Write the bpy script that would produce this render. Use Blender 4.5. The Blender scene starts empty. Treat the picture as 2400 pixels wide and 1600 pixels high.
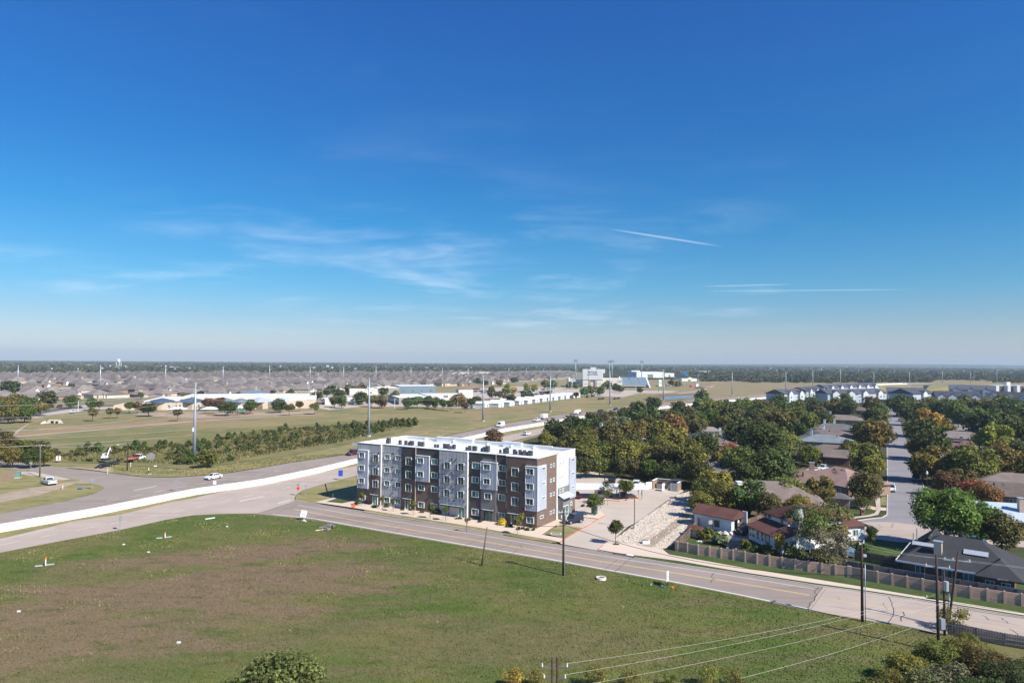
import bpy, math, random
import numpy as np
from mathutils import Matrix, Vector
R=math.radians
random.seed(7); rng=np.random.default_rng(11)
scene=bpy.context.scene
COL=scene.collection
# ------------------------------------------------------------------ camera, world, sun, exposure
CAM_H=32.0; FOC=1600.0
PITCH=math.atan(47/1600); ROLL=R(0.418)
cam_d=bpy.data.cameras.new('camera'); cam=bpy.data.objects.new('camera',cam_d); COL.objects.link(cam)
cam_d.sensor_width=36; cam_d.lens=24; cam_d.clip_start=0.5; cam_d.clip_end=40000
_f=Vector((0,math.cos(PITCH),math.sin(PITCH))); _u=Vector((0,-math.sin(PITCH),math.cos(PITCH))); _r=Vector((1,0,0))
_rr=_r*math.cos(ROLL)+_u*math.sin(ROLL); _uu=_u*math.cos(ROLL)-_r*math.sin(ROLL)
cam.matrix_world=Matrix(((_rr.x,_uu.x,-_f.x,0),(_rr.y,_uu.y,-_f.y,0),(_rr.z,_uu.z,-_f.z,CAM_H),(0,0,0,1)))
scene.camera=cam

HAZE=0.00011
SUN_EL=R(41.5); SUN_AZ=R(128.9)            # azimuth clockwise from +Y
sd=Vector((math.sin(SUN_AZ)*math.cos(SUN_EL),math.cos(SUN_AZ)*math.cos(SUN_EL),math.sin(SUN_EL)))
sun_d=bpy.data.lights.new('sun','SUN'); sun=bpy.data.objects.new('sun',sun_d); COL.objects.link(sun)
sun_d.energy=4.8; sun_d.angle=R(0.5); sun_d.color=(1.0,0.95,0.87)
sun.rotation_euler=sd.to_track_quat('Z','Y').to_euler()

world=bpy.data.worlds.new('World'); scene.world=world; world.use_nodes=True
def nn(nt,t,**kw):
    n=nt.nodes.new(t)
    for k,v in kw.items():
        if k in ('x','y'): continue
        setattr(n,k,v)
    return n
def build_world():
    nt=world.node_tree; nt.nodes.clear(); L=nt.links.new
    sky=nn(nt,'ShaderNodeTexSky'); sky.sky_type='NISHITA'; sky.sun_disc=False
    sky.sun_elevation=SUN_EL; sky.sun_rotation=SUN_AZ; sky.altitude=200; sky.air_density=1.0; sky.dust_density=0.6; sky.ozone_density=3.0
    tc=nn(nt,'ShaderNodeTexCoord'); sp=nn(nt,'ShaderNodeSeparateXYZ'); L(tc.outputs['Generated'],sp.inputs[0])
    def mth(op,a,b=None,c=None):
        m=nn(nt,'ShaderNodeMath',operation=op)
        for i,v in enumerate((a,b,c)):
            if v is None: continue
            if isinstance(v,(int,float)): m.inputs[i].default_value=v
            else: L(v,m.inputs[i])
        return m.outputs[0]
    def mr(v,a,b,c,d,smooth=True):
        m=nn(nt,'ShaderNodeMapRange'); m.interpolation_type='SMOOTHSTEP' if smooth else 'LINEAR'
        L(v,m.inputs[0])
        for i,q in enumerate((a,b,c,d)): m.inputs[1+i].default_value=q
        return m.outputs[0]
    x,y,z=sp.outputs
    # clearer air higher up: deeper blue with height, paler towards the horizon
    rp=nn(nt,'ShaderNodeValToRGB'); L(mth('MULTIPLY',z,2.0),rp.inputs[0]); rp.color_ramp.interpolation='LINEAR'
    st=[(.0,(.74,.78,1.02)),(.06,(.62,.68,.84)),(.12,(.46,.62,.79)),(.21,(.28,.61,.80)),(.39,(.14,.56,.82)),(.57,(.115,.51,.86)),(.94,(.14,.49,.97))]
    while len(rp.color_ramp.elements)<len(st): rp.color_ramp.elements.new(.5)
    for e,(q,c) in zip(rp.color_ramp.elements,st): e.position=q; e.color=(*c,1)
    hz=nn(nt,'ShaderNodeMix',data_type='RGBA',blend_type='MULTIPLY'); hz.inputs[0].default_value=1; L(sky.outputs[0],hz.inputs[6]); L(rp.outputs[0],hz.inputs[7])
    zz=mth('ADD',z,0.10)
    px=mth('DIVIDE',x,zz); py=mth('DIVIDE',y,zz)
    def cl(sx,sy,rot,det,dist,seed):
        cb=nn(nt,'ShaderNodeCombineXYZ'); L(px,cb.inputs[0]); L(py,cb.inputs[1]); cb.inputs[2].default_value=seed
        mp=nn(nt,'ShaderNodeMapping'); mp.inputs['Rotation'].default_value=(0,0,rot); mp.inputs['Scale'].default_value=(sx,sy,1); L(cb.outputs[0],mp.inputs[0])
        n=nn(nt,'ShaderNodeTexNoise'); n.inputs['Scale'].default_value=1; n.inputs['Detail'].default_value=det; n.inputs['Roughness'].default_value=.58; n.inputs['Distortion'].default_value=dist
        L(mp.outputs[0],n.inputs[0]); return n.outputs[0]
    big=cl(.62,.50,0.35,4,0.5,5.3); fine=cl(1.15,1.9,-0.30,12,.35,6.2)
    a=mr(big,.42,.66,0,1); b=mr(fine,.42,.78,0,1)
    az=mr(x,-.75,-.15,.35,1); az2=mr(x,.10,.50,1,.10)
    el=mr(z,.025,.07,0,1); el2=mr(z,.10,.26,1,.12)
    al=mth('MULTIPLY',mth('MULTIPLY',a,b),mth('MULTIPLY',mth('MULTIPLY',az,az2),mth('MULTIPLY',el,el2)))
    al=mth('MULTIPLY',al,.46)
    # three thin contrails, each a narrow band about a great circle
    def trail(p,q,w,soft,amt):
        p=Vector(p).normalized(); q=Vector(q).normalized(); n=p.cross(q).normalized(); m=(p+q).normalized(); half=math.acos(p.dot(m))
        vd=nn(nt,'ShaderNodeVectorMath',operation='DOT_PRODUCT'); L(tc.outputs['Generated'],vd.inputs[0]); vd.inputs[1].default_value=n
        ab=mth('ABSOLUTE',vd.outputs['Value']); f1=mr(ab,0,w,1,0)
        vm=nn(nt,'ShaderNodeVectorMath',operation='DOT_PRODUCT'); L(tc.outputs['Generated'],vm.inputs[0]); vm.inputs[1].default_value=m
        f2=mr(vm.outputs['Value'],math.cos(half),math.cos(half*(1-soft)),0,1)
        return mth('MULTIPLY',mth('MULTIPLY',f1,f2),amt)
    tr=trail((.135,1,.197),(.316,1,.170),.0020,.9,.30)
    for t in (trail((.27,1,.112),(.42,1,.1165),.0012,.7,.25),trail((.27,1,.105),(.60,1,.110),.0013,.6,.22)):
        tr=mth('ADD',tr,t)
    al=mth('MINIMUM',mth('ADD',al,tr),.85)
    mx=nn(nt,'ShaderNodeMix',data_type='RGBA'); L(al,mx.inputs[0]); L(hz.outputs[2],mx.inputs[6]); mx.inputs[7].default_value=(7.6,8.2,8.9,1)
    bg=nn(nt,'ShaderNodeBackground'); bg.inputs[1].default_value=0.10; L(mx.outputs[2],bg.inputs[0])
    out=nn(nt,'ShaderNodeOutputWorld'); L(bg.outputs[0],out.inputs[0])
build_world()
scene.view_settings.view_transform='Standard'; scene.view_settings.look='None'; scene.view_settings.exposure=0.60; scene.view_settings.gamma=1.0
scene.view_settings.use_curve_mapping=False
scene.render.engine='CYCLES'
cy=scene.cycles; cy.max_bounces=5; cy.diffuse_bounces=2; cy.glossy_bounces=2; cy.transmission_bounces=3; cy.transparent_max_bounces=4; cy.volume_bounces=0
cy.use_denoising=True; cy.denoiser='OPENIMAGEDENOISE'; cy.denoising_input_passes='RGB_ALBEDO_NORMAL'; cy.denoising_prefilter='ACCURATE'

# ------------------------------------------------------------------ survey: where a sight line from the camera station meets a level plane
def ray(x,y):
    a=(x-1200)/FOC; b=-(y-800)/FOC; ca,sa=math.cos(ROLL),math.sin(ROLL)
    a2=a*ca-b*sa; b2=a*sa+b*ca
    return (a2, math.cos(PITCH)-b2*math.sin(PITCH), math.sin(PITCH)+b2*math.cos(PITCH))
def G(x,y,z=0.0):
    d=ray(x,y); t=(z-CAM_H)/d[2]; return (d[0]*t,d[1]*t)
def Hat(x,y,Y):
    d=ray(x,y); return CAM_H+d[2]*Y/d[1]
def proj(X,Y,Z):
    v=Vector((X,Y,Z-CAM_H)); w=v.dot(_f); a2=v.x/w; b2=v.dot(_u)/w; ca,sa=math.cos(ROLL),math.sin(ROLL)
    return 1200+(a2*ca+b2*sa)*FOC, 800-(-a2*sa+b2*ca)*FOC
def head(p,q):
    return math.atan2(q[1]-p[1],q[0]-p[0])
def pxm(x,y,z=0):   # metres per pixel there
    g=G(x,y,z); return math.hypot(g[0],g[1])/FOC

# ------------------------------------------------------------------ mesh builder and object helpers
class MB:
    def __init__(s): s.v=[]; s.f=[]; s.m=[]
    def add(s,v,f,m=0):
        o=len(s.v); s.v+= [tuple(p) for p in v]; s.f+=[tuple(i+o for i in q) for q in f]; s.m+=[m]*len(f); return s
    def box(s,cx,cy,cz,sx,sy,sz,rot=0,m=0):
        c,n=math.cos(rot),math.sin(rot); v=[]
        for dz in (-.5,.5):
            for dx,dy in ((-.5,-.5),(.5,-.5),(.5,.5),(-.5,.5)):
                X,Y=dx*sx,dy*sy; v.append((cx+X*c-Y*n,cy+X*n+Y*c,cz+dz*sz))
        return s.add(v,[(3,2,1,0),(4,5,6,7),(0,1,5,4),(1,2,6,5),(2,3,7,6),(3,0,4,7)],m)
    def b2(s,x0,x1,y0,y1,z0,z1,m=0):
        return s.box((x0+x1)/2,(y0+y1)/2,(z0+z1)/2,x1-x0,y1-y0,z1-z0,0,m)
    def prism(s,poly,z0,z1,m=0):
        n=len(poly); a=sum(poly[i][0]*poly[(i+1)%n][1]-poly[(i+1)%n][0]*poly[i][1] for i in range(n))
        if a<0: poly=poly[::-1]
        v=[(p[0],p[1],z0) for p in poly]+[(p[0],p[1],z1) for p in poly]
        f=[tuple(range(n-1,-1,-1)),tuple(range(n,2*n))]+[(i,(i+1)%n,n+(i+1)%n,n+i) for i in range(n)]
        return s.add(v,f,m)
    def prof(s,poly,y0,y1,m=0):      # polygon in x,z extruded along y
        n=len(poly); a=sum(poly[i][0]*poly[(i+1)%n][1]-poly[(i+1)%n][0]*poly[i][1] for i in range(n))
        if a<0: poly=poly[::-1]
        v=[(p[0],y0,p[1]) for p in poly]+[(p[0],y1,p[1]) for p in poly]
        f=[tuple(range(n)),tuple(range(2*n-1,n-1,-1))]+[((i+1)%n,i,n+i,n+(i+1)%n) for i in range(n)]
        return s.add(v,f,m)
    def tube(s,pts,rad,n=6,m=0,cap=True):
        pts=[Vector(p) for p in pts]; rad=rad if isinstance(rad,(list,tuple)) else [rad]*len(pts)
        v=[];f=[]
        for i,p in enumerate(pts):
            d=(pts[min(i+1,len(pts)-1)]-pts[max(i-1,0)]).normalized()
            a=d.cross(Vector((0,0,1)) if abs(d.z)<.95 else Vector((1,0,0))).normalized(); b=d.cross(a)
            for k in range(n):
                t=2*math.pi*k/n; v.append(p+(a*math.cos(t)+b*math.sin(t))*rad[i])
        for i in range(len(pts)-1):
            for k in range(n): f.append((i*n+k,i*n+(k+1)%n,(i+1)*n+(k+1)%n,(i+1)*n+k))
        if cap: f.append(tuple(range(n-1,-1,-1))); f.append(tuple(range((len(pts)-1)*n,len(pts)*n)))
        return s.add(v,f,m)
    def cyl(s,cx,cy,z0,z1,r0,r1=None,n=12,m=0):
        return s.tube([(cx,cy,z0),(cx,cy,z1)],[r0,r0 if r1 is None else r1],n,m)
    def quad(s,a,b,c,d,m=0): return s.add([a,b,c,d],[(0,1,2,3)],m)
    def mesh(s,name,mats,smooth=False):
        me=bpy.data.meshes.new(name); me.from_pydata(s.v,[],s.f)
        for q in (mats if isinstance(mats,(list,tuple)) else [mats]): me.materials.append(q)
        if any(s.m): me.polygons.foreach_set('material_index',s.m)
        if smooth: me.polygons.foreach_set('use_smooth',[True]*len(me.polygons))
        me.update(); return me
    def build(s,name,mats,parent=None,smooth=False,loc=None): return ob(name,s.mesh(name,mats,smooth),parent,loc)
def ob(name,data,parent=None,loc=None,rot=0,scale=None,color=None):
    o=bpy.data.objects.new(name,data); COL.objects.link(o)
    if parent: o.parent=parent
    if loc: o.location=loc
    if rot: o.rotation_euler=(0,0,rot)
    if scale: o.scale=scale
    if color: o.color=(*color,1) if len(color)==3 else color
    return o
def tag(o,label,cat,group=None):
    o['label']=label; o['category']=cat
    if group: o['group']=group
    return o
def thing(name,label,cat,loc=(0,0,0),rot=0,group=None):
    o=bpy.data.objects.new(name,None); COL.objects.link(o); o.empty_display_size=.3
    o.location=loc; o.rotation_euler=(0,0,rot); return tag(o,label,cat,group)
def xy(p,z=0): return (p[0],p[1],z)
KIDS={}
def copy_tree(root,loc,rot,label=None,group=None,color=None,scale=None):
    kids=[o for o in root.children]
    r=root.copy(); COL.objects.link(r); r.location=loc; r.rotation_euler=(0,0,rot)
    if scale: r.scale=scale
    if label: r['label']=label
    if group: r['group']=group
    if color and r.type=='MESH': r.color=(*color,1)
    for k in kids:
        c=k.copy(); COL.objects.link(c); c.parent=r
        if color: c.color=(*color,1)
        for g in k.children:
            d=g.copy(); COL.objects.link(d); d.parent=c
    return r
def sheet(name,poly,z,mat,kind='structure'):
    me=bpy.data.meshes.new(name); n=len(poly)
    a=sum(poly[i][0]*poly[(i+1)%n][1]-poly[(i+1)%n][0]*poly[i][1] for i in range(n))
    if a<0: poly=poly[::-1]
    me.from_pydata([(p[0],p[1],z) for p in poly],[],[tuple(range(n))]); me.materials.append(mat)
    o=ob(name,me); o['kind']=kind; return o
def PG(*pts): return [G(*p) for p in pts]
def strip(name,a,b,z,mat,kind='structure'):       # two matching edge lines of ground points
    v=[(p[0],p[1],z) for p in a]+[(p[0],p[1],z) for p in b]; n=len(a)
    me=bpy.data.meshes.new(name); me.from_pydata(v,[],[(i,i+1,n+i+1,n+i) for i in range(n-1)]); me.materials.append(mat)
    o=ob(name,me); o['kind']=kind; return o
def lerp(a,b,t): return tuple(a[i]+(b[i]-a[i])*t for i in range(len(a)))
def resample(pts,n):
    L=[0]
    for i in range(1,len(pts)): L.append(L[-1]+math.dist(pts[i-1],pts[i]))
    o=[]
    for k in range(n):
        t=L[-1]*k/(n-1); i=1
        while i<len(L)-1 and L[i]<t: i+=1
        s=(t-L[i-1])/max(1e-9,L[i]-L[i-1]); o.append(lerp(pts[i-1],pts[i],s))
    return o
def inside(p,poly):
    x,y=p; c=False; n=len(poly)
    for i in range(n):
        x1,y1=poly[i]; x2,y2=poly[i-1]
        if (y1>y)!=(y2>y) and x<(x2-x1)*(y-y1)/(y2-y1)+x1: c=not c
    return c
# ------------------------------------------------------------------ materials
def new_mat(name):
    m=bpy.data.materials.new(name); m.use_nodes=True; nt=m.node_tree
    b=nt.nodes['Principled BSDF']; return m,nt,b
def C4(c): return (*c,1) if len(c)==3 else c
def noise(nt,vec,scale,detail=3,rough=.55,dist=0):
    n=nn(nt,'ShaderNodeTexNoise'); n.inputs['Scale'].default_value=scale; n.inputs['Detail'].default_value=detail
    n.inputs['Roughness'].default_value=rough; n.inputs['Distortion'].default_value=dist; nt.links.new(vec,n.inputs['Vector']); return n.outputs[0]
def mixc(nt,f,a,b,mode='MIX'):
    m=nn(nt,'ShaderNodeMix',data_type='RGBA',blend_type=mode)
    for s,v in ((0,f),(6,a),(7,b)):
        if isinstance(v,(int,float)): m.inputs[s].default_value=v
        elif isinstance(v,tuple): m.inputs[s].default_value=C4(v)
        else: nt.links.new(v,m.inputs[s])
    return m.outputs[2]
def rng_(nt,v,a,b,c=0,d=1):
    m=nn(nt,'ShaderNodeMapRange'); m.interpolation_type='SMOOTHSTEP'; nt.links.new(v,m.inputs[0])
    for i,q in enumerate((a,b,c,d)): m.inputs[1+i].default_value=q
    return m.outputs[0]
def mt(nt,op,a,b=None):
    m=nn(nt,'ShaderNodeMath',operation=op)
    for i,v in enumerate((a,b)):
        if v is None: continue
        if isinstance(v,(int,float)): m.inputs[i].default_value=v
        else: nt.links.new(v,m.inputs[i])
    return m.outputs[0]
def bump(nt,b,h,strength,dist=.05):
    n=nn(nt,'ShaderNodeBump'); n.inputs['Strength'].default_value=strength; n.inputs['Distance'].default_value=dist
    nt.links.new(h,n.inputs['Height']); nt.links.new(n.outputs[0],b.inputs['Normal'])
def M(name,col,rough=.85,var=.12,sc=2.0,metal=0.0,spec=.3,rnd=0.0,bmp=0.0,objcol=False):
    m,nt,b=new_mat(name); tc=nn(nt,'ShaderNodeTexCoord'); v=tc.outputs['Object']
    n1=noise(nt,v,sc,5,.6)
    f=rng_(nt,n1,.3,.7)
    lo=tuple(c*(1-var) for c in col); hi=tuple(min(1,c*(1+var)) for c in col)
    if objcol:
        oi=nn(nt,'ShaderNodeObjectInfo'); c=mixc(nt,f,mixc(nt,1,oi.outputs['Color'],(1-var,)*3,'MULTIPLY'),oi.outputs['Color'])
    else: c=mixc(nt,f,lo,hi)
    if rnd:
        oi=nn(nt,'ShaderNodeObjectInfo'); g=rng_(nt,oi.outputs['Random'],0,1,1-rnd,1+rnd)
        cb=nn(nt,'ShaderNodeCombineColor'); [nt.links.new(g,cb.inputs[i]) for i in range(3)]
        c=mixc(nt,1,c,cb.outputs[0],'MULTIPLY')
    nt.links.new(c,b.inputs['Base Color']); b.inputs['Roughness'].default_value=rough; b.inputs['Metallic'].default_value=metal
    b.inputs['Specular IOR Level'].default_value=spec
    if bmp: bump(nt,b,noise(nt,v,sc*6,4),bmp,.03)
    return m
def pos(nt): return nn(nt,'ShaderNodeNewGeometry').outputs['Position']
def mapped(nt,vec,rot,scale):
    mp=nn(nt,'ShaderNodeMapping'); mp.inputs['Rotation'].default_value=(0,0,rot); mp.inputs['Scale'].default_value=scale; nt.links.new(vec,mp.inputs[0]); return mp.outputs[0]
def grass_mat(name,base,alt,dead,amt=.5,patches=(),streak=0.3,rot=0.5,fs=1.0,bmp=.5):
    """turf: base and alt greens in broad drifts, dead tan or brown grass in patches (fixed places and noise)"""
    m,nt,b=new_mat(name); p=pos(nt)
    d1=noise(nt,p,.045*fs,5,.62,.6); d2=noise(nt,mapped(nt,p,rot,(.05*fs,.22*fs,1)),1,5,.6,.5); d3=noise(nt,p,.9,4,.65); d4=noise(nt,p,5.5,2,.6)
    c=mixc(nt,rng_(nt,d1,.40,.60),base,alt)
    df=mt(nt,'MULTIPLY',rng_(nt,d2,.50-.14*amt,.78-.14*amt),amt)
    for (cx,cy,rx,ry,a,k) in patches:
        mp=nn(nt,'ShaderNodeMapping'); mp.vector_type='TEXTURE'; mp.inputs['Location'].default_value=(cx,cy,0); mp.inputs['Rotation'].default_value=(0,0,a); mp.inputs['Scale'].default_value=(rx,ry,1e6)
        nt.links.new(p,mp.inputs[0]); ln=nn(nt,'ShaderNodeVectorMath',operation='LENGTH'); nt.links.new(mp.outputs[0],ln.inputs[0])
        q=mt(nt,'ADD',ln.outputs['Value'],mt(nt,'MULTIPLY',mt(nt,'SUBTRACT',d2,.5),3.0))
        q=mt(nt,'ADD',q,mt(nt,'MULTIPLY',mt(nt,'SUBTRACT',d3,.5),1.5))
        df=mt(nt,'MAXIMUM',df,rng_(nt,q,.55,1.25,k,0))
    df=mt(nt,'MULTIPLY',df,rng_(nt,d3,.25,.6,.55,1.0))
    c=mixc(nt,df,c,dead)
    d5=noise(nt,mapped(nt,p,rot,(.22,.55,1)),1,5,.7,.6); c=mixc(nt,mt(nt,'MULTIPLY',rng_(nt,d5,.48,.70),.55),c,tuple(q*.62 for q in alt)); c=mixc(nt,mt(nt,'MULTIPLY',rng_(nt,d5,.30,.46,1,0),.40),c,dead)
    c=mixc(nt,mt(nt,'MULTIPLY',rng_(nt,d4,.4,.72),.32),c,tuple(q*.45 for q in base))
    c=mixc(nt,mt(nt,'MULTIPLY',rng_(nt,d3,.56,.76),.28),c,tuple(min(1,q*1.7) for q in dead))
    nt.links.new(c,b.inputs['Base Color']); b.inputs['Roughness'].default_value=.95; b.inputs['Specular IOR Level'].default_value=.1
    bump(nt,b,mt(nt,'ADD',d4,d3),bmp,.12)
    return m
def pave_mat(name,col,var=.1,stain=.25,rot=0,tracks=0.0):
    m,nt,b=new_mat(name); p=pos(nt); stain=min(.6,stain*1.5)
    a=noise(nt,p,.12,5,.6,.3); s=noise(nt,mapped(nt,p,rot,(.018,.42,1)),1,4,.55); g=noise(nt,p,7,2,.7); k=noise(nt,p,.6,5,.65,.4)
    c=mixc(nt,rng_(nt,a,.3,.7),tuple(q*(1-var) for q in col),tuple(q*(1+var) for q in col))
    c=mixc(nt,mt(nt,'MULTIPLY',rng_(nt,s,.48,.7),stain),c,tuple(q*.62 for q in col))
    c=mixc(nt,mt(nt,'MULTIPLY',rng_(nt,k,.5,.74),.22),c,tuple(q*.78 for q in col))
    c=mixc(nt,mt(nt,'MULTIPLY',rng_(nt,g,.5,.7),.18),c,tuple(q*.7 for q in col))
    nt.links.new(c,b.inputs['Base Color']); b.inputs['Roughness'].default_value=.9; b.inputs['Specular IOR Level'].default_value=.2
    return m
def leaf_mat(name,trans=.22,rough=.7):
    m=bpy.data.materials.new(name); m.use_nodes=True; nt=m.node_tree; nt.nodes.clear(); L=nt.links.new
    oi=nn(nt,'ShaderNodeObjectInfo'); ge=nn(nt,'ShaderNodeNewGeometry'); tc=nn(nt,'ShaderNodeTexCoord')
    big=noise(nt,tc.outputs['Object'],1.6,3,.6)
    hs=nn(nt,'ShaderNodeHueSaturation'); L(oi.outputs['Color'],hs.inputs['Color'])
    L(rng_(nt,ge.outputs['Random Per Island'],0,1,.484,.516),hs.inputs['Hue'])
    L(mt(nt,'MULTIPLY',rng_(nt,ge.outputs['Random Per Island'],0,1,.55,1.45),rng_(nt,big,.32,.68,.72,1.3)),hs.inputs['Value'])
    hs.inputs['Saturation'].default_value=.92
    d=nn(nt,'ShaderNodeBsdfPrincipled'); d.inputs['Roughness'].default_value=rough; d.inputs['Specular IOR Level'].default_value=.25; L(hs.outputs[0],d.inputs['Base Color'])
    t=nn(nt,'ShaderNodeBsdfTranslucent'); L(hs.outputs[0],t.inputs[0])
    mx=nn(nt,'ShaderNodeMixShader'); mx.inputs[0].default_value=trans; L(d.outputs[0],mx.inputs[1]); L(t.outputs[0],mx.inputs[2])
    o=nn(nt,'ShaderNodeOutputMaterial'); L(mx.outputs[0],o.inputs[0]); return m
def brick_mat(name,c1,c2,mortar,sx=.21,sz=.075):
    m,nt,b=new_mat(name); tc=nn(nt,'ShaderNodeTexCoord'); sp=nn(nt,'ShaderNodeSeparateXYZ'); nt.links.new(tc.outputs['Object'],sp.inputs[0])
    cb=nn(nt,'ShaderNodeCombineXYZ'); nt.links.new(mt(nt,'ADD',sp.outputs[0],sp.outputs[1]),cb.inputs[0]); nt.links.new(sp.outputs[2],cb.inputs[1])
    br=nn(nt,'ShaderNodeTexBrick'); br.inputs['Color1'].default_value=C4(c1); br.inputs['Color2'].default_value=C4(c2); br.inputs['Mortar'].default_value=C4(mortar)
    br.inputs['Scale'].default_value=1; br.inputs['Brick Width'].default_value=sx; br.inputs['Row Height'].default_value=sz; br.inputs['Mortar Size'].default_value=.008
    nt.links.new(cb.outputs[0],br.inputs[0]); n=noise(nt,tc.outputs['Object'],1.3,5,.65)
    c=mixc(nt,mt(nt,'MULTIPLY',rng_(nt,n,.35,.7),.4),br.outputs[0],tuple(q*.6 for q in c1))
    nt.links.new(c,b.inputs['Base Color']); b.inputs['Roughness'].default_value=.9; b.inputs['Specular IOR Level'].default_value=.15; return m
def shingle_mat(name,col):
    m,nt,b=new_mat(name); tc=nn(nt,'ShaderNodeTexCoord'); v=tc.outputs['Object']; oi=nn(nt,'ShaderNodeObjectInfo')
    a=noise(nt,v,.35,4,.6,.4); g=noise(nt,mapped(nt,v,0,(3,3,9)),1,3,.7)
    c=mixc(nt,rng_(nt,a,.3,.7),tuple(q*.86 for q in col),tuple(q*1.14 for q in col))
    c=mixc(nt,mt(nt,'MULTIPLY',rng_(nt,g,.45,.7),.35),c,tuple(q*.6 for q in col))
    gg=rng_(nt,oi.outputs['Random'],0,1,.76,1.20); cb=nn(nt,'ShaderNodeCombineColor'); [nt.links.new(gg,cb.inputs[i]) for i in range(3)]
    c=mixc(nt,1,c,cb.outputs[0],'MULTIPLY')
    nt.links.new(c,b.inputs['Base Color']); b.inputs['Roughness'].default_value=.92; b.inputs['Specular IOR Level'].default_value=.15
    return m
def glass_mat(name,col,rough=.08):
    m,nt,b=new_mat(name); oi=nn(nt,'ShaderNodeObjectInfo'); tc=nn(nt,'ShaderNodeTexCoord')
    n=noise(nt,tc.outputs['Object'],.9,2)
    f=mt(nt,'ADD',mt(nt,'MULTIPLY',oi.outputs['Random'],.8),mt(nt,'MULTIPLY',n,.3))
    c=mixc(nt,rng_(nt,f,.35,.95),col,tuple(min(1,q*3.4+.015) for q in col)); nt.links.new(c,b.inputs['Base Color'])
    b.inputs['Roughness'].default_value=rough; b.inputs['Specular IOR Level'].default_value=.6; return m
MAT={}
def mk(key,*a,**k): MAT[key]=M(key,*a,**k); return MAT[key]
mk('white_paint',(.78,.78,.77),.5,.05); mk('roof_white',(.80,.80,.79),.55,.06,.5); mk('trim_white',(.80,.80,.80),.4,.02)
mk('panel_grey',(.47,.465,.47),.55,.06,.8,rnd=.05); mk('panel_dark',(.078,.072,.068),.7,.08,.6); mk('panel_blue',(.44,.46,.51),.45,.05,.6); mk('panel_dgrey',(.20,.19,.185),.7,.06,.7)
mk('panel_white',(.80,.79,.77),.6,.04,.6); mk('black_metal',(.018,.018,.02),.5,.1); mk('galv',(.34,.38,.42),.45,.1,.6,metal=.3); mk('steel_light',(.55,.57,.59),.4,.08,metal=.4)
mk('ac_dark',(.085,.09,.095),.6,.15); mk('ac_grey',(.25,.26,.27),.6,.1); mk('concrete',(.50,.46,.42),.9,.08,.4); mk('concrete_white',(.72,.68,.63),.85,.15,.9,bmp=.1,rnd=.07)
mk('wood_fence',(.17,.12,.09),.9,.25,1.2,rnd=.25); mk('wood_grey',(.19,.165,.155),.9,.2,1.2,rnd=.18); mk('precast',(.45,.30,.225),.9,.1,.7,rnd=.10); mk('precast_post',(.47,.35,.28),.9,.08,.7)
mk('pole_wood',(.055,.036,.026),.9,.25,1.5); mk('pole_wood_grey',(.15,.12,.10),.9,.25,1.5); mk('bark',(.085,.068,.055),.95,.25,2); mk('bark_pale',(.30,.27,.24),.95,.2,2)
mk('car_paint',(.5,.5,.5),.25,.03,1,objcol=True,spec=.6); mk('tyre',(.02,.02,.021),.9,.1); mk('rim',(.42,.43,.44),.35,.1,metal=.6); mk('lamp_glass',(.75,.75,.72),.15,.03); mk('tail_red',(.30,.02,.015),.3,.05)
mk('plastic_black',(.02,.02,.022),.6,.1); mk('green_box',(.055,.13,.105),.55,.08); mk('green_box_pale',(.16,.25,.23),.55,.08); mk('red_paint',(.50,.15,.12),.7,.15,2); mk('orange',(.85,.16,.02),.6,.05)
mk('yellow_flower',(.75,.55,.01),.8,.1); mk('sign_back',(.33,.34,.35),.5,.08,metal=.3); mk('sign_green',(.03,.25,.12),.5,.05); mk('sign_red',(.55,.03,.03),.5,.05); mk('sign_blue',(.02,.07,.42),.5,.05)
mk('wire_black',(.02,.02,.02),.6,.1); mk('wire_pale',(.50,.48,.44),.5,.1); mk('beige_wall',(.62,.49,.37),.85,.06,.3); mk('cream_wall',(.66,.60,.52),.85,.05,.3); mk('grey_wall',(.30,.28,.26),.85,.05,.3)
mk('metal_blue',(.19,.25,.30),.5,.05,.3,metal=.2); mk('metal_blue_dark',(.09,.13,.17),.5,.06,.3,metal=.2); mk('metal_pale',(.52,.58,.61),.5,.05,.3,metal=.2)
mk('brown_wall',(.24,.14,.10),.9,.15,.6,rnd=.2); mk('house_white',(.70,.71,.72),.75,.05,.5); mk('house_tan',(.45,.36,.28),.9,.12,.5,rnd=.25); mk('stone_pale',(.56,.48,.40),.9,.15,.7,rnd=.15); mk('siding_grey',(.42,.46,.50),.75,.05,.4); mk('siding_pale',(.56,.575,.59),.7,.05,.4)
mk('skin',(.50,.32,.23),.7,.05); mk('hivis',(.75,.75,.08),.7,.06); mk('cloth_dark',(.03,.035,.05),.9,.1); mk('stone_rip',(.62,.53,.43),.95,.2,.7); mk('soil',(.24,.17,.12),.95,.2,.5); mk('mulch',(.07,.045,.03),.95,.25,2)
mk('play_green',(.03,.22,.14),.6,.05); mk('play_red',(.45,.06,.05),.6,.05); mk('slide_blue',(.02,.22,.50),.35,.05); mk('slide_red',(.55,.10,.09),.4,.05); mk('slide_yellow',(.62,.66,.10),.4,.05)
mk('hay',(.24,.215,.20),.95,.2,2); mk('tank_blue',(.12,.19,.27),.5,.1); mk('lettering',(.10,.10,.11),.7,.05); mk('sign_print',(.45,.04,.04),.6,.03); mk('marking_white',(.78,.77,.74),.8,.08,1.5); mk('marking_yellow',(.66,.47,.20),.85,.10,1.0)
mk('tar',(.055,.05,.05),.8,.1); mk('kerb_red',(.52,.19,.15),.85,.2,1); mk('trash_grey',(.28,.30,.33),.6,.1)
MAT['brick_dark']=brick_mat('brick_dark',(.190,.128,.098),(.145,.098,.078),(.24,.19,.165))
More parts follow.
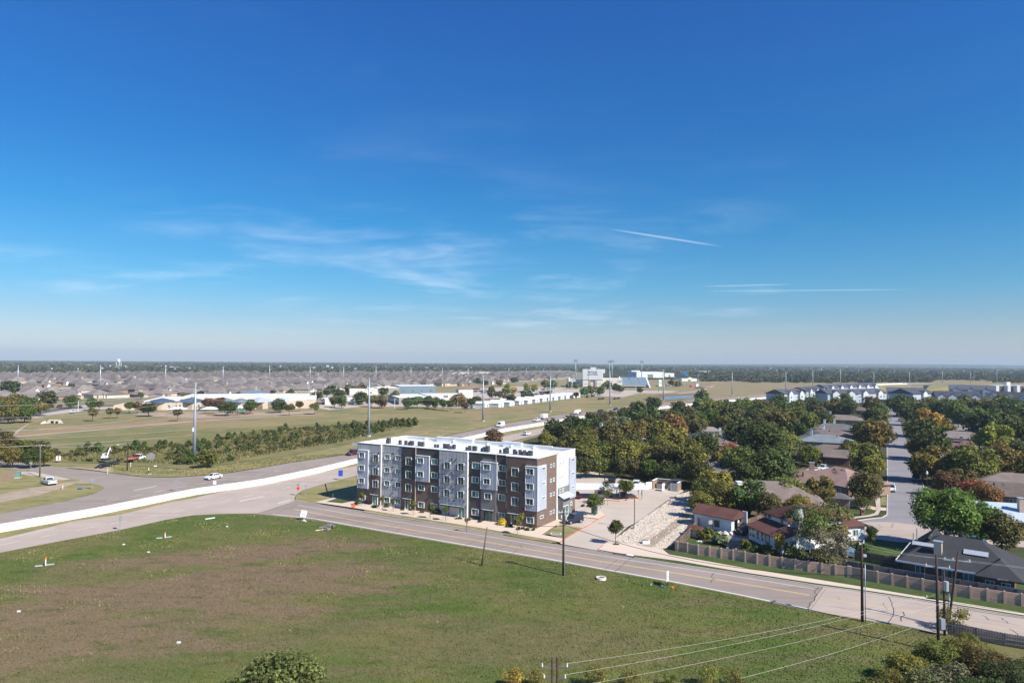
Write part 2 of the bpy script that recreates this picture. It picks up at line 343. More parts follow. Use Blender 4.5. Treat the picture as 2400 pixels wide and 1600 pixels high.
MAT['brick_red']=brick_mat('brick_red',(.20,.075,.05),(.16,.06,.045),(.28,.22,.19))
MAT['brick_tan']=brick_mat('brick_tan',(.34,.22,.16),(.28,.18,.13),(.35,.29,.24))
MAT['pane']=glass_mat('pane',(.042,.088,.082)); MAT['car_glass']=glass_mat('car_glass',(.012,.016,.018),.05)
for k,c in dict(shingle_grey=(.125,.115,.118),shingle_dark=(.050,.050,.054),shingle_brown=(.185,.145,.125),shingle_pink=(.25,.165,.14),shingle_red=(.125,.058,.048),shingle_tan=(.235,.20,.18),shingle_slate=(.085,.088,.108),shingle_blue=(.20,.225,.24),shingle_tract=(.200,.170,.152),shingle_redbrown=(.155,.085,.075)).items():
    MAT[k]=shingle_mat(k,c)
MAT['leaf']=leaf_mat('leaf',.38); 
# ------------------------------------------------------------------ the ground, roads and pavements
def far_ground_mat():
    m,nt,b=new_mat('far_woodland_floor'); p=pos(nt)
    a=noise(nt,p,.0035,6,.62,.5); c2=noise(nt,p,.0011,4,.6,.3); s=noise(nt,mapped(nt,p,.2,(.0012,.006,1)),1,5,.6); d=noise(nt,p,.03,4,.7)
    c=mixc(nt,rng_(nt,a,.35,.65),(.030,.040,.018),(.060,.062,.030)); c=mixc(nt,rng_(nt,d,.45,.7),c,(.022,.028,.014))
    c=mixc(nt,mt(nt,'MULTIPLY',rng_(nt,s,.62,.70),mt(nt,'MULTIPLY',rng_(nt,c2,.5,.6),.8)),c,(.26,.23,.15))
    nt.links.new(c,b.inputs['Base Color']); b.inputs['Roughness'].default_value=1; b.inputs['Specular IOR Level'].default_value=0
    return m
def disc(name,r0,z,mat,n=96):
    me=bpy.data.meshes.new(name); me.from_pydata([(r0*math.cos(2*math.pi*i/n),r0*math.sin(2*math.pi*i/n),z) for i in range(n)],[],[tuple(range(n))]); me.materials.append(mat)
    o=ob(name,me); o['kind']='structure'; return o
disc('ground',9600,-.35,far_ground_mat())
ROAD_A=head(G(400,1118),G(1485,950))           # frontage road direction
g_field=grass_mat('field_grass',(.27,.225,.100),(.175,.190,.070),(.37,.245,.155),.85,rot=ROAD_A,fs=.8,streak=.4)
FA_=head(G(0,1025),G(470,986))
g_mown=grass_mat('mown_grass',(.29,.235,.105),(.165,.185,.066),(.34,.215,.14),.7,[(*G(110,1008),42,9,FA_,.8),(*G(330,990),60,9,FA_,.9),(*G(520,985),50,6,FA_,.7),(*G(200,985),40,7,FA_,.35),(*G(1180,960),70,10,FA_,.6)],rot=-FA_,fs=.6)
g_scrub=grass_mat('scrub_grass',(.215,.190,.075),(.140,.155,.055),(.29,.215,.115),.6,rot=ROAD_A,fs=1.5)
mdead=[(*G(430,1390),33,13,.35,1),(*G(180,1490),25,10,.2,.9),(*G(560,1300),26,7,.4,1),(*G(1180,1500),17,7,.1,.45),(*G(30,1560),20,7,.1,.5),(*G(700,1480),12,5,.3,.5)]
g_meadow=grass_mat('meadow_grass',(.142,.150,.042),(.088,.128,.026),(.205,.138,.092),.52,mdead,rot=.35)
g_verge=grass_mat('verge_grass',(.27,.235,.095),(.18,.19,.065),(.38,.28,.165),.7,rot=ROAD_A,fs=2)
g_lawn=grass_mat('lawn_grass',(.072,.105,.028),(.055,.085,.024),(.15,.125,.06),.25,fs=2)
g_litter=grass_mat('leaf_litter_ground',(.075,.072,.036),(.055,.068,.028),(.125,.095,.06),.5,fs=2)
g_soil=grass_mat('bare_soil',(.42,.33,.24),(.36,.28,.20),(.47,.38,.29),.5,fs=3)
p_asph=pave_mat('asphalt_worn',(.305,.250,.210),.07,.30,ROAD_A); p_asph2=pave_mat('asphalt_street',(.225,.196,.184),.07,.30,0)
p_front=pave_mat('asphalt_front',(.295,.238,.200),.07,.32,head(G(760,1200),G(1900,1400)))
p_conc=pave_mat('concrete_road',(.425,.345,.285),.06,.18,ROAD_A); p_conc2=pave_mat('concrete_lot',(.485,.41,.335),.06,.12,.6); p_walk=pave_mat('concrete_walk',(.60,.485,.38),.05,.06,.3)
p_street=pave_mat('street_worn',(.25,.232,.230),.08,.18,1.08)
sheet('field',PG((-2500,2600),(4200,2600),(3300,893),(1650,888),(1100,893),(0,905),(-900,905)),-.22,g_field)
sheet('mown_field',PG((-600,1035),(-600,905),(0,960),(120,968),(330,962),(760,948),(1100,955),(1345,924),(1600,938),(1485,951),(1300,974),(1032,1004),(900,1000),(600,1003),(330,1012),(100,1025)),-.17,g_mown)
sheet('scrub_field',PG((-600,1110),(-300,1035),(100,1024),(330,1011),(600,1000),(840,985),(985,984),(960,1008),(815,1040),(690,1064),(545,1085),(430,1098),(250,1085),(100,1080)),-.12,g_scrub)
sheet('right_field',PG((1590,932),(1600,903),(1650,897),(1760,896),(1960,900),(2160,897),(2090,915),(1840,921),(1720,931),(1617,941)),-.10,grass_mat('tan_grass',(.29,.235,.13),(.25,.20,.105),(.30,.20,.125),.5,rot=0,fs=.6))
sheet('neighbourhood_ground',PG((1110,1070),(1196,1042),(1262,1022),(1340,1003),(1560,965),(1700,941),(1840,926),(2900,930),(4000,1600),(2420,1450),(2143,1404),(1910,1372),(1732,1343),(1584,1317),(1400,1288),(1330,1200)),.004,g_litter)
# road pavements
up_far=[(-300,1150),(0,1077),(82,1088),(147,1095.5),(263,1108),(335,1117),(400,1118),(450,1115.5),(528,1108.5),(600,1097.5),(676,1084),(815,1064),(1032,1024.5),(1184,991.7),(1301,973),(1418,960),(1485,949.7),(1549,945.5),(1617,939.5),(1720,930.5),(1840,919.5),(1990,906)]
up_near=[(2100,905.5),(1990,914),(1840,929),(1720,940),(1620,949),(1547,958.5),(1422,973),(1366,980),(1266,996),(1184,1010),(1097,1030),(838,1080),(740,1108),(613,1134),(450,1158),(225,1205),(0,1245),(-300,1310)]
island=[(-300,1150),(0,1094.5),(82,1104.5),(173,1121),(192,1124),(210,1131),(232,1136.5),(242,1140),(244,1144),(225,1155),(163,1171),(80,1187),(0,1203),(-300,1275)]
sheet('upper_road',PG(*(up_far+up_near)),-.05,p_asph)
lo_far=[(-300,1325),(0,1262),(92,1240),(184,1219),(286,1204.5),(400,1176),(450,1167.5),(485,1159),(623,1130.5),(838,1091),(1097,1041),(1184,1021),(1263,1004),(1333,992.5),(1450,977),(1560,963),(1640,953),(1760,941),(1850,931)]
lo_near=[(1855,934),(1760,945),(1640,958),(1560,969),(1450,985),(1333,1003),(1261,1018.6),(1196,1034),(1060,1066),(900,1101),(838,1113.5),(751,1136),(708,1149),(693,1160),(690,1168),(692,1174)]
road_bot=[(2900,1575),(2400,1504),(2330,1498),(2192,1482),(2080,1461),(2000,1447),(1895,1429),(1721,1393),(1563,1362),(1418,1336),(1280,1311),(1100,1281),(900,1246.6),(732,1217),(666,1210.5),(591,1204),(510,1205.5),(450,1208.5),(388,1219),(280,1243),(92,1278),(0,1296),(-300,1355)]
road_top=[(692,1174),(740,1181),(820,1194),(900,1207),(939,1213.5),(1118,1243),(1177,1253.5),(1300,1274),(1400,1290.5),(1444,1301),(1480,1306.5),(1584,1322),(1732,1344),(1910,1372),(2000,1384),(2143,1405),(2400,1447),(2900,1525)]
sheet('lower_road',PG(*(lo_far+lo_near+road_top[1:3]+[(900,1246.6)]+road_bot[13:])),.012,p_conc)
sheet('front_street',PG(*( [(600,1203.6),(692,1174)]+road_top[1:9]+road_top[9:14]+[(1930,1375),(1912,1398),(1895,1429)]+road_bot[7:15])),.020,p_front)
sheet('front_street_concrete',PG(*([(1895,1429.5),(1911,1398),(1929,1375)]+road_top[14:]+road_bot[0:6])),.020,p_conc)
sheet('meadow',PG(*( [(-300,1352),(0,1294.5),(92,1276.5),(280,1241.5),(388,1217.5),(450,1207),(510,1204),(591,1202.5),(666,1209),(732,1215.5),(900,1245),(1100,1279.5),(1280,1309.5),(1418,1334.5),(1563,1360.5),(1721,1391.5),(1895,1427.5),(2000,1445.5),(2080,1459.5),(2192,1480.5),(2330,1496.5),(2900,1573),(3600,2600),(-1600,2600)])),.016,g_meadow)
sheet('traffic_island',PG(*island),-.02,g_verge)
sheet('barrier_verge',PG(*([(-300,1310),(0,1245),(225,1205),(450,1158),(613,1134),(740,1107),(838,1083),(1097,1030),(1184,1010),(1266,996),(1366,980),(1422,973),(1560,958),(1640,949),(1640,953),(1560,963)]+lo_far[::-1][3:])),.010,g_verge)
sheet('corner_verge',PG((692,1173),(693,1162),(708,1149.5),(751,1136.5),(838,1114),(900,1101.5),(1060,1066.5),(1196,1034.5),(1250,1040),(1000,1140),(838,1176),(738,1181)),.018,g_verge)
sheet('far_verge',PG((240,1104.5),(263,1107),(335,1116),(400,1117),(450,1114.5),(528,1107.5),(600,1096.5),(676,1083),(815,1063),(1032,1023.5),(1184,990.7),(1301,972),(1300,966),(1130,990),(960,1020),(820,1043),(690,1067),(545,1088),(430,1100),(330,1098),(260,1085)),-.03,g_verge)
sheet('dirt_track',PG((192,1124),(212,1132),(176,1132),(150,1141),(90,1160),(0,1176),(-200,1210),(-200,1190),(0,1158),(70,1143),(110,1138),(150,1130)),-.012,g_soil)
sheet('dirt_apron',PG((147,1095),(205,1099),(255,1106),(268,1104),(262,1095),(240,1091),(215,1097),(180,1094)),-.016,g_soil)
sheet('left_sidewalk',PG((40,1103.5),(80,1105),(166,1122),(145,1124.5),(95,1116.5),(40,1109)),-.012,p_conc2)
# apartment forecourt, lot and slope
sheet('parking_lot',PG((1314,1274),(1300,1212),(1330,1190),(1150,1110),(1300,1085),(1480,1126),(1600,1146),(1602,1151),(1560,1175),(1496,1221),(1471,1234),(1440,1262),(1413,1280),(1401,1290)),.024,p_conc2)
sheet('forecourt',PG((738,1177.5),(783,1166.5),(838,1174),(1261,1238),(1302,1214),(1318,1222),(1270,1254),(1325,1263),(1312,1271.5),(1290,1266),(1118,1236.5),(915,1204.5),(856,1195),(800,1186.5)),.13,p_walk)
sheet('turf_square',PG((764,1176.5),(790,1168),(832,1174),(802,1180)),.136,g_lawn)
sheet('verge_strip',PG((856,1195.5),(915,1204.5),(1118,1236.5),(1290,1266),(1308,1271),(1290,1272.5),(1118,1243),(939,1214),(850,1200)),.10,g_verge)
sheet('lawn_corner',PG((1280,1252),(1314,1229.5),(1367,1238),(1322,1262.5)),.135,g_verge)
sheet('planting_island',PG((1341,1199.5),(1407,1197),(1419,1208.5),(1402,1216.5),(1361,1211.5)),.14,p_walk)
sheet('tree_island',PG((1414,1171.5),(1420,1162),(1495,1160),(1498,1163),(1494,1167),(1452,1174)),.14,p_walk)
g_rip=grass_mat('slope_soil',(.36,.29,.21),(.30,.24,.17),(.42,.35,.27),.5,fs=3)
RIP=PG((1424,1272),(1458,1251),(1496,1222),(1560,1177.5),(1588,1159),(1625,1149),(1640,1190),(1637,1212),(1579,1274),(1551,1288),(1500,1280))
sheet('slope',RIP,.028,g_rip)
sheet('right_sidewalk',PG((1401,1288.5),(1414,1278),(1424,1271),(1500,1279),(1553,1288),(1568,1300),(1757,1334),(1910,1358),(2000,1372.5),(2143,1396.5),(2400,1437.5),(2900,1512),(2900,1519),(2400,1443),(2143,1401.5),(2000,1380),(1910,1367.5),(1732,1340),(1589,1315),(1480,1301),(1444,1296)),.12,p_walk)
sheet('front_lawn',PG((1568,1300),(1584,1291),(1777,1323),(2000,1355),(2167,1386),(2400,1422),(2900,1492),(2900,1512),(2400,1437),(2143,1396),(2000,1372),(1910,1357.5),(1757,1333.5)),.05,g_lawn)
sheet('kerb_lawn',PG((1402,1289),(1444,1296.5),(1480,1301.5),(1589,1315.5),(1732,1340.5),(1910,1368),(2000,1380.5),(2143,1402),(2400,1443.5),(2400,1446),(2143,1404),(2000,1383),(1910,1371),(1732,1343),(1584,1321),(1480,1305.5),(1444,1300)),.10,g_lawn)
# neighbourhood street (the cul-de-sac end bends both ways behind the dark roofed house)
st_l=[(2077.5,955),(2078,1010),(2079,1067),(2079.5,1105),(2080,1151),(2079,1206),(2068,1213),(2038,1216),(2004,1221),(1990,1232),(1992,1245)]
st_r=[(2018,1258),(2107,1270),(2290,1272),(2420,1284),(2420,1268),(2290,1262),(2250,1250),(2200,1215),(2174,1167),(2156,1115),(2144,1093),(2131,1046),(2114.5,1010.5),(2107,967),(2105,955)]
sheet('street',PG(*(st_l+st_r)),.016,p_street)
sheet('street_end_concrete',PG((1990,1232),(2004,1223),(2080,1222),(2170,1232),(2240,1250),(2290,1262),(2420,1268),(2420,1284),(2290,1272),(2107,1270),(2018,1258),(1992,1245)),.021,p_conc)
sheet('street_sidewalk',PG((2051,1166),(2063,1166),(2064,1196),(2058,1207),(2040,1211),(2012,1214.5),(2000,1216),(2002,1212),(2036,1207),(2050,1203),(2054,1196)),.12,p_conc2)
sheet('driveway',PG((1968,1172),(2005,1176),(2050,1188),(2079,1190),(2079,1197),(2050,1195),(1968,1184)),.07,p_walk)
sheet('front_walk',PG((1985,1254),(2028,1254),(2040,1258),(1985,1262)),.07,p_conc2)
sheet('house_lawn',PG((1975,1184),(2054,1196),(2050,1203),(2000,1212),(1975,1214)),.05,g_lawn)
sheet('kerb_grass',PG((2064,1164),(2078,1164),(2078,1184),(2064,1183)),.05,g_verge)
sheet('yard',PG((1600,1275),(1640,1225),(1730,1230),(1760,1290),(1860,1330),(1840,1332),(1640,1301),(1590,1292)),.012,g_lawn)
sheet('yard_drive',PG((1690,1262),(1735,1240),(1770,1250),(1745,1275),(1720,1278)),.018,g_soil)
sheet('corner_lawn',PG((2010,1268),(2400,1300),(2440,1390),(2400,1390),(2010,1322)),.010,g_lawn)
sheet('highway_far',PG((1975,907),(2075,898.5),(2172,897.5),(2323,903),(2420,907),(2420,911),(2323,906.5),(2172,901.5),(2090,904.5),(1985,914)),-.02,p_conc)
# subdivision streets, school grounds, car parks
p_far=pave_mat('concrete_far',(.46,.385,.315),.06,.1,0)
sheet('subdivision_ground',PG((-900,960),(-900,884),(0,879),(700,872),(1330,868),(1420,880),(1330,893),(1120,900),(900,912),(740,925),(420,936),(150,945),(0,950)),-.15,grass_mat('subdivision_grass',(.26,.225,.15),(.20,.19,.10),(.36,.30,.22),.5,fs=.4))
for q in ([(70,921),(150,917),(200,908),(150,907),(88,914)],[(250,907),(300,897),(330,898),(270,910)],[(430,915),(560,905),(640,905),(640,908),(430,919)],[(-100,935),(60,928),(60,931),(-100,940)],[(760,905),(930,888),(950,888),(780,908)],[(1040,893),(1180,880),(1200,880),(1060,896)]):
    sheet('subdivision_street',PG(*q),-.10,p_far)
sheet('stadium_car_park',PG((1095,912),(1210,905),(1320,908),(1420,913),(1560,915),(1592,917),(1560,921),(1500,921),(1460,930),(1340,925),(1110,937),(1090,925)),-.12,p_far)
sheet('school_car_park',PG((745,955),(760,925),(800,922),(850,930),(1000,935),(1120,940),(1210,935),(1200,945),(1120,957),(1000,952),(850,952),(770,960)),-.13,p_far)
sheet('school_road',PG((-100,995),(0,981),(30,975),(110,960),(160,952),(330,944),(330,950),(170,958),(120,968),(60,978),(0,988),(-100,1003)),-.10,pave_mat('asphalt_dark',(.13,.125,.13),.08,.2,.2))
sheet('school_drive',PG((60,978),(110,967),(170,957),(280,951),(290,955),(200,962),(120,972)),-.08,p_far)
sheet('playground',PG((300,968),(460,964),(640,966),(740,960),(740,967),(620,974),(460,980),(330,974)),-.09,grass_mat('play_surface',(.42,.31,.22),(.36,.27,.18),(.45,.36,.27),.5,fs=1))
p_trail=pave_mat('dirt_path',(.40,.32,.235),.08,.1,0)
for q in ([(24,1021),(42,1006),(66,992),(70,992),(50,1006),(33,1021)],[(0,1024),(150,1012),(300,999),(470,985),(620,975),(760,970),(760,971.5),(620,977),(470,987),(300,1001),(150,1014.5),(0,1027)],[(40,978),(70,974.5),(110,979),(60,982)]):
    sheet('path',PG(*q),-.07,p_trail)
sheet('path',PG((1585,921),(1640,914),(1672,902),(1678,902),(1650,915),(1590,923)),-.05,p_trail)
water_m,_nt,_b=new_mat('pond_water'); _b.inputs['Base Color'].default_value=(.012,.05,.13,1); _b.inputs['Roughness'].default_value=.12; bump(_nt,_b,noise(_nt,pos(_nt),1.2,3),.15,.03)
sheet('pond',PG((1548,935),(1556,929),(1600,926.5),(1640,926),(1650,928.5),(1625,931.5),(1570,935.5)),-.06,water_m)
sheet('pond_bank',PG((1505,934),(1545,924),(1650,922),(1665,930),(1560,940),(1510,939)),-.08,grass_mat('reed_bank',(.23,.155,.08),(.16,.13,.06),(.30,.18,.11),.5,fs=1.5))
# kerbs
def off_line(pts,w):
    o=[]
    for i,p in enumerate(pts):
        a=pts[max(0,i-1)]; b=pts[min(len(pts)-1,i+1)]; d=math.hypot(b[0]-a[0],b[1]-a[1]) or 1; o.append((p[0]-(b[1]-a[1])/d*w,p[1]+(b[0]-a[0])/d*w))
    return o
def kerb(pts,w=.18,h=.14,mat=None,name='kerb'):
    a=off_line(pts,w/2); b=off_line(pts,-w/2); mb=MB()
    for i in range(len(pts)-1): mb.prism([a[i],a[i+1],b[i+1],b[i]],0,h)
    o=mb.build(name,mat or MAT['concrete']); o['kind']='structure'; return o
kerb(PG(*road_top[0:7])); kerb(PG(*([(1400,1290.5),(1444,1300.5),(1480,1306)]+road_top[11:17])))
kerb(PG((1312,1272),(1324,1263),(1367,1238),(1402,1217.5),(1419,1209)),.2,.15,MAT['kerb_red']); kerb(PG((1413,1279),(1401,1289)),.2,.15,MAT['kerb_red']); kerb(PG((1414,1172.5),(1452,1174.5),(1495,1167.5),(1498,1163)),.2,.15,MAT['kerb_red'])
kerb(PG(*st_l[:9]),.2,.15); kerb(PG((2174,1167),(2156,1115),(2144,1093),(2131,1046)),.2,.15)
# painted lines
def paint(pts,w,z,mat,name='lane_marking',dash=None):
    mb=MB(); pts=[lerp(pts[i],pts[i+1],k/6) for i in range(len(pts)-1) for k in range(6)]+[pts[-1]]
    if dash: pts=resample(pts,int(sum(math.dist(pts[i],pts[i+1]) for i in range(len(pts)-1))/dash)*2+1)
    a=off_line(pts,w/2); b=off_line(pts,-w/2)
    for i in range(len(pts)-1):
        if dash and i%2: continue
        mb.quad((*a[i],z),(*a[i+1],z),(*b[i+1],z),(*b[i],z))
    o=mb.build(name,mat); o['kind']='structure'; return o
W_,Y_=MAT['marking_white'],MAT['marking_yellow']
paint(PG((640,1205),(732,1214),(900,1243.5),(1100,1278),(1280,1308),(1418,1333.5),(1563,1359.5),(1721,1390.5),(1893,1426)),.22,.026,W_)
paint(PG((700,1184),(820,1204),(900,1217),(1118,1252.5),(1300,1284),(1476,1312.7),(1673,1342),(1910,1380)),.11,.026,W_)
for d in (-.14,.14): paint(off_line(PG((690,1193),(761,1206.5),(900,1230.5),(1118,1266),(1300,1297),(1400,1313.5),(1701,1361),(1897,1394)),d),.13,.026,Y_)
for d in (-.12,.12): paint(off_line(PG((1925,1401),(2100,1428),(2300,1462),(2600,1512)),d),.08,.026,Y_)
paint(PG((562,1174),(620,1162.5)),.35,.018,W_); paint(PG((652,1179),(680,1172)),.30,.025,W_); paint(PG((314,1148.5),(367,1138)),.30,-.044,W_)
paint(PG((0,1277),(150,1247),(388,1204),(560,1166),(640,1150),(838,1102.5),(1060,1056),(1261,1011)),.12,.018,W_,dash=6); paint(PG((0,1265),(130,1236)),.14,.018,W_)
paint(PG((250,1174),(450,1135),(640,1105),(838,1072),(1032,1031),(1184,1000),(1301,983),(1485,957)),.12,-.044,W_,dash=6)
for a_,b_ in (((1362,1210),(1402,1215)),((1369,1231),(1392,1222)),((1500,1152),(1508,1141)),((1478,1150),(1487,1139)),((1456,1149),(1466,1138)),((1350,1196),(1366,1190))): paint(PG(a_,b_),.11,.03,W_,'stall_marking')
# tar seams and cracks
def crack(pts,w=.07,jit=.25,z=.027,seed=0):
    r=random.Random(seed); g=[G(*p) for p in pts]; n=max(4,int(sum(math.dist(g[i],g[i+1]) for i in range(len(g)-1))/.8)); g=resample(g,n)
    g=[(p[0]+r.uniform(-jit,jit),p[1]+r.uniform(-jit,jit)) if 0<i<n-1 else p for i,p in enumerate(g)]
    a=off_line(g,w/2); b=off_line(g,-w/2); mb=MB()
    for i in range(n-1): mb.quad((*a[i],z),(*a[i+1],z),(*b[i+1],z),(*b[i],z))
    o=mb.build('road_crack',MAT['tar']); o['kind']='structure'
k=0
for q,w,j in [([(600,1203.6),(640,1192),(690,1176)],.10,.12),([(640,1207),(668,1192),(698,1183)],.07,.3),([(733,1216),(760,1207),(790,1202)],.07,.25),([(825,1231),(850,1224),(870,1219)],.07,.3),([(905,1238),(925,1230),(945,1228)],.07,.3),([(920,1249),(945,1237)],.08,.3),([(1090,1279),(1112,1268),(1135,1260)],.06,.15),([(1160,1291),(1200,1271)],.06,.15),([(1200,1297),(1222,1285),(1220,1277)],.07,.3),([(1417,1334),(1447,1311)],.06,.05),([(1441,1339),(1478,1308)],.09,.08),([(1666,1365),(1672,1353),(1674,1342)],.10,.35),([(1895,1429),(1900,1412),(1911,1398),(1917,1376)],.10,.3),([(1900,1428),(1935,1380)],.04,.02),([(1945,1420),(2080,1440),(2190,1463)],.06,.1),([(2080,1461),(2096,1440),(2090,1410),(2082,1398)],.10,.1),([(2112,1455),(2114,1440),(2116,1433)],.13,.3),([(2070,1412),(2080,1428)],.05,.2),([(2120,1411),(2180,1420),(2210,1420)],.04,.3),([(2300,1441),(2318,1452)],.10,.3),([(2350,1448),(2362,1460)],.10,.3),([(2310,1450),(2340,1455),(2390,1466)],.06,.4),([(2365,1473),(2385,1490)],.12,.3),([(1955,1396),(1972,1401),(1968,1405)],.04,.3),([(2055,1231),(2072,1236),(2085,1236)],.08,.4),([(2088,1236),(2096,1226)],.10,.2),([(2060,1228),(2064,1240)],.06,.3),([(1985,1390),(2010,1393),(2045,1399)],.04,.3)]:
    k+=1; crack(q,w,j,seed=k)
# ------------------------------------------------------------------ the apartment building
BC=(5.19,132.08); BROT=math.atan2(-.5033,.864)
_bc,_bs=math.cos(BROT),math.sin(BROT)
def toB(p): dx,dy=p[0]-BC[0],p[1]-BC[1]; return (dx*_bc+dy*_bs,-dx*_bs+dy*_bc)
def fromB(x,y): return (BC[0]+x*_bc-y*_bs,BC[1]+x*_bs+y*_bc)
apt=thing('apartment_building','four storey apartment building with dark brick, grey panels and white flat roof beside the road','building',(*BC,0),BROT)
HT=13.42
def wall(x0,x1,y0,y1,z0,z1,mat,name='wall'):
    return MB().b2(x0,x1,y0,y1,z0,z1).build(name,MAT[mat],apt)
# core and roof deck
core=MB(); core.b2(-45.9,-.12,.06,16.85,0,12.6); core.build('core_wall',MAT['panel_white'],apt)
roof=MB().b2(-45.7,-.3,.25,16.6,12.6,12.68).build('roof',MAT['roof_white'],apt)
# bays: A B C D E F from the far end to the near corner
wall(-46,-39.1,-.40,.05,0,6.45,'brick_dark'); wall(-46,-39.1,-.36,.05,6.45,HT,'panel_dark')
wall(-39.1,-33.45,.03,.06,0,HT,'panel_dark')
wall(-33.45,-23.28,-.17,.05,0,6.45,'brick_dark'); wall(-33.45,-23.28,-.165,.05,6.45,HT,'panel_dark')
wall(-23.28,-16.1,-.41,.05,2.4,HT,'panel_dark'); wall(-23.28,-16.1,-.25,.05,0,2.4,'panel_grey')
wall(-16.1,-9.5,0,.05,0,HT,'panel_dark'); wall(-9.5,-7,0.002,.05,6.4,HT,'panel_dark'); wall(-9.5,-7,0,.05,0,6.4,'brick_dark'); wall(-12.9,-9.1,-.18,0,0,6.38,'panel_dgrey')
wall(-12.7,-9.3,-.06,0,11.8,12.5,'panel_dgrey')
wall(-7,0,-.35,.05,0,HT-.06,'brick_dark'); wall(-.12,-.001,.05,8.1,0,HT-.06,'brick_dark')
# side: recess, white upper wall, grey and brick lower wall
wall(-.7,-.4,8.1,8.75,0,HT,'panel_dgrey'); wall(-.4,0,8.75,16.85,6.35,HT,'panel_white'); wall(-.4,-.003,8.75,16.85,3.3,6.35,'panel_dgrey'); wall(-.4,-.006,10.6,15.2,0,3.3,'panel_dgrey'); wall(-.4,-.002,15.2,16.85,0,3.3,'brick_dark')
wall(-.6,-.4,8.75,10.6,0,3.3,'panel_dark')
wall(-46,-45.85,.05,16.85,0,HT-.1,'panel_white'); wall(-46,-.4,16.85,17.0,0,HT-.2,'panel_white')
# panels (each bay's cladding sheets are parts with recessed joints)
pm={}
def panel(x,z,w,h,y):
    k=(round(w,2),round(h,2))
    if k not in pm: pm[k]=MB().box(0,-.02,0,w-.085,.04,h-.085).mesh('panel',MAT['panel_grey'])
    ob('panel',pm[k],apt,(x,y,z))
def panels(x0,x1,n,rows,y,skip=None):
    w=(x1-x0)/n
    for i in range(n):
        for j in range(len(rows)-1):
            x=x0+w*(i+.5); z=(rows[j]+rows[j+1])/2
            if skip and skip(x,z): continue
            panel(x,z,w,rows[j+1]-rows[j],y)
panels(-45.95,-39.15,8,[6.5,8.5,9.6,11.4,HT-.1],-.36,lambda x,z: x<-42.6 and z<11.3)
panels(-39.05,-33.5,7,[.05,.9,2.25,4.5,5.85,7.35,8.7,10.2,11.6,HT-.1],.03)
panels(-23.2,-16.2,8,[2.45,3.85,5.6,6.65,8.45,9.5,11.3,HT-.1],-.41)
# projecting bays with standing seams
def bump_bay(x0,x1,y0,y1,z0,z1,side=None,mat='panel_blue'):
    mb=MB().b2(x0,x1,y0,y1,z0,z1); n=int((x1-x0)/.34)
    for i in range(1,n): xx=x0+(x1-x0)*i/n; mb.b2(xx-.02,xx+.02,y0-.03,y0,z0+.02,z1-.02)
    if side:
        n=int((y1-y0)/.34)
        for i in range(1,n): yy=y0+(y1-y0)*i/n; mb.b2(x1,x1+.03,yy-.02,yy+.02,z0+.02,z1-.02)
    o=mb.build('bay_cladding',MAT[mat],apt)
    c=MB().b2(x0-.03,x1+.05,y0-.06,y1,z1,z1+.10); c.b2(x1-.04,x1+.04,y0-.05,y0+.02,z0,z1); c.b2(x0-.04,x0+.04,y0-.05,y0+.02,z0,z1)
    c.build('bay_trim',MAT['trim_white'],o)
bump_bay(-45.45,-42.45,-.78,-.36,3.48,11.86); bump_bay(-29.28,-25.7,-.52,-.165,6.46,11.83); bump_bay(-12.87,-9.04,-.40,0,6.40,11.79)
bump_bay(-2.36,.30,-.72,-.35,3.35,11.8); 
mb=MB().b2(0,.30,-.35,2.85,3.35,11.8); [mb.b2(.30,.33,q-.02,q+.02,3.4,11.75) for q in (.3,.75,1.2,1.65,2.1,2.5)]; o=mb.build('bay_cladding',MAT['panel_blue'],apt); MB().b2(0,.34,-.35,2.9,11.8,11.9).b2(.28,.36,2.78,2.88,3.35,11.8).build('bay_trim',MAT['trim_white'],o)
mb=MB().b2(0,.35,13.5,16.6,3.42,11.98); [mb.b2(.35,.38,q-.02,q+.02,3.5,11.9) for q in (13.9,14.4,14.9,15.4,15.9,16.3)]; mb.build('bay_cladding',MAT['panel_blue'],apt)
# copings and parapets
def cop(x0,x1,y0,y1,h=.10): MB().b2(x0,x1,y0,y1,HT,HT+h).build('coping',MAT['trim_white'],apt)
cop(-46.05,-39.05,-.46,.3); cop(-39.05,-33.5,-.05,.3); cop(-33.5,-23.35,-.23,.3); cop(-23.35,-16.02,-.47,.3); cop(-16.02,-7.05,-.06,.3); MB().b2(-7.05,.06,-.41,.3,HT-.06,HT+.04).build('coping',MAT['trim_white'],apt)
MB().b2(-.3,.06,.3,8.15,HT-.06,HT+.04).build('coping',MAT['trim_white'],apt); cop(-.32,.05,8.7,17.05); cop(-46.05,-45.7,.3,17.05)
MB().b2(-45.7,-.3,.06,.25,12.6,HT).b2(-.38,-.3,.25,16.6,12.6,HT-.08).b2(-45.85,-45.7,.05,16.85,12.6,HT).build('parapet',MAT['roof_white'],apt)
for (x0,x1,h,d) in ((-45.7,-36.2,.0,0),(-36.2,-25.8,.42,.35),(-25.8,-17.6,.18,0),(-17.6,-12.8,.45,.35),(-12.8,-5.4,.15,.0),(-5.4,-.3,-.02,0)):
    mb=MB().b2(x0,x1,16.6-d,16.85,12.6,HT+h); mb.b2(x0-.03,x1,16.5-d,16.95,HT+h,HT+h+.08); mb.build('parapet',MAT['roof_white'],apt)
for x in (-39.3,-31.0,-21.6,-15.2,-9.6): MB().prof([(x-.06,12.68),(x+.06,12.68),(x+.06,HT),(x-.06,HT)],15.7,16.6).build('parapet_brace',MAT['roof_white'],apt)
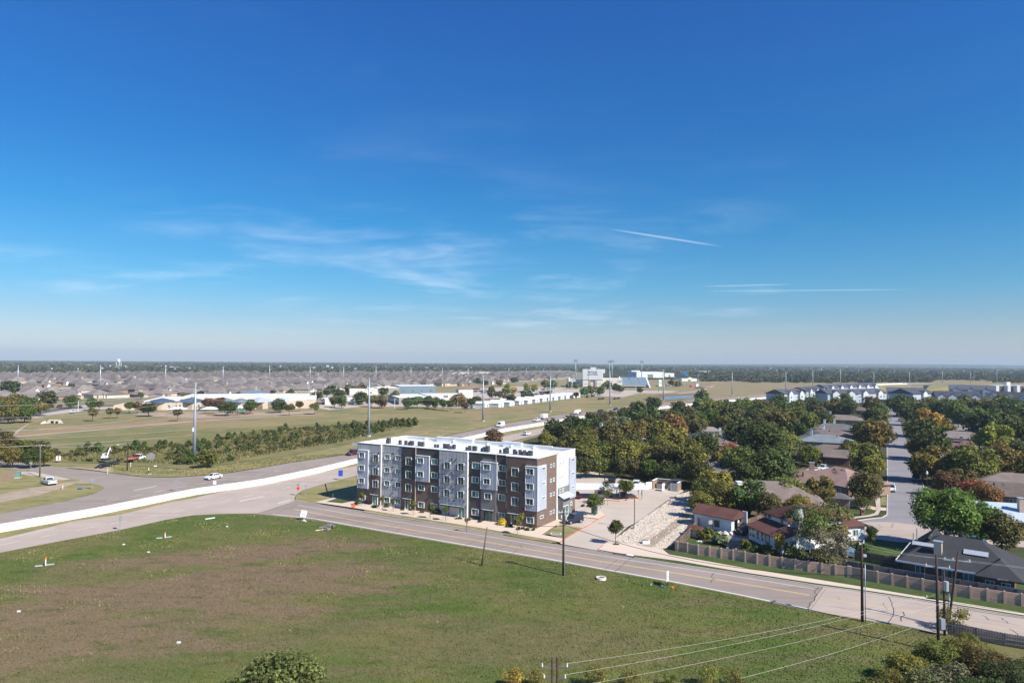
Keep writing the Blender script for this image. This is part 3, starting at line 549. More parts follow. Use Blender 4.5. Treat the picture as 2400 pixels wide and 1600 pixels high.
# downspouts and white corner trim
for x,y,z0 in ((-39.03,-.30,0.1),(-29.5,-.25,.1),(-16.03,-.3,.1),(-9.42,-.12,.1)): MB().b2(x-.07,x+.07,y-.08,y+.06,z0,HT).build('downspout',MAT['trim_white' if x in(-39.03,-16.03) else 'house_tan'],apt)
MB().b2(-39.12,-39.06,-.42,.02,6.45,HT).b2(-16.12,-16.05,-.45,.02,.1,HT).build('corner_trim',MAT['trim_white'],apt)
# windows
wmesh={}
def window(x,z,w=1.6,h=1.24,y=0.0,side=False,dep=.15,panes=2,parent=apt,mat='trim_white'):
    k=(w,h,dep,panes,mat)
    if k not in wmesh:
        t=.075; mb=MB().b2(-w/2,-w/2+t,-dep,0,-h/2,h/2).b2(w/2-t,w/2,-dep,0,-h/2,h/2).b2(-w/2+t,w/2-t,-dep,0,h/2-t,h/2).b2(-w/2+t,w/2-t,-dep,0,-h/2,-h/2+t)
        for i in range(1,panes): xx=-w/2+w*i/panes; mb.b2(xx-.035,xx+.035,-.07,-.02,-h/2+t,h/2-t)
        pw=(w-2*t)/panes
        wmesh[k]=(mb.mesh('window',MAT[mat]),MB().b2(-pw/2+.036,pw/2-.036,-.03,-.012,-h/2+t+.005,h/2-t-.005).mesh('pane',MAT['pane']),pw)
    f,p,pw=wmesh[k]; o=ob('window',f,parent,(x,y,z))
    if side: o.rotation_euler=(0,0,math.pi/2)
    for i in range(panes): ob('pane',p,o,(-w/2+.075+pw*(i+.5),0,0))
    return o
Z=[1.5,5.12,8.0,10.86]; ZT=[4.74,7.55,10.40]
for z in Z[1:]: window(-44.2,z,y=-.78)
window(-44.2,1.35,1.6,1.3,-.40)
for x in (-40.48,): 
    for z in ZT: window(x,z,1.58,1.66,-.40)
for x in (-37.45,-34.38):
    for z in Z: window(x,z,1.55,1.16,-.01)
for z in ZT: window(-31.40,z,1.62,1.66,-.17)
for z in Z[2:]: window(-27.95,z,1.62,1.22,-.52)
for z in Z[:2]: window(-27.9,z,1.62,1.2,-.17)
for z in Z: window(-24.5,z,1.62,1.26,-.17)
for x in (-21.06,-17.6):
    for z in ZT: window(x,z,1.56,1.6,-.45)
for z in Z: window(-14.32,z,1.68,1.28,0)
for z in Z[2:]: window(-11.36,z,1.6,1.22,-.40)
window(-11.2,5.06,1.62,1.28,-.18)
for z in Z: window(-8.03,z,1.66,1.25,0)
for z in ZT: window(-4.88,z,1.62,1.68,-.35)
for z in Z[1:]: window(-1.38,z,1.66,1.24,-.72)
window(-1.42,1.52,1.6,1.24,-.35)
# side windows (face +x)
for z in (11.28,8.42,5.6): window(.30,z,1.44,.56,1.7,True,.12,1)
window(0,1.95,1.44,.56,1.5,True,.12,1)
for z in (11.3,8.4,5.58,2.05):
    window(0,z,.68,.72,5.38,True,.10,1); window(0,z,.68,.72,6.68,True,.10,1)
for z in (11.4,8.55,5.67): window(.35,z,1.4,.55,14.9,True,.12,1)
for y in (9.55,10.92):
    window(0,5.66,.7,.74,y,True,.10,1)
    for z in (11.3,8.4): window(0,z,.34,.55,y,True,.06,1,mat='panel_dgrey')
window(0,2.2,1.0,.74,14.9,True,.12,2)
# ground floor doors
def door(x,y,w=1.5,h=2.05,mat='trim_white',side=False):
    o=window(x,h/2+.06,w,h,y,side,.14,2,mat=mat); o.name='glass_door'; return o
door(-40.5,-.40); door(-31.5,-.17); door(-17.45,-.25,1.7); door(-20.9,-.25,1.2); door(-4.95,-.35); door(-11.15,-.18,1.7,2.15,'black_metal')
door(0,12.1,2.6,2.2,'trim_white',True)
# balconies
bal=MB(); w=1.9
for zz in (-.78,.22): bal.b2(-w/2,w/2,-.36,-.32,zz,zz+.04); bal.b2(-w/2,-w/2+.04,-.36,0,zz,zz+.04); bal.b2(w/2-.04,w/2,-.36,0,zz,zz+.04)
for i in range(13): xx=-w/2+.02+i*(w-.04)/12; bal.b2(xx-.012,xx+.012,-.35,-.33,-.76,.24)
for i in (1,2): [bal.b2(q-.012,q+.012,-.36+.12*i-.01,-.36+.12*i+.01,-.76,.24) for q in (-w/2+.02,w/2-.02)]
bal_m=bal.mesh('balcony_railing',MAT['black_metal']); sil_m=MB().b2(-w/2+.02,w/2-.02,-.34,0,-.84,-.79).mesh('balcony_floor',MAT['steel_light'])
for x,y in ((-40.48,-.40),(-31.4,-.17),(-21.06,-.45),(-17.6,-.45),(-4.88,-.35)):
    for z in ZT:
        o=ob('balcony',sil_m,apt,(x,y,z)); ob('railing',bal_m,o)
# canopies with tie rods, wall lamps
def canopy(x0,x1,y,d=1.0,z=2.32):
    o=MB().b2(x0,x1,y-d,y,z,z+.09).b2(x0-.02,x1+.02,y-d-.02,y-d+.04,z-.06,z+.14).build('canopy',MAT['black_metal'],apt)
    MB().b2(x0+.08,x1-.08,y-d+.06,y-.12,z+.09,z+.11).build('canopy_top',MAT['steel_light'],o)
    n=max(2,int((x1-x0)/2))
    for i in range(n): xx=x0+.3+(x1-x0-.6)*i/(n-1); MB().tube([(xx,y-d+.1,z+.1),(xx,y,z+1.15)],.028,5).build('tie_rod',MAT['black_metal'],o)
canopy(-41.8,-39.2,-.40); canopy(-32.8,-30.2,-.17); canopy(-22.6,-16.3,-.45,1.0,2.33); canopy(-12.4,-9.5,-.18); canopy(-6.4,-3.6,-.35)
lm=MB().b2(-.07,.07,-.16,0,-.16,.16).mesh('wall_lamp',MAT['black_metal'])
for x,y,z in ((-39.6,-.40,11.6),(-39.6,-.40,8.8),(-36.0,-.01,11.7),(-36.0,-.01,8.8),(-36.0,-.01,6.0),(-36.0,-.01,3.1),(-33.0,-.17,11.6),(-33.1,-.17,8.7),(-33.1,-.17,3.6),(-29.8,-.17,3.4),(-26.2,-.17,2.9),(-19.9,-.45,11.8),(-18.8,-.45,11.8),(-19.9,-.45,9.0),(-19.9,-.45,6.2),(-22.9,-.45,3.4),(-20.5,-.45,3.3),(-19.3,-.45,3.3),(-16.8,-.45,3.4),(-6.8,-.35,11.5),(-6.8,-.35,8.7),(-6.8,-.35,5.9),(-2.9,-.35,12.0),(-2.9,-.35,9.0),(-2.9,-.35,6.2),(-2.9,-.35,3.4),(-15.7,0,12.0),(-15.7,0,9.0),(-15.7,0,6.2)):
    ob('wall_lamp',lm,apt,(x,y,z))
MB().b2(-.02,1.2,8.8,13.6,4.3,4.36).prof([(0,4.9),(1.35,4.25),(1.35,4.33),(0,5.0)],8.7,13.6).build('side_canopy',MAT['metal_pale'],apt)
MB().b2(-.01,1.1,8.78,8.9,0,4.3).build('side_canopy_wall',MAT['panel_dgrey'],apt)
# condensers on the roof
acm=MB().b2(-.42,.42,-.42,.42,.12,.92); acm.b2(-.46,.46,-.46,.46,.06,.12)
for q in range(8): acm.b2(-.43,.43,-.435,-.42,.18+q*.09,.22+q*.09); acm.b2(.42,.435,-.43,.43,.18+q*.09,.22+q*.09)
acm=acm.mesh('condenser_case',MAT['ac_dark']); act=MB().cyl(0,0,.92,.97,.36,.34,14).mesh('fan_grille',MAT['ac_grey']); acs=MB().b2(-.5,.5,-.25,.25,0,.06).mesh('stand',MAT['steel_light'])
units=[(265,130),(303,128),(403,142),(450,150),(512,154),(562,150),(630,157),(672,160),(858,190),(905,192),(962,200),(1010,190),(1145,212),(1200,214),(1246,210),(1333,220),(1378,222),(1545,242),(1597,238),(1640,254),(1690,262),(1738,267),(1795,272),(1855,262),(770,178),(805,180),(1285,222),(1498,237),(1100,214),(468,156),(925,200),(1700,246),(1760,250),(1815,258)]
for i,(X,Y) in enumerate(units):
    p=G(860+X*.21259,1010+Y*.21259,12.68); lx,ly=toB(p); ly=min(max(ly,.9),7); q=fromB(lx,ly)
    nl=1+sum(u[0]<X for u in units); t=thing('condenser',('small' if i>=24 else 'dark')+f' roof condenser, {nl}{"th" if 10<nl<14 else {1:"st",2:"nd",3:"rd"}.get(nl%10,"th")} from the left along the front roof edge','air conditioner',(q[0],q[1],12.68),BROT+(0 if i%3 else .2),'condensers on the apartment roof')
    s=.58 if i>=24 else (1.0 if i in (1,16,18) else .80); t.scale=(s*.86,s*.86,s*1.45)
    ob('condenser_case',acm,t); ob('fan_grille',act,t); ob('stand',acs,t)
for X,Y in ((705,150),(1940,265),(1960,262)):
    p=G(860+X*.21259,1010+Y*.21259,12.68); tag(MB().cyl(0,0,0,.9,.05,.05,6).build('vent_pipe',MAT['steel_light'],None,False,(p[0],p[1],12.68)),'thin grey vent pipe on the white roof','vent pipe','vent pipes on the apartment roof')
# ------------------------------------------------------------------ vegetation
def np_mesh(name,verts,k,mat,mi=None,mats=None):
    n=len(verts)//k; me=bpy.data.meshes.new(name); me.vertices.add(len(verts)); me.vertices.foreach_set('co',np.asarray(verts,dtype=np.float32).ravel())
    me.loops.add(n*k); me.loops.foreach_set('vertex_index',np.arange(n*k,dtype=np.int32)); me.polygons.add(n)
    me.polygons.foreach_set('loop_start',np.arange(0,n*k,k,dtype=np.int32)); me.polygons.foreach_set('loop_total',np.full(n,k,dtype=np.int32))
    for q in (mats or [mat]): me.materials.append(q)
    if mi is not None: me.polygons.foreach_set('material_index',np.asarray(mi,dtype=np.int32))
    me.update(calc_edges=True); me.validate(); return me
def unit(v): return v/np.maximum(1e-9,np.linalg.norm(v,axis=-1,keepdims=True))
def leaf_quads(P,N,size,r,aspect=1.5):
    n=len(P); a=unit(np.cross(N,r.normal(size=(n,3)))); b=np.cross(N,a); s=(size*r.uniform(.6,1.35,n))[:,None]
    fold=N*s*.25
    return np.stack([P-a*s*aspect/2,P-b*s/2+fold,P+a*s*aspect/2,P+b*s/2+fold],1).reshape(-1,3)
def crown_points(r,n,lobes,rz=.85,lobe_r=(.24,.50),hollow=.0,spread=.74,flat_bottom=.85,top=0):
    C=[];
    for i in range(lobes):
        d=unit(r.normal(size=3)); q=d*spread*r.uniform(.45,1.0)**.7; q[2]=q[2]*rz if q[2]>0 else q[2]*rz*flat_bottom
        if top and q[2]>0: q[:2]*=(1-top*q[2]/rz)
        C.append((*q,r.uniform(*lobe_r)))
    C=np.array(C); w=C[:,3]**2; idx=r.choice(lobes,n,p=w/w.sum()); d=unit(r.normal(size=(n,3))); d[:,2]=np.abs(d[:,2])*r.choice([1,1,1,-1],n)
    rad=C[idx,3]*(r.uniform(.55,1.15,n)); P=C[idx,:3]+d*rad[:,None]
    N=unit(d*.75+r.normal(size=(n,3))*.55+np.array([0,0,.35])); return P,N
def crown_mesh(name,seed,n,size,lobes=18,**k):
    r=np.random.default_rng(seed); P,N=crown_points(r,n,lobes,**k); return np_mesh(name,leaf_quads(P,N,size,r),4,MAT['leaf'])
def trunk_mesh(name,seed,mat,limbs=6,spread=.55,r0=.07):
    r=random.Random(seed); mb=MB(); mb.tube([(0,0,0),(.01,.01,.3),(r.uniform(-.04,.04),r.uniform(-.04,.04),.62)],[r0,r0*.8,r0*.62],7)
    for i in range(limbs):
        t=2*math.pi*(i+r.uniform(-.3,.3))/limbs; q=r.uniform(.45,1)*spread
        p0=(0,0,r.uniform(.42,.6)); p1=(math.cos(t)*q*.45,math.sin(t)*q*.45,r.uniform(.66,.8)); p2=(math.cos(t)*q,math.sin(t)*q,r.uniform(.85,1.15))
        mb.tube([p0,p1,p2],[r0*.5,r0*.34,r0*.12],5)
    return mb.mesh(name,mat)
CR={'broad':[crown_mesh('crown',100+i,5200,.086,26+3*i) for i in range(5)],
    'mid':[crown_mesh('crown',200+i,2700,.118,20+2*i) for i in range(5)],
    'far':[crown_mesh('crown',300+i,900,.20,14) for i in range(4)],
    'round':[crown_mesh('crown',400+i,3000,.10,34,spread=.58,lobe_r=(.34,.46),flat_bottom=.8) for i in range(2)],
    'willow':[crown_mesh('crown',500+i,3200,.10,30,rz=.95,lobe_r=(.2,.36),spread=.8) for i in range(2)],
    'sparse':[crown_mesh('crown',600+i,1500,.075,26,rz=.9,lobe_r=(.22,.4),spread=.8) for i in range(2)],
    'cone':[crown_mesh('crown',700+i,1500,.16,26,rz=1.25,lobe_r=(.24,.36),spread=.85,flat_bottom=.9,top=.75) for i in range(3)],
    'bush':[crown_mesh('foliage',800+i,750,.20,12,rz=.75,flat_bottom=.35) for i in range(4)],
    'column':[crown_mesh('crown',900+i,1400,.16,22,rz=2.0,lobe_r=(.3,.45),spread=.6,flat_bottom=1,top=.4) for i in range(2)],
    'ball':[crown_mesh('foliage',950,1500,.11,1,spread=.01,lobe_r=(.9,.95))],
    'near':[crown_mesh('crown',980+i,14000,.047,40+6*i,lobe_r=(.2,.38),spread=.72) for i in range(2)]}
TR=[trunk_mesh('trunk',20+i,MAT['bark'],6+i%3) for i in range(4)]; TRP=[trunk_mesh('trunk',40+i,MAT['bark_pale'],9,.8,.035) for i in range(2)]
GREEN0=dict(dark=(.038,.053,.018),green=(.052,.078,.022),bright=(.074,.108,.026),olive=(.088,.088,.025),yellow=(.17,.138,.024),yelgreen=(.112,.118,.028),rust=(.115,.082,.024),orange=(.135,.082,.024),red=(.16,.045,.026),maroon=(.075,.042,.032),brown=(.070,.066,.029),grey=(.085,.098,.058),silver=(.10,.11,.075),cedar=(.062,.080,.030))
GREEN={k:tuple(q*g_ for q,g_ in zip(c,(2.25,2.05,1.25))) for k,c in GREEN0.items()}
WORD=dict(dark='dark green',green='mid green',bright='bright green',olive='olive green',yellow='golden yellow',yelgreen='yellow green',rust='rusty orange',orange='orange brown',red='red and orange',maroon='dark maroon',brown='brownish green',grey='grey green',silver='silvery green',cedar='deep green cedar')
ALL_TREES=[]
def tree(x,y,rad,h,col='green',shape='broad',where='',group=None,label=None,zc=None,bare=False,name='tree',rz=.95,cat='tree'):
    base=GREEN[col] if isinstance(col,str) else col
    r=random; c=tuple(q*r.uniform(.85,1.15) for q in base)
    size='large' if rad>5.5 else ('small' if rad<2.6 else '')
    lab=label or ' '.join(f"{size} {WORD.get(col,'green')} {'tree' if name=='tree' else name.replace('_',' ')} {where}".split())
    t=thing(name,lab,cat,(x,y,0),r.uniform(0,6.28),group); ALL_TREES.append((t,label is None))
    zc=zc if zc is not None else max(h-rad*rz*.86,rad*.55)
    sh=ob('crown',r.choice(CR[shape]),t,(0,0,zc),r.uniform(0,6.28),(rad*r.uniform(.92,1.08),rad*r.uniform(.92,1.08),rad*rz),c)
    tm=r.choice(TRP if shape=='sparse' or bare else TR); ob('trunk',tm,t,None,0,(rad*.85,rad*.85,max(zc+rad*.15,.8)))
    return t
def tpx(px,py,rpx,col,shape='broad',where='',h=None,rz=.95,group=None,**k):
    """a tree whose crown centre is seen at px,py and whose crown is rpx wide (half)"""
    zc=h if h else 5.2
    fat=(.84 if px>1885 else .98) if not h else 1.05
    for _ in range(3):
        g=G(px,py,zc); m=math.hypot(*g)/FOC; rad=rpx*m*fat; zc=h if h else min(7.0,max(2.0,rad*.80+.9))
    if not h: rz=1.0
    g=G(px,py,zc)
    if shape=='broad' and math.hypot(*g)>260: shape='mid'
    if math.hypot(*g)>520: shape='far'
    return tree(g[0],g[1],rad,zc+rad*rz*.86,col,shape,where,group,zc=zc,rz=rz,**k)
def bush(x,y,rad,col,label,name='bush',shape='bush',group=None,hz=.8):
    base=GREEN[col] if isinstance(col,str) else col; c=tuple(q*random.uniform(.85,1.15) for q in base)
    o=ob(name,random.choice(CR[shape]),None,(x,y,rad*hz*.5),random.uniform(0,6.28),(rad,rad,rad*hz),c); tag(o,label,'bush',group); return o
# trees of the wooded blocks right of the apartment building: (x, y, half width, colour, shape)
wood=[]
def W(where,group,*rows):
    for q in rows:
        x,y,r,c=q[:4]; s=q[4] if len(q)>4 else 'broad'
        if s=='broad' and c in('olive','yelgreen','brown','grey') and random.random()<.35: s='willow'
        wood.append(tpx(x,y,r,c,s,where,group=group)); 
W('between frontage road and white building','trees beside the frontage road',(1308,1010,36,'dark'),(1351,1005,34,'dark'),(1387,988,28,'dark'),(1411,983,25,'grey'),(1435,976,17,'brown'),(1458,999,34,'silver','willow'),(1506,976,36,'green'),(1494,955,18,'dark'),(1532,947,18,'dark'),(1518,1000,30,'brown'),(1490,1010,28,'rust'),(1280,1032,24,'yelgreen'),(1335,1036,30,'olive'),(1470,968,18,'brown'),(1548,975,20,'brown'),(1455,975,16,'dark'))
W('in the line behind the parking lot','trees behind the parking lot',(1365,1030,36,'olive'),(1423,1026,40,'brown'),(1375,1066,40,'olive'),(1413,1062,40,'green'),(1459,1066,40,'yelgreen'),(1494,1064,36,'yelgreen'),(1523,1098,24,'green','mid'),(1530,1068,36,'olive'),(1566,1074,38,'brown'),(1362,1092,26,'dark','mid'),(1405,1090,26,'olive','mid'),(1450,1092,26,'dark','mid'),(1490,1095,24,'brown','mid'),(1568,1104,26,'dark','mid'),(1613,1074,44,'olive'),(1630,1108,36,'dark'),(1340,1070,30,'green'),(1480,1040,30,'brown'))
W('in the canopy beyond the parking lot','trees north of the parking lot',(1649,1048,44,'dark','round'),(1561,1024,50,'yelgreen','willow'),(1578,1004,38,'rust'),(1590,960,22,'dark'),(1578,983,28,'green'),(1613,977,32,'brown'),(1644,928,16,'green'),(1647,951,28,'grey'),(1682,962,30,'yelgreen'),(1661,987,32,'green'),(1632,996,32,'brown'),(1720,972,34,'brown'),(1697,996,30,'olive'),(1744,1014,42,'dark'),(1690,1025,22,'silver','sparse'),(1792,1044,58,'dark'),(1816,1096,52,'green'),(1732,1084,42,'olive'),(1756,1108,40,'green'),(1700,1072,30,'olive'),(1838,1040,36,'yelgreen'),(1712,1048,18,'red','sparse'),(1550,1050,34,'olive'),(1620,1040,22,'brown'),(1764,985,28,'dark'),(1790,1000,26,'brown'))
W('around the white chimney house','trees around the chimney house',(1681,1134,44,'yellow','willow'),(1652,1150,34,'brown'),(1645,1180,30,'yelgreen'),(1700,1165,38,'olive'),(1757,1161,46,'green','willow'),(1845,1150,38,'yelgreen'),(1800,1180,34,'brown'),(1870,1180,26,'yelgreen'),(1921,1144,42,'olive'),(1956,1122,26,'green'),(1896,1164,30,'brown','sparse'),(1660,1200,22,'dark'))
W('left of the tree lined street','trees left of the street',(2031,1140,46,'brown'),(2052,977,30,'green'),(2029,1012,34,'dark'),(2052,1023,44,'rust'),(2024,1028,30,'orange'),(2028,1068,46,'olive'),(1996,1058,30,'olive'),(2046,1090,30,'yelgreen'),(1970,1000,16,'dark'),(2062,960,20,'green'),(2045,947,26,'brown'),(2066,1000,22,'grey'),(1897,1064,30,'olive'))
W('right of the tree lined street','trees right of the street',(2143,970,30,'dark'),(2174,989,40,'yellow'),(2166,1012,42,'dark'),(2206,1000,28,'yelgreen'),(2189,1041,42,'dark'),(2150,1048,26,'brown'),(2190,1084,50,'olive'),(2162,1092,32,'dark'),(2227,1093,42,'olive'),(2130,955,22,'green'),(2219,1129,32,'maroon'),(2258,1122,34,'brown'),(2290,1152,34,'red'),(2312,1161,32,'orange'))
W('among the right back gardens','trees of the right back gardens',(2288,1089,56,'olive'),(2327,1030,50,'yelgreen','willow'),(2350,1077,44,'olive'),(2311,992,42,'dark'),(2273,977,32,'green'),(2350,992,40,'dark'),(2382,1022,44,'dark'),(2400,1065,34,'grey'),(2240,962,28,'green'),(2385,965,34,'green'),(2330,960,28,'brown'),(2206,957,26,'dark'),(2297,955,30,'olive'),(2361,955,28,'green'),(2221,953,26,'olive'),(2400,1000,30,'dark'),(2420,1100,36,'olive'))
W('in front of the white gabled apartments','trees before the far apartments',(1826,946,24,'green'),(1902,948,26,'green'),(1953,948,24,'olive'),(1990,952,22,'dark'),(2116,950,30,'green'),(2146,953,24,'brown'),(2095,946,18,'dark'),(1870,952,20,'brown'),(1770,950,20,'olive'),(1795,958,24,'brown'),(1742,946,18,'yelgreen'),(1826,988,36,'brown'),(1876,984,36,'olive'),(1932,984,26,'dark'),(1850,965,26,'green'),(1915,966,24,'brown'),(1805,975,24,'olive'),(1870,1010,24,'dark'),(1780,965,24,'green'),(1735,958,20,'green'),(1700,952,18,'dark'),(2180,950,24,'olive'),(2262,948,22,'green'),(2340,945,20,'olive'),(1980,935,16,'cedar'),(1960,928,14,'dark'))
# single trees one can point to
def T1(px,py,rpx,col,shape,label,**k): return tpx(px,py,rpx,col,shape,label=label,**k)
T1(2222,1205,66,'bright','near','big bright green tree standing behind the dark roofed house',h=6.2)
T1(2298,1215,40,'green','broad','green tree overlapping the big bright tree, behind the dark roof',h=5.5); T1(2348,1245,36,'brown','broad','brownish green tree at the road bend behind the dark roof',h=4.5)
T1(1897,1232,44,'green','sparse','thin leaved green tree in front of the white two storey house',h=5.6); T1(1938,1224,48,'olive','sparse','sparse olive tree over the end of the white two storey house',h=5.6); T1(1947,1275,46,'silver','sparse','nearly bare grey tree behind the tan fence',h=4.2,bare=True); T1(1880,1200,26,'bright','sparse','thin bright green tree rising over the red brown roof',h=6)
T1(1827,1268,15,'yellow','column','narrow yellowing tree against the white house wall',h=2.8); T1(2042,1248,13,'dark','column','slim dark green tree at the end of the street kerb',h=2.6)
T1(1424,1148,22,'brown','sparse','thin brown leaved tree in the parking island',h=3.4); T1(1467,1140,17,'green','mid','green tree at the end of the parking island',h=3.2); T1(1393,1175,21,'green','mid','green tree behind the tall green cabinet',h=3.0)
T1(1443,1236,16,'dark','mid','lone dark green oak beside the driveway entrance',h=2.95,rz=1.15)
T1(1157,1026,24,'maroon','mid','reddish tree behind the apartment roof',h=4.0); T1(488,1072,21,'olive','mid','round olive tree by the tall steel pole',h=3.0)
tree(*G(655,1640,3),5.0,8.0,(.16,.22,.04),'near',label='bright green tree top at the bottom edge of the meadow',zc=2.9)
tree(*G(550,1640,2),3.0,5.4,(.15,.21,.04),'near',label='lower green tree left of the tree top at the bottom edge',zc=1.4); tree(*G(760,1650,2),2.8,5.0,(.15,.21,.04),'near',label='lower green tree right of the tree top at the bottom edge',zc=1.4)
# young street trees before the apartment building
sap=[(848,1162,8,'green'),(896,1169,6,'olive'),(922,1174,7,'green'),(968,1182,8,'olive'),(1009,1190,9,'green'),(1044,1194,8,'green'),(1094,1218,6,'brown'),(1212,1224,10,'olive'),(1223,1212,10,'yelgreen')]
for i,(x,y,r,c) in enumerate(sap):
    zc=2.3; g=G(x,y,zc); m=math.hypot(*g)/FOC
    t=thing('sapling',('staked sapling on the forecourt '+['below the left bay','by the white corner strip','under the second grey wall','before the second brick wall','beside the pale downspout','under the long canopy','with hardly any leaves','before the right brick wall','behind the rightmost young tree'][i]),'tree',(g[0],g[1],0),i,'saplings before the apartments')
    ob('crown',CR['sparse' if c=='brown' else 'bush'][i%2],t,(0,0,zc),i,(r*m,r*m,r*m*1.35),GREEN[c]); ob('trunk',TR[i%4],t,None,0,(.55,.55,2.6))
    mb=MB()
    for a in (0,2.1,4.2): mb.tube([(math.cos(a)*.9,math.sin(a)*.9,0),(0,0,1.5)],.02,4)
    mb.build('stakes',MAT['wood_grey'],t)
# shrubs before the building
for i,(x,y,r,c) in enumerate([(1069,1215,4,'dark'),(1079,1215,5,'dark'),(1098,1218,5,'dark'),(1126,1223,6,'dark'),(1187,1234,5,'dark'),(1198,1233,6,'dark'),(1214,1240,6,'dark'),(1226,1239,5,'dark'),(1236,1242,6,'dark'),(1244,1236,4,'dark'),(1251,1242,5,'dark'),(1023,1204,11,'dark'),(944,1194,5,'dark'),(962,1195,5,'brown'),(905,1187,7,'brown'),(838,1179,8,'brown'),(988,1200,6,'brown')]):
    g=G(x,y+2); m=math.hypot(*g)/FOC; bush(g[0],g[1],r*m*1.05,c,'round dark shrub in the forecourt bed' if c=='dark' else 'brown low shrub in the forecourt bed',group='shrubs in the forecourt',hz=1.0)
g=G(1022,1205); bush(g[0],g[1],.55,'red','shrub with pink flowers among the forecourt shrubs',hz=1.2)
g=G(878,1189); bush(g[0],g[1],.95,'bright','spreading light green plant on the forecourt',hz=.5); g=G(1177,1231); bush(g[0],g[1],.85,(.75,.55,.01),'bright yellow flowering ball shrub by the building','flowering_shrub','ball',hz=1.15)
for x,y,l in ((1367,1187,'reddish shrub in the shade beside the side entrance'),(1379,1187,'reddish shrub nearer the tall green cabinet')): g=G(x,y); bush(g[0],g[1],.55,'maroon',l)
g=G(1424,1160); bush(g[0],g[1],.9,'green','leafy green bush at the tree island kerb'); g=G(2021,1192); bush(g[0],g[1],1.75,'dark','clipped round dark green bush by the sidewalk','clipped_bush','ball',hz=1.0)
for x,y,r,c,l in ((1743,1285,1.6,'olive','loose yellow green bush beside the dark car in the yard'),(1682,1276,1.7,'silver','grey twiggy bush behind the tan fence'),(1655,1262,1.8,'olive','green bush by the small playhouse'),(1800,1302,1.6,'brown','low brown bush under the white house wall'),(1775,1300,1.3,'dark','dark bush by the end of the white house wall'),(1860,1315,2.2,'dark','dark hedge bush behind the tan fence'),(2018,1296,1.9,'green','round green bush left of the dark roofed house'),(2300,1262,1.3,'green','small bush on the far side of the dark roof'),(1930,1318,1.8,'brown','dry brown bush at the fence corner')):
    g=G(x,y); bush(g[0],g[1],r,c,l)
# thicket at the bottom right and along the bottom edge
for i,(x,y,r,c,s,zc) in enumerate([(2200,1540,2.6,'olive','near',1.6),(2130,1570,2.4,'yelgreen','near',1.4),(2260,1530,2.4,'olive','near',1.7),(2310,1560,2.6,'brown','near',1.8),(2360,1600,2.8,'dark','near',2.0),(2240,1600,2.8,'silver','sparse',1.8),(2170,1610,2.4,'grey','sparse',1.4),(2090,1600,2.0,'olive','near',1.1),(2400,1585,2.6,'dark','near',1.6),(2300,1640,3.0,'dark','near',1.8),(2050,1625,1.9,'olive','sparse',1.0),(2270,1500,1.3,'olive','near',1.0)]):
    g=G(x,y,zc); tree(g[0],g[1],r,zc+r*.7,c,s,label=['olive bush right of the nearest dark pole','yellow green bush at the left of the corner thicket','olive bush before the grey board fence','brownish bush below the board fence','dark green bush in the bottom right corner','bare branched grey bush in the corner thicket','grey twiggy bush at the bottom edge','low olive bush at the left tip of the thicket','dark leafy bush at the right edge','darkest bush at the lower right edge','sparse low bush at the bottom edge beside the lawn','small olive bush at the foot of the pole pair'][i],zc=zc,name='bush',rz=.8,cat='bush')
for i,(x,y,r,c,zc) in enumerate([(1395,1588,1.3,'yelgreen',1.0),(1480,1592,1.1,'olive',.9),(1570,1590,.8,'olive',.8),(1660,1588,1.3,'yelgreen',1.0),(1720,1590,1.2,'olive',.9),(1200,1592,1.3,'yellow',1.1),(1255,1590,1.1,'yelgreen',1.0)]):
    g=G(x,y,zc); tree(g[0],g[1],r,zc+r,c,'sparse',label=['yellow green shoot right of the lattice pole top','olive shoot along the bottom edge','smallest olive shoot along the bottom edge','leafy shoots under the pale wires','olive shoots right under the pale wires','yellowing shoots left of the lattice pole top','yellow green shoots beside the lattice pole top'][i],zc=zc,name='shoots',rz=1.1,cat='bush')
g=G(2237,1478); tree(g[0],g[1],1.9,3.0,'olive','sparse',label='loose leaved bush beside the leaning poles and the road',zc=1.5,name='bush',rz=.95,cat='bush')
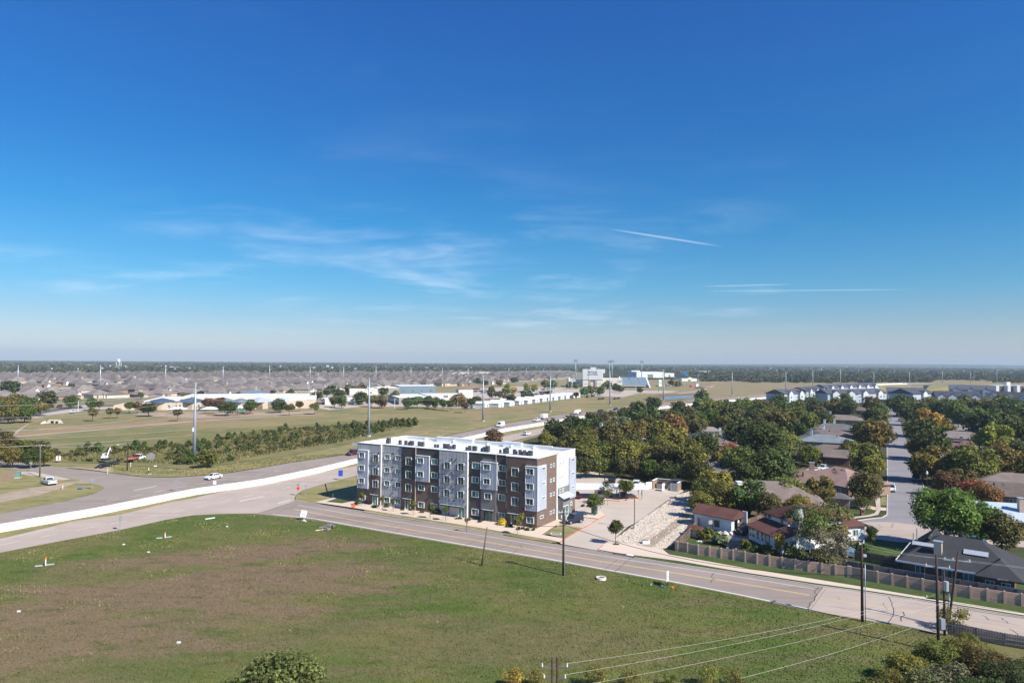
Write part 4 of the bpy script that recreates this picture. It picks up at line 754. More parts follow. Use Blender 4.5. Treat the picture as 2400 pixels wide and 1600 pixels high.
# left edge grove, school trees, scrub
for x,y,r,c,w in [(20,1048,22,'brown',''),(58,1052,22,'olive',''),(92,1052,20,'brown',''),(30,1068,20,'olive',''),(72,1070,20,'dark',''),(104,1070,16,'olive',''),(-20,1058,26,'olive','')]: wood.append(tpx(x,y,r,c,'broad','in the grove by the left road',group='grove by the left road'))
for x,y,r,c in [(10,950,22,'olive'),(42,945,22,'brown'),(72,950,20,'green'),(20,968,20,'olive'),(58,968,18,'green'),(95,955,16,'olive'),(-15,960,22,'green'),(10,1022,14,'brown'),(22,908,18,'dark')]: wood.append(tpx(x,y,r,c,'mid','at the left edge before the tract houses',group='trees at the left edge'))
for x,y,r,c in [(110,938,19,'dark'),(167,940,14,'green'),(214,944,12,'green'),(233,946,8,'brown'),(217,966,10,'rust'),(258,963,8,'rust'),(275,963,8,'rust'),(303,951,9,'green'),(322,951,10,'maroon'),(349,956,15,'dark'),(417,966,10,'brown'),(486,944,13,'maroon'),(514,943,12,'maroon'),(534,955,18,'dark'),(587,951,16,'green'),(655,949,17,'dark'),(678,955,11,'brown'),(702,948,9,'brown'),(738,952,11,'olive'),
    (784,938,13,'brown'),(801,940,14,'green'),(797,926,14,'dark'),(846,933,18,'dark'),(870,937,14,'olive'),(895,940,15,'brown'),(818,912,14,'dark'),(850,912,14,'brown'),(780,912,12,'green'),(765,918,10,'dark'),(745,926,11,'dark'),(955,943,14,'green'),(978,940,15,'green'),(1003,940,14,'dark'),(1021,942,14,'green'),(1038,944,11,'green'),(1057,946,11,'green'),(1074,937,18,'rust'),(1090,950,10,'maroon'),(1105,941,11,'dark'),(1118,937,12,'dark'),(900,917,12,'dark'),(925,927,12,'olive'),
    (1153,922,12,'dark'),(1172,924,8,'dark'),(1152,912,8,'green'),(1190,914,14,'yelgreen'),(1205,914,9,'yellow'),(1198,933,12,'dark'),(1184,930,7,'maroon'),(1229,926,10,'dark'),(1243,926,10,'dark'),(1234,909,11,'yelgreen'),(1253,908,9,'yellow'),(1276,900,11,'olive'),(1294,902,11,'green'),(1285,922,8,'dark'),(1351,924,7,'brown'),(1371,917,11,'green'),(1385,914,11,'olive'),(1406,915,11,'green'),(1334,903,9,'dark'),(1350,903,9,'cedar'),(1423,903,11,'cedar'),(1443,908,10,'dark'),(1453,912,9,'green'),(1500,914,7,'dark'),(1574,897,9,'orange'),(1589,899,8,'green'),(1118,895,10,'dark'),(1137,897,8,'dark'),(1170,897,9,'brown'),(1205,890,8,'dark'),(680,920,9,'green'),(640,922,8,'dark'),(610,924,8,'dark'),(560,925,7,'dark'),(330,926,6,'green'),(470,924,8,'dark'),(430,926,6,'olive')]:
    wood.append(tpx(x,y,r,c,'mid','on the school grounds' if x<1125 else 'around the stadium car park',h=min(4.6,r*.30*1.0+1.4),group='trees on the school grounds' if x<1125 else 'trees around the stadium car park'))
# cedars and scrub on the far side of the frontage road
SC=PG((120,1066),(330,1052),(470,1040),(600,1010),(960,986),(975,995),(880,1015),(800,1034),(690,1052),(560,1075),(490,1090),(330,1082),(170,1080))
n=0
def scrub_ok(p): return inside(p,SC)
x0=min(p[0] for p in SC); x1=max(p[0] for p in SC); y0=min(p[1] for p in SC); y1=max(p[1] for p in SC)
CEDL=['dark green young cedar in the scrub beyond the road','olive green scrub bush beyond the road','brown scrub bush beyond the road']
while n<240:
    p=(random.uniform(x0,x1),random.uniform(y0,y1))
    if not scrub_ok(p): continue
    px,py=proj(p[0],p[1],0)
    if 215<px<395 and py>1062: continue
    cl=math.sin(p[0]*.11+1.3)*math.cos(p[1]*.09)+.5*math.sin(p[0]*.05-p[1]*.07)
    if cl<-.1 and random.random()<.6: continue
    n+=1; k=random.random(); r=random.uniform(.7,1.7)*(1.2 if px<470 else 1)
    sec=('at the left end of the scrub by the white trailer truck' if px<420 else 'in the scrub around the nearest steel pole' if px<545 else 'in the middle of the scrub strip' if px<720 else 'at the right end of the scrub strip')
    CEDL=['dark green young cedar '+sec,'olive scrub bush '+sec,'brown scrub bush '+sec]
    if k<.45:
        rr=r*.85; tree(p[0],p[1],rr,rr*2.2,'cedar' if random.random()<.6 else 'green','cone',label=CEDL[0],group='young cedars in the scrub',name='cedar',zc=rr*1.0,rz=1.15,cat='bush')
    else: bush(p[0],p[1],r,'olive' if k<.86 else 'brown',CEDL[1] if k<.86 else CEDL[2],'scrub_bush',group='scrub bushes beyond the road')
for q in [(886,1011),(900,1004),(917,1001),(930,1000),(944,1000),(958,999),(972,996),(862,1008),(840,1008),(829,1004)]:
    g=G(q[0],q[1]); rr=random.uniform(1.5,2.1); tree(g[0],g[1],rr,rr*2.2,'cedar','cone',label='dark green young cedar in the row above the white flat roof',group='young cedars in the scrub',name='cedar',zc=rr*.95,rz=1.15,cat='bush')
# uncountable low scrub, tall dry grass and turf blades: one mesh each
def blades(name,poly,n,hmin,hmax,w,mat,clump=None,z=0,seed=1,dens=None):
    r=np.random.default_rng(seed); P=np.array(poly); lo,hi=P.min(0),P.max(0); q=r.uniform(lo,hi,(n*3,2))
    x,y=q[:,0],q[:,1]; c=np.zeros(len(q),bool); m=len(P)
    for i in range(m):
        x1,y1=P[i]; x2,y2=P[i-1]
        if y1==y2: continue
        c^=((y1>y)!=(y2>y))&(x<(x2-x1)*(y-y1)/(y2-y1)+x1)
    q=q[c]
    if dens is not None: q=q[r.uniform(size=len(q))<dens(q)]
    q=q[:n]; n=len(q); a=r.uniform(0,2*np.pi,n); h=r.uniform(hmin,hmax,n); ww=w*r.uniform(.6,1.4,n)
    d=np.stack([np.cos(a)*ww/2,np.sin(a)*ww/2,np.zeros(n)],1); b=np.column_stack([q,np.full(n,z)]); lean=np.column_stack([r.normal(size=n)*h*.45,r.normal(size=n)*h*.45,h])
    V=np.stack([b-d,b+d,b+lean],1).reshape(-1,3); o=ob(name,np_mesh(name,V,3,mat)); o['kind']='stuff'; return o
vis=PG((-40,1308),(92,1278),(280,1243),(450,1209),(591,1206),(732,1219),(900,1249),(1280,1313),(1563,1364),(1895,1431),(2192,1484),(2300,1497),(2440,1600),(2440,1625),(-40,1625))
blades('grass',vis,150000,.04,.15,.13,g_meadow,z=.016,seed=3,dens=lambda q: np.clip(1.25-np.hypot(q[:,0],q[:,1])/190,.2,1))
blades('verge_grass_blades',vis,16000,.12,.34,.16,g_verge,z=.016,seed=5,dens=lambda q: (np.sin(q[:,0]*.31+q[:,1]*.17)*np.sin(q[:,0]*.13-q[:,1]*.29)>.35)*np.clip((np.hypot(q[:,0],q[:,1])-80)/60,0,1))
blades('tall_dry_grass',SC,45000,.3,1.1,.5,g_scrub,z=-.12,seed=6)
blades('rough_verge_grass',PG((430,1100),(545,1088),(690,1067),(815,1063),(676,1084),(528,1107),(450,1114),(260,1104),(260,1090)),9000,.1,.3,.3,g_verge,z=-.03,seed=8)
# ------------------------------------------------------------------ vehicles (local x is forward, wheels on z=0)
PAINT=dict(white=(.74,.74,.74),silver=(.42,.43,.45),black=(.012,.013,.016),grey=(.12,.125,.135),navy=(.015,.025,.06),maroon=(.085,.012,.022),red=(.30,.02,.02),blue=(.03,.09,.25),tan=(.35,.29,.21),teal=(.03,.10,.12))
wh_t=MB().tube([(0,-.12,0),(0,.12,0)],.34,14).mesh('tyre',MAT['tyre']); wh_r=MB().tube([(0,-.125,0),(0,.125,0)],.21,10).mesh('rim',MAT['rim'])
def shell(mb,prof,w,bev=.06,m=0):
    """closed side profile widened to w with softened long edges"""
    n=len(prof); cx=sum(p[0] for p in prof)/n; cz=sum(p[1] for p in prof)/n
    ins=[(p[0]-(p[0]-cx)*bev*.5,p[1]-(p[1]-cz)*bev) for p in prof]
    rings=[(-w/2,ins),(-w/2+.09,prof),(w/2-.09,prof),(w/2,ins)]
    a=sum(prof[i][0]*prof[(i+1)%n][1]-prof[(i+1)%n][0]*prof[i][1] for i in range(n))
    v=[(p[0],y,p[1]) for y,pr in rings for p in pr]; f=[]
    for k in range(3):
        for i in range(n):
            q=(k*n+i,k*n+(i+1)%n,(k+1)*n+(i+1)%n,(k+1)*n+i); f.append(q if a<0 else q[::-1])
    f.append(tuple(range(n)) if a>0 else tuple(range(n-1,-1,-1))); f.append(tuple(range(4*n-1,3*n-1,-1)) if a>0 else tuple(range(3*n,4*n)))
    mb.add(v,f,m)
def cabin(mb,x0,x1,x2,x3,z0,z1,w0,w1,m=0):
    """tapered glasshouse: base x0..x3 at z0, roof x1..x2 at z1"""
    v=[(x0,-w0/2,z0),(x3,-w0/2,z0),(x3,w0/2,z0),(x0,w0/2,z0),(x1,-w1/2,z1),(x2,-w1/2,z1),(x2,w1/2,z1),(x1,w1/2,z1)]
    mb.add(v,[(3,2,1,0),(4,5,6,7),(0,1,5,4),(1,2,6,5),(2,3,7,6),(3,0,4,7)],m)
def cab_glass(x0,x1,x2,x3,z0,z1,w0,w1,split=(0.5,),e=.012):
    """window panes lying just proud of the glasshouse faces"""
    mb=MB(); L=lambda a,b,t: a+(b-a)*t
    def pt(s,t,side):      # s along, t height
        return (L(L(x0,x3,s),L(x1,x2,s),t), side*(L(w0,w1,t)/2+e), L(z0,z1,t))
    ss=[0.07]+list(split)+[.93]
    for side in (-1,1):
        for i in range(len(ss)-1):
            a,b=ss[i]+.018,ss[i+1]-.018; q=[pt(a,.1,side),pt(b,.1,side),pt(b,.86,side),pt(a,.86,side)]; mb.quad(*(q if side<0 else q[::-1]))
    for (xa,xb,dx) in ((x3,x2,e),(x0,x1,-e)):
        y0,y1=w0/2-.10,w1/2-.10; za,zb=L(z0,z1,.10),L(z0,z1,.88)
        q=[(L(xa,xb,.10)+dx,-y0,za),(L(xa,xb,.10)+dx,y0,za),(L(xa,xb,.88)+dx,y1,zb),(L(xa,xb,.88)+dx,-y1,zb)]; mb.quad(*(q if dx>0 else q[::-1]))
    return mb
def car_proto(kind):
    r=thing(kind,'car','car'); L=4.7; wb=(1.42,-1.38); wr=1.0; extra=[]
    B=MB()
    if kind=='sedan':
        L,w,h=4.7,1.82,1.45; shell(B,[(-2.32,.28),(-2.35,.62),(-2.25,.93),(-1.5,.98),(.75,.95),(1.9,.82),(2.3,.66),(2.35,.34),(2.2,.22),(-2.1,.22)],w); cb=(-1.85,-1.05,.25,1.15,.94,1.44,1.66,1.22); sp=(.36,.64)
    elif kind=='suv':
        L,w,h=4.75,1.92,1.75; shell(B,[(-2.3,.34),(-2.36,.75),(-2.28,1.08),(-1.4,1.12),(.9,1.08),(1.95,1.0),(2.28,.85),(2.36,.45),(2.2,.28),(-2.1,.28)],w); cb=(-2.22,-1.95,.3,1.05,1.06,1.74,1.80,1.46); sp=(.33,.66); wr=1.08
    elif kind=='jeep':
        L,w,h=4.3,1.85,1.85; shell(B,[(-2.0,.45),(-2.05,1.08),(.6,1.12),(.75,1.1),(1.85,1.06),(2.0,.9),(2.0,.5),(1.8,.42),(-1.8,.42)],w,.03); cb=(-2.0,-1.95,.35,.68,1.08,1.86,1.72,1.62); sp=(.4,.75); wr=1.15; wb=(1.3,-1.3)
    elif kind=='pickup':
        L,w,h=5.7,1.98,1.85; shell(B,[(-2.8,.45),(-2.82,1.05),(-.55,1.08),(.9,1.08),(2.35,1.04),(2.75,.9),(2.85,.5),(2.6,.36),(-2.6,.4)],w,.03); cb=(-.75,-.55,.62,1.35,1.06,1.84,1.80,1.50); sp=(.30,.62); wb=(1.85,-1.75); wr=1.12
        mb=MB().b2(-2.72,-.9,-.88,.88,1.06,1.10); extra.append(('bed',mb,MAT['plastic_black']))
        mb=MB().b2(-2.84,-.8,.80,.99,1.06,1.24).b2(-2.84,-.8,-.99,-.80,1.06,1.24).b2(-2.86,-2.74,-.99,.99,1.0,1.24); extra.append(('bed_side',mb,MAT['car_paint']))
    elif kind=='minivan':
        L,w,h=5.1,1.98,1.78; shell(B,[(-2.5,.32),(-2.55,.8),(-2.48,1.06),(-1.4,1.1),(1.1,1.06),(2.1,.92),(2.45,.74),(2.55,.4),(2.3,.26),(-2.3,.26)],w); cb=(-2.45,-2.3,.55,1.75,1.04,1.77,1.84,1.5); sp=(.3,.6)
        extra.append(('roof_rack',MB().b2(-1.9,.3,-.62,-.57,1.79,1.86).b2(-1.9,.3,.57,.62,1.79,1.86).b2(-1.2,-1.14,-.6,.6,1.84,1.88).b2(-.2,-.14,-.6,.6,1.84,1.88),MAT['plastic_black']))
    elif kind=='cargo_van':
        L,w,h=5.9,2.05,2.55; shell(B,[(-2.9,.4),(-2.95,1.2),(1.55,1.22),(2.35,1.12),(2.85,.9),(2.95,.5),(2.7,.34),(-2.7,.34)],w,.03); cb=(-2.93,-2.85,.95,1.9,1.18,2.55,1.96,1.72); sp=(); wb=(1.9,-1.85); wr=1.08
    B.build('body',MAT['car_paint'],r)
    cm=MB(); cabin(cm,*cb); cm.build('cabin',MAT['car_paint'],r)
    if kind=='cargo_van':
        g=MB(); x0,x1,x2,x3,z0,z1,w0,w1=cb
        for s in (-1,1):
            q=[(.85,s*(.965),1.3),(1.62,s*.965,1.3),(1.12,s*.905,1.95),(.85,s*.905,1.95)]; q=[(a,b+s*.02,c) for a,b,c in q]; g.quad(*(q if s<0 else q[::-1]))
        g.quad((1.87,-.86,1.26),(1.87,.86,1.26),(1.22,.78,2.2),(1.22,-.78,2.2)); g.build('window',MAT['car_glass'],r)
    else: cab_glass(*cb,split=sp).build('window',MAT['car_glass'],r)
    for n,mb,mm in extra: mb.build(n,mm,r)
    for x in wb:
        for s in (-1,1):
            o=ob('wheel',wh_t,r,(x,s*(w/2-.11),.34*wr),0,(wr,1,wr)); ob('rim',wh_r,o)
    zl=.68 if kind in('sedan',) else .86
    for s in (-1,1):
        ob('headlight',MB().box(0,0,0,.10,.36,.14).mesh('headlight',MAT['lamp_glass']),r,(L/2-.06,s*(w/2-.26),zl)); ob('tail_light',MB().box(0,0,0,.08,.28,.2).mesh('tail_light',MAT['tail_red']),r,(-L/2+.02,s*(w/2-.2),zl+.12))
    MB().b2(L/2-.04,L/2+.03,-w/2+.12,w/2-.12,.3,.46).build('bumper',MAT['plastic_black'],r); MB().b2(-L/2-.03,-L/2+.04,-w/2+.12,w/2-.12,.34,.5).build('bumper',MAT['plastic_black'],r)
    return r
PROTO={}; UNUSED=[]
def car(kind,x,y,a,col,label,cat='car',group=None,z=0):
    c=PAINT[col] if isinstance(col,str) else col
    if kind not in PROTO:
        PROTO[kind]=car_proto(kind); t=PROTO[kind]; t.location=(x,y,z); t.rotation_euler=(0,0,a); t['label']=label; t['category']=cat
        if group: t['group']=group
        for k in t.children: k.color=(*c,1)
        return t
    t=copy_tree(PROTO[kind],(x,y,z),a,label,group,c); t['category']=cat
    if not group and 'group' in t: del t['group']
    return t
def cpx(kind,px,py,pto,col,label,cat='car',group=None,z=0):
    g=G(px,py,.5); h=G(*pto,.5); return car(kind,g[0],g[1],head(g,h),col,label,cat,group,z)
RW=(400,1150),(300,1175)
cpx('sedan',500,1117,(440,1128),'white','white saloon car on the upper road before the barrier wall')
cpx('suv',826,1062,(790,1068),'maroon','dark maroon car half hidden by the apartment building')
cpx('suv',1235,1016.5,(1275,1009),'white','small white car on the lower road behind the reddish tree')
cpx('cargo_van',1173,997,(1110,1009),'white','white delivery van on the frontage road','van')
cpx('pickup',1258,984.5,(1200,996),'white','white pickup truck towing a boxy white trailer','pickup truck')
cpx('suv',1406,963.5,(1360,970),'black','dark car on the road behind the white tanker truck'); cpx('suv',1443,959,(1400,965),'navy','dark car farthest along the frontage road beyond the black one')
cpx('pickup',114,1129.5,(96,1124),'white','white pickup parked on the dirt track by the green cabinet','pickup truck')
cpx('jeep',1343,1219,(1325,1222),'navy','dark blue off road car parked beside the side entrance')
cpx('suv',1492,1135,(1496,1123),'white','white car parked left of the brick bin enclosure'); cpx('suv',1434,1127,(1438,1117),'black','black car parked beyond the white carport')
cpx('suv',1721,1282,(1717,1287),'black','black car parked in the garden behind the tan fence'); cpx('pickup',1750,1243,(1738,1246),'black','dark pickup parked by the white shed','pickup truck')
cpx('minivan',2089,1145,(2090,1165),'white','white minivan with a roof rack driving down the tree lined street','van')
cpx('minivan',2147,1121,(2151,1140),'grey','grey van parked in tree shade near the street lamp','van'); cpx('sedan',2135,1082,(2139,1095),'teal','dark green car parked at the right kerb under the trees'); cpx('sedan',2084,1017,(2084,1000),'silver','pale car parked at the left kerb beneath the rusty tree'); cpx('sedan',2080,988,(2080,975),'silver','silver car parked at the left kerb farther up the street'); cpx('suv',2103,975,(2104,985),'black','black car at the far right kerb of the street'); cpx('suv',2109,985,(2110,993),'grey','dark grey car parked just nearer than the black one at the far kerb')
cpx('pickup',1932,1098,(1918,1100),'white','white pickup parked in front of the red brick garage','pickup truck'); cpx('sedan',1905,1101,(1895,1102),'silver','pale car partly hidden beside the white pickup'); cpx('sedan',2275,1267,(2240,1263),'teal','dark car parked behind the big dark roof')
cpx('pickup',2090,952,(2090,960),'white','white pickup at the far end of the tree lined street','pickup truck'); cpx('minivan',1886,1168,(1880,1172),'black','dark van in the driveway shade beside the street house','van')
cpx('suv',36,976,(20,981),'navy','dark car on the road at the left edge'); cpx('suv',139,952.5,(120,955),'maroon','maroon car on the school road'); cpx('pickup',172,965,(190,962),'white','white pickup on the school drive beside a white lamp post','pickup truck'); cpx('sedan',186,955,(170,957),'navy','dark car behind the white pickup on the school drive'); cpx('pickup',199,953,(215,951),'white','white pickup before the school fence','pickup truck')
cpx('suv',1098,955,(1110,953),'white','white car at the near end of the row of portable classrooms'); cpx('suv',1108,954,(1120,952),'silver','pale car touching the first portable classroom')
cpx('suv',1729,933.5,(1700,937),'white','white car on the highway behind the cedar tops')
for i,(x,y,c) in enumerate([(1377,930,'navy'),(1389,928,'black'),(1394,926.5,'silver'),(1405,934.5,'maroon'),(1413,934,'black'),(1442,934,'maroon'),(1450,933,'black')]): cpx('suv' if i<3 else 'sedan',x,y,(x+12,y-1.5),c,['navy car parked alone at the near edge of the stadium car park','black car parked against the navy one','silver car at the end of the near stadium trio','left maroon car of the pair on the car park edge','black car beside the maroon one on the car park edge','maroon car of the right hand pair by the field','black car of the right hand pair by the field'][i],group='cars at the edge of the stadium car park')
# rows in the school and stadium car parks: small copies with body, cabin and windows only
sm=MB(); shell(sm,[(-2.3,.3),(-2.35,.9),(-1.5,.98),(1.0,.95),(2.2,.75),(2.35,.4),(2.2,.25),(-2.1,.25)],1.85); cabin(sm,-1.95,-1.4,.3,1.1,.94,1.55,1.7,1.35); sm=sm.mesh('parked_car',MAT['car_paint']); smg=cab_glass(-1.95,-1.4,.3,1.1,.94,1.55,1.7,1.35,(.5,)).mesh('window',MAT['car_glass'])
rows=[((1113,918),(1137,916.5),6),((1130,921),(1148,920),4),((1165,920),(1180,919),4),((1185,922),(1203,921),4),((1216,919),(1256,916),10),((1258,921),(1290,918),8),((1255,925),(1275,924),5),((1268,928),(1290,926),4),((1293,926),(1312,925),4),((1313,927),(1345,925),8),((745,941),(760,938),4),((760,944),(775,942),3),((745,948),(752,947),2),((815,945),(826,944.5),3),((1110,913),(1120,912.5),3),((1272,914),(1285,913),4),((1350,926),(1372,924.5),5),((1540,905.5),(1560,905),5),((1570,904.5),(1600,904),7),((1618,906),(1628,906),3),((1140,946),(1150,945),3)]
for a,b,n in rows:
    wh_='behind the row of portables' if 1160<a[0]<1345 and a[1]>911 else 'near the beige school' if a[0]<1160 else 'by the water park' if a[0]>1500 else 'at the far car park edge'
    for i in range(n):
        t=i/max(1,n-1); g=G(a[0]+(b[0]-a[0])*t,a[1]+(b[1]-a[1])*t); c=random.choice(['white','white','silver','black','grey','navy','maroon','tan','black','blue'])
        o=ob('parked_car',sm,None,(g[0],g[1],-.12),head(G(*a),G(*b))+math.pi/2+random.uniform(-.05,.05),None,tuple(q*random.uniform(.8,1.1) for q in PAINT[c])); ob('window',smg,o)
        tag(o,f'{c} parked car {wh_}','car','cars in the far car parks')
# box trailer, tanker, flatbed truck with trailer and excavator
def axle(r,x,w,rr=.9,z=.34):
    for s in (-1,1): o=ob('wheel',wh_t,r,(x,s*(w/2-.1),z*rr),0,(rr,1,rr)); ob('rim',wh_r,o)
g=G(1275,982,.5); t=thing('box_trailer','boxy white trailer hitched behind the white pickup truck','trailer',xy(G(1274.5,981.5)),head(G(1258,984.5),G(1200,996)))
MB().b2(-3.3,2.6,-1.15,1.15,.75,2.75).b2(2.6,3.0,-1.0,1.0,.85,2.5).build('box',MAT['panel_white'],t); MB().b2(-3.2,3.9,-.5,.5,.55,.72).build('frame',MAT['black_metal'],t); axle(t,-.6,2.3); axle(t,-1.5,2.3)
MB().b2(-3.34,-3.30,-1.0,1.0,.85,2.65).build('rear_door',MAT['galv'],t)
t=thing('tanker_truck','white tanker truck ahead of the dark cars on the frontage road','truck',xy(G(1354,970,0)),head(G(1354,970),G(1300,980)))
mb=MB(); shell(mb,[(1.2,.6),(1.2,2.6),(2.2,2.55),(2.75,1.75),(3.9,1.6),(4.1,.7),(3.9,.5),(1.4,.5)],2.3,.05); mb.build('cab',MAT['white_paint'],t); MB().tube([(-3.4,0,1.75),(-3.3,0,1.75),(.8,0,1.75),(.95,0,1.75)],[.8,1.0,1.0,.8],14).build('tank',MAT['white_paint'],t,True); MB().b2(-3.4,3.6,-.5,.5,.55,.8).b2(-3.3,-1,-1.15,1.15,.55,1.1).build('chassis',MAT['black_metal'],t); cabin(mb:=MB(),1.3,1.4,2.15,2.72,1.8,2.52,2.34,2.2); mb.build('window',MAT['car_glass'],t)
for x in (2.9,-1.4,-2.4): axle(t,x,2.3,1.4)
A0=head(G(228,1098),G(325,1075)); g=G(322,1078)
t=thing('flatbed_truck','white crew cab truck with a red flat bed at the scrub edge','truck',(g[0],g[1],-.05),A0)
mb=MB(); shell(mb,[(-.7,.5),(-.7,1.12),(1.3,1.15),(2.6,1.12),(2.9,.95),(2.95,.55),(2.7,.42),(-.5,.45)],2.05,.03); cabin(mb,-.7,-.6,.95,1.55,1.12,1.95,1.86,1.55); mb.build('cab',MAT['white_paint'],t); cab_glass(-.7,-.6,.95,1.55,1.12,1.95,1.86,1.55,(.45,)).build('window',MAT['car_glass'],t)
MB().b2(-5.2,-.95,-1.2,1.2,.95,1.12).b2(-5.2,-.95,-1.22,-1.16,1.0,1.3).build('flat_bed',MAT['red_paint'],t); MB().b2(-.98,-.85,-1.1,1.1,1.1,2.05).build('headboard',MAT['shingle_red'],t); MB().b2(-5,2.4,-.45,.45,.5,.85).build('chassis',MAT['black_metal'],t)
for x in (1.95,-2.6,-3.5): axle(t,x,2.1,1.2)
g=G(259,1090); t=thing('gooseneck_trailer','black low trailer with lowered ramps behind the flatbed truck','trailer',(g[0],g[1],-.05),A0)
MB().b2(-3.4,3.6,-1.2,1.2,.72,.88).b2(3.4,5.9,-.25,.25,1.05,1.3).b2(3.3,3.6,-.3,.3,.8,1.25).build('deck',MAT['plastic_black'],t)
for s in (-.75,.75): MB().prof([(-3.4,.86),(-6.0,.12),(-6.0,.02),(-3.4,.7)],s-.4,s+.4).build('ramp',MAT['plastic_black'],t)
for x in (-1,-1.9): axle(t,x,2.5,1.0)
g=G(246,1083); t=thing('excavator','small white excavator with its arm raised on the black trailer','excavator',(g[0],g[1],.83),A0); t.scale=(.82,.82,.82)
for s in (-.8,.8):
    MB().prof([(-1.2,.12),(-1.35,.35),(-1.15,.62),(1.15,.62),(1.35,.35),(1.2,.12),(1.0,0),(-1.0,0)],s-.22,s+.22).build('track',MAT['tyre'],t)
MB().b2(-1.2,.7,-.85,.85,.65,1.35).b2(-1.3,-.6,-.85,.85,.7,1.5).build('body',MAT['white_paint'],t); MB().b2(-.4,.6,.05,.85,1.35,2.3).b2(-.45,.65,0,.9,2.3,2.38).build('cab',MAT['white_paint'],t); MB().b2(-.35,.62,.02,.88,1.6,2.2).build('window',MAT['car_glass'],t)
MB().tube([(.7,-.3,1.2),(1.6,-.3,3.0),(2.5,-.3,4.2)],[.2,.22,.16],4).build('boom',MAT['white_paint'],t); MB().tube([(2.4,-.3,4.3),(3.2,-.3,2.6)],[.16,.1],4).build('arm',MAT['white_paint'],t); MB().prof([(3.1,2.6),(3.5,2.3),(3.3,1.9),(2.9,2.0)],-.6,0).build('bucket',MAT['black_metal'],t)
# ------------------------------------------------------------------ houses and other buildings
def hip_roof(w,d,z0,h,over=.45,gable=False,fascia=.18,ridge=None):
    W2,D2=w/2+over,d/2+over; mb=MB()
    if w>=d: rl=W2 if gable else max(.2,W2-D2*(ridge or 1.0)); R1,R2=(-rl,0),(rl,0)
    else: rl=D2 if gable else max(.2,D2-W2*(ridge or 1.0)); R1,R2=(0,-rl),(0,rl)
    c=[(-W2,-D2),(W2,-D2),(W2,D2),(-W2,D2)]
    lo=[(x,y,z0-fascia) for x,y in c]; up=[(x,y,z0) for x,y in c]; r=[(*R1,z0+h),(*R2,z0+h)]
    v=lo+up+r
    f=[(3,2,1,0)]+[(i,(i+1)%4,4+(i+1)%4,4+i) for i in range(4)]
    if w>=d: f+=[(4,5,9,8),(6,7,8,9),(5,6,9),(7,4,8)]
    else: f+=[(5,6,9,8),(7,4,8,9),(4,5,8),(6,7,9)]
    mb.add(v,f); return mb
def house(x,y,w,d,rot,roofm,wallm,label,hw=2.7,hr=2.3,gable=False,chim=None,chm='house_tan',wins=True,garage=None,group=None,z=0,wing=None,name='house',trim='trim_white',vents=2,loc_is_front=False):
    t=thing(name,label,'house',(x,y,z),rot,group)
    mb=MB().b2(-w/2,w/2,-d/2,d/2,0,hw-.02)
    if gable:
        if w>=d:
            for s in (-1,1): mb.prism([(s*w/2-.01,-d/2+.01),(s*w/2+.01,-d/2+.01),(s*w/2+.01,d/2-.01),(s*w/2-.01,d/2-.01)],hw-.03,hw-.02); mb.add([(s*(w/2-.02),-d/2,hw-.02),(s*(w/2-.02),d/2,hw-.02),(s*(w/2-.02),0,hw+hr*.93)],[(0,1,2) if s>0 else (2,1,0)])
        else:
            for s in (-1,1): mb.add([(-w/2,s*(d/2-.02),hw-.02),(w/2,s*(d/2-.02),hw-.02),(0,s*(d/2-.02),hw+hr*.93)],[(0,1,2) if s<0 else (2,1,0)])
    if wing:
        wx,wy,ww,wd=wing; mb.b2(wx-ww/2,wx+ww/2,wy-wd/2,wy+wd/2,0,hw-.02)
    mb.build('wall',MAT[wallm],t)
    rb=hip_roof(w,d,hw,hr,.45,gable)
    rf=rb.build('roof',MAT[roofm],t)
    if wing:
        wx,wy,ww,wd=wing; wr=hip_roof(ww,wd,hw,hr*.8,.45,True,.18); wr.v=[(a+wx,b+wy,c) for a,b,c in wr.v]; wr.build('wing_roof',MAT[roofm],t)
    if chim:
        for cx,cy in chim: o=MB().b2(cx-.42,cx+.42,cy-.6,cy+.6,hw,hw+hr+1.5).build('chimney',MAT[chm],t); MB().b2(cx-.5,cx+.5,cy-.68,cy+.68,hw+hr+1.5,hw+hr+1.62).build('chimney_cap',MAT['steel_light'],o)
    r=random.Random(int(x*7+y*13))
    for i in range(vents):
        vx,vy=r.uniform(-w*.3,w*.3),r.uniform(-d*.3,d*.3); MB().b2(vx-.15,vx+.15,vy-.15,vy+.15,hw+hr*.3,hw+hr*.8+.35).build('roof_vent',MAT['galv' if i%2 else 'plastic_black'],t)
    if wins:
        for side,L,off in ((0,w,-d/2),(1,d,w/2),(2,w,d/2),(3,d,-w/2)):
            n=max(1,int(L/5))
            for i in range(n):
                q=-L/2+L*(i+.5)/n
                if garage and side==garage and i==0: continue
                o=window(0,0,1.4,1.3,0,False,.07,2,t,trim)
                if side==0: o.location=(q,off,1.5)
                elif side==1: o.location=(off,q,1.5); o.rotation_euler=(0,0,math.pi/2)
                elif side==2: o.location=(q,off,1.5); o.rotation_euler=(0,0,math.pi)
                else: o.location=(off,q,1.5); o.rotation_euler=(0,0,-math.pi/2)
    return t
SA=head(G(2079,1151),G(2078,967))          # street direction
def hpx(px,py,w,d,rot,roofm,wallm,label,zr=4.0,**k):
    g=G(px,py,zr); return house(g[0],g[1],w,d,rot,roofm,wallm,label,**k)
S2=SA-math.pi/2
NB='houses along the tree lined street'
hpx(1950,1052,20,15,S2,'shingle_brown','brick_red','grey brown hipped house with red brick garage front left of the street',wing=(2,-8,7,5),group=NB,hr=2.8)
hpx(1935,1024,19,13,S2,'shingle_blue','house_tan','pale blue grey roofed house next beyond the red brick garage house',group=NB,chim=[(-5,0)],chm='siding_grey')
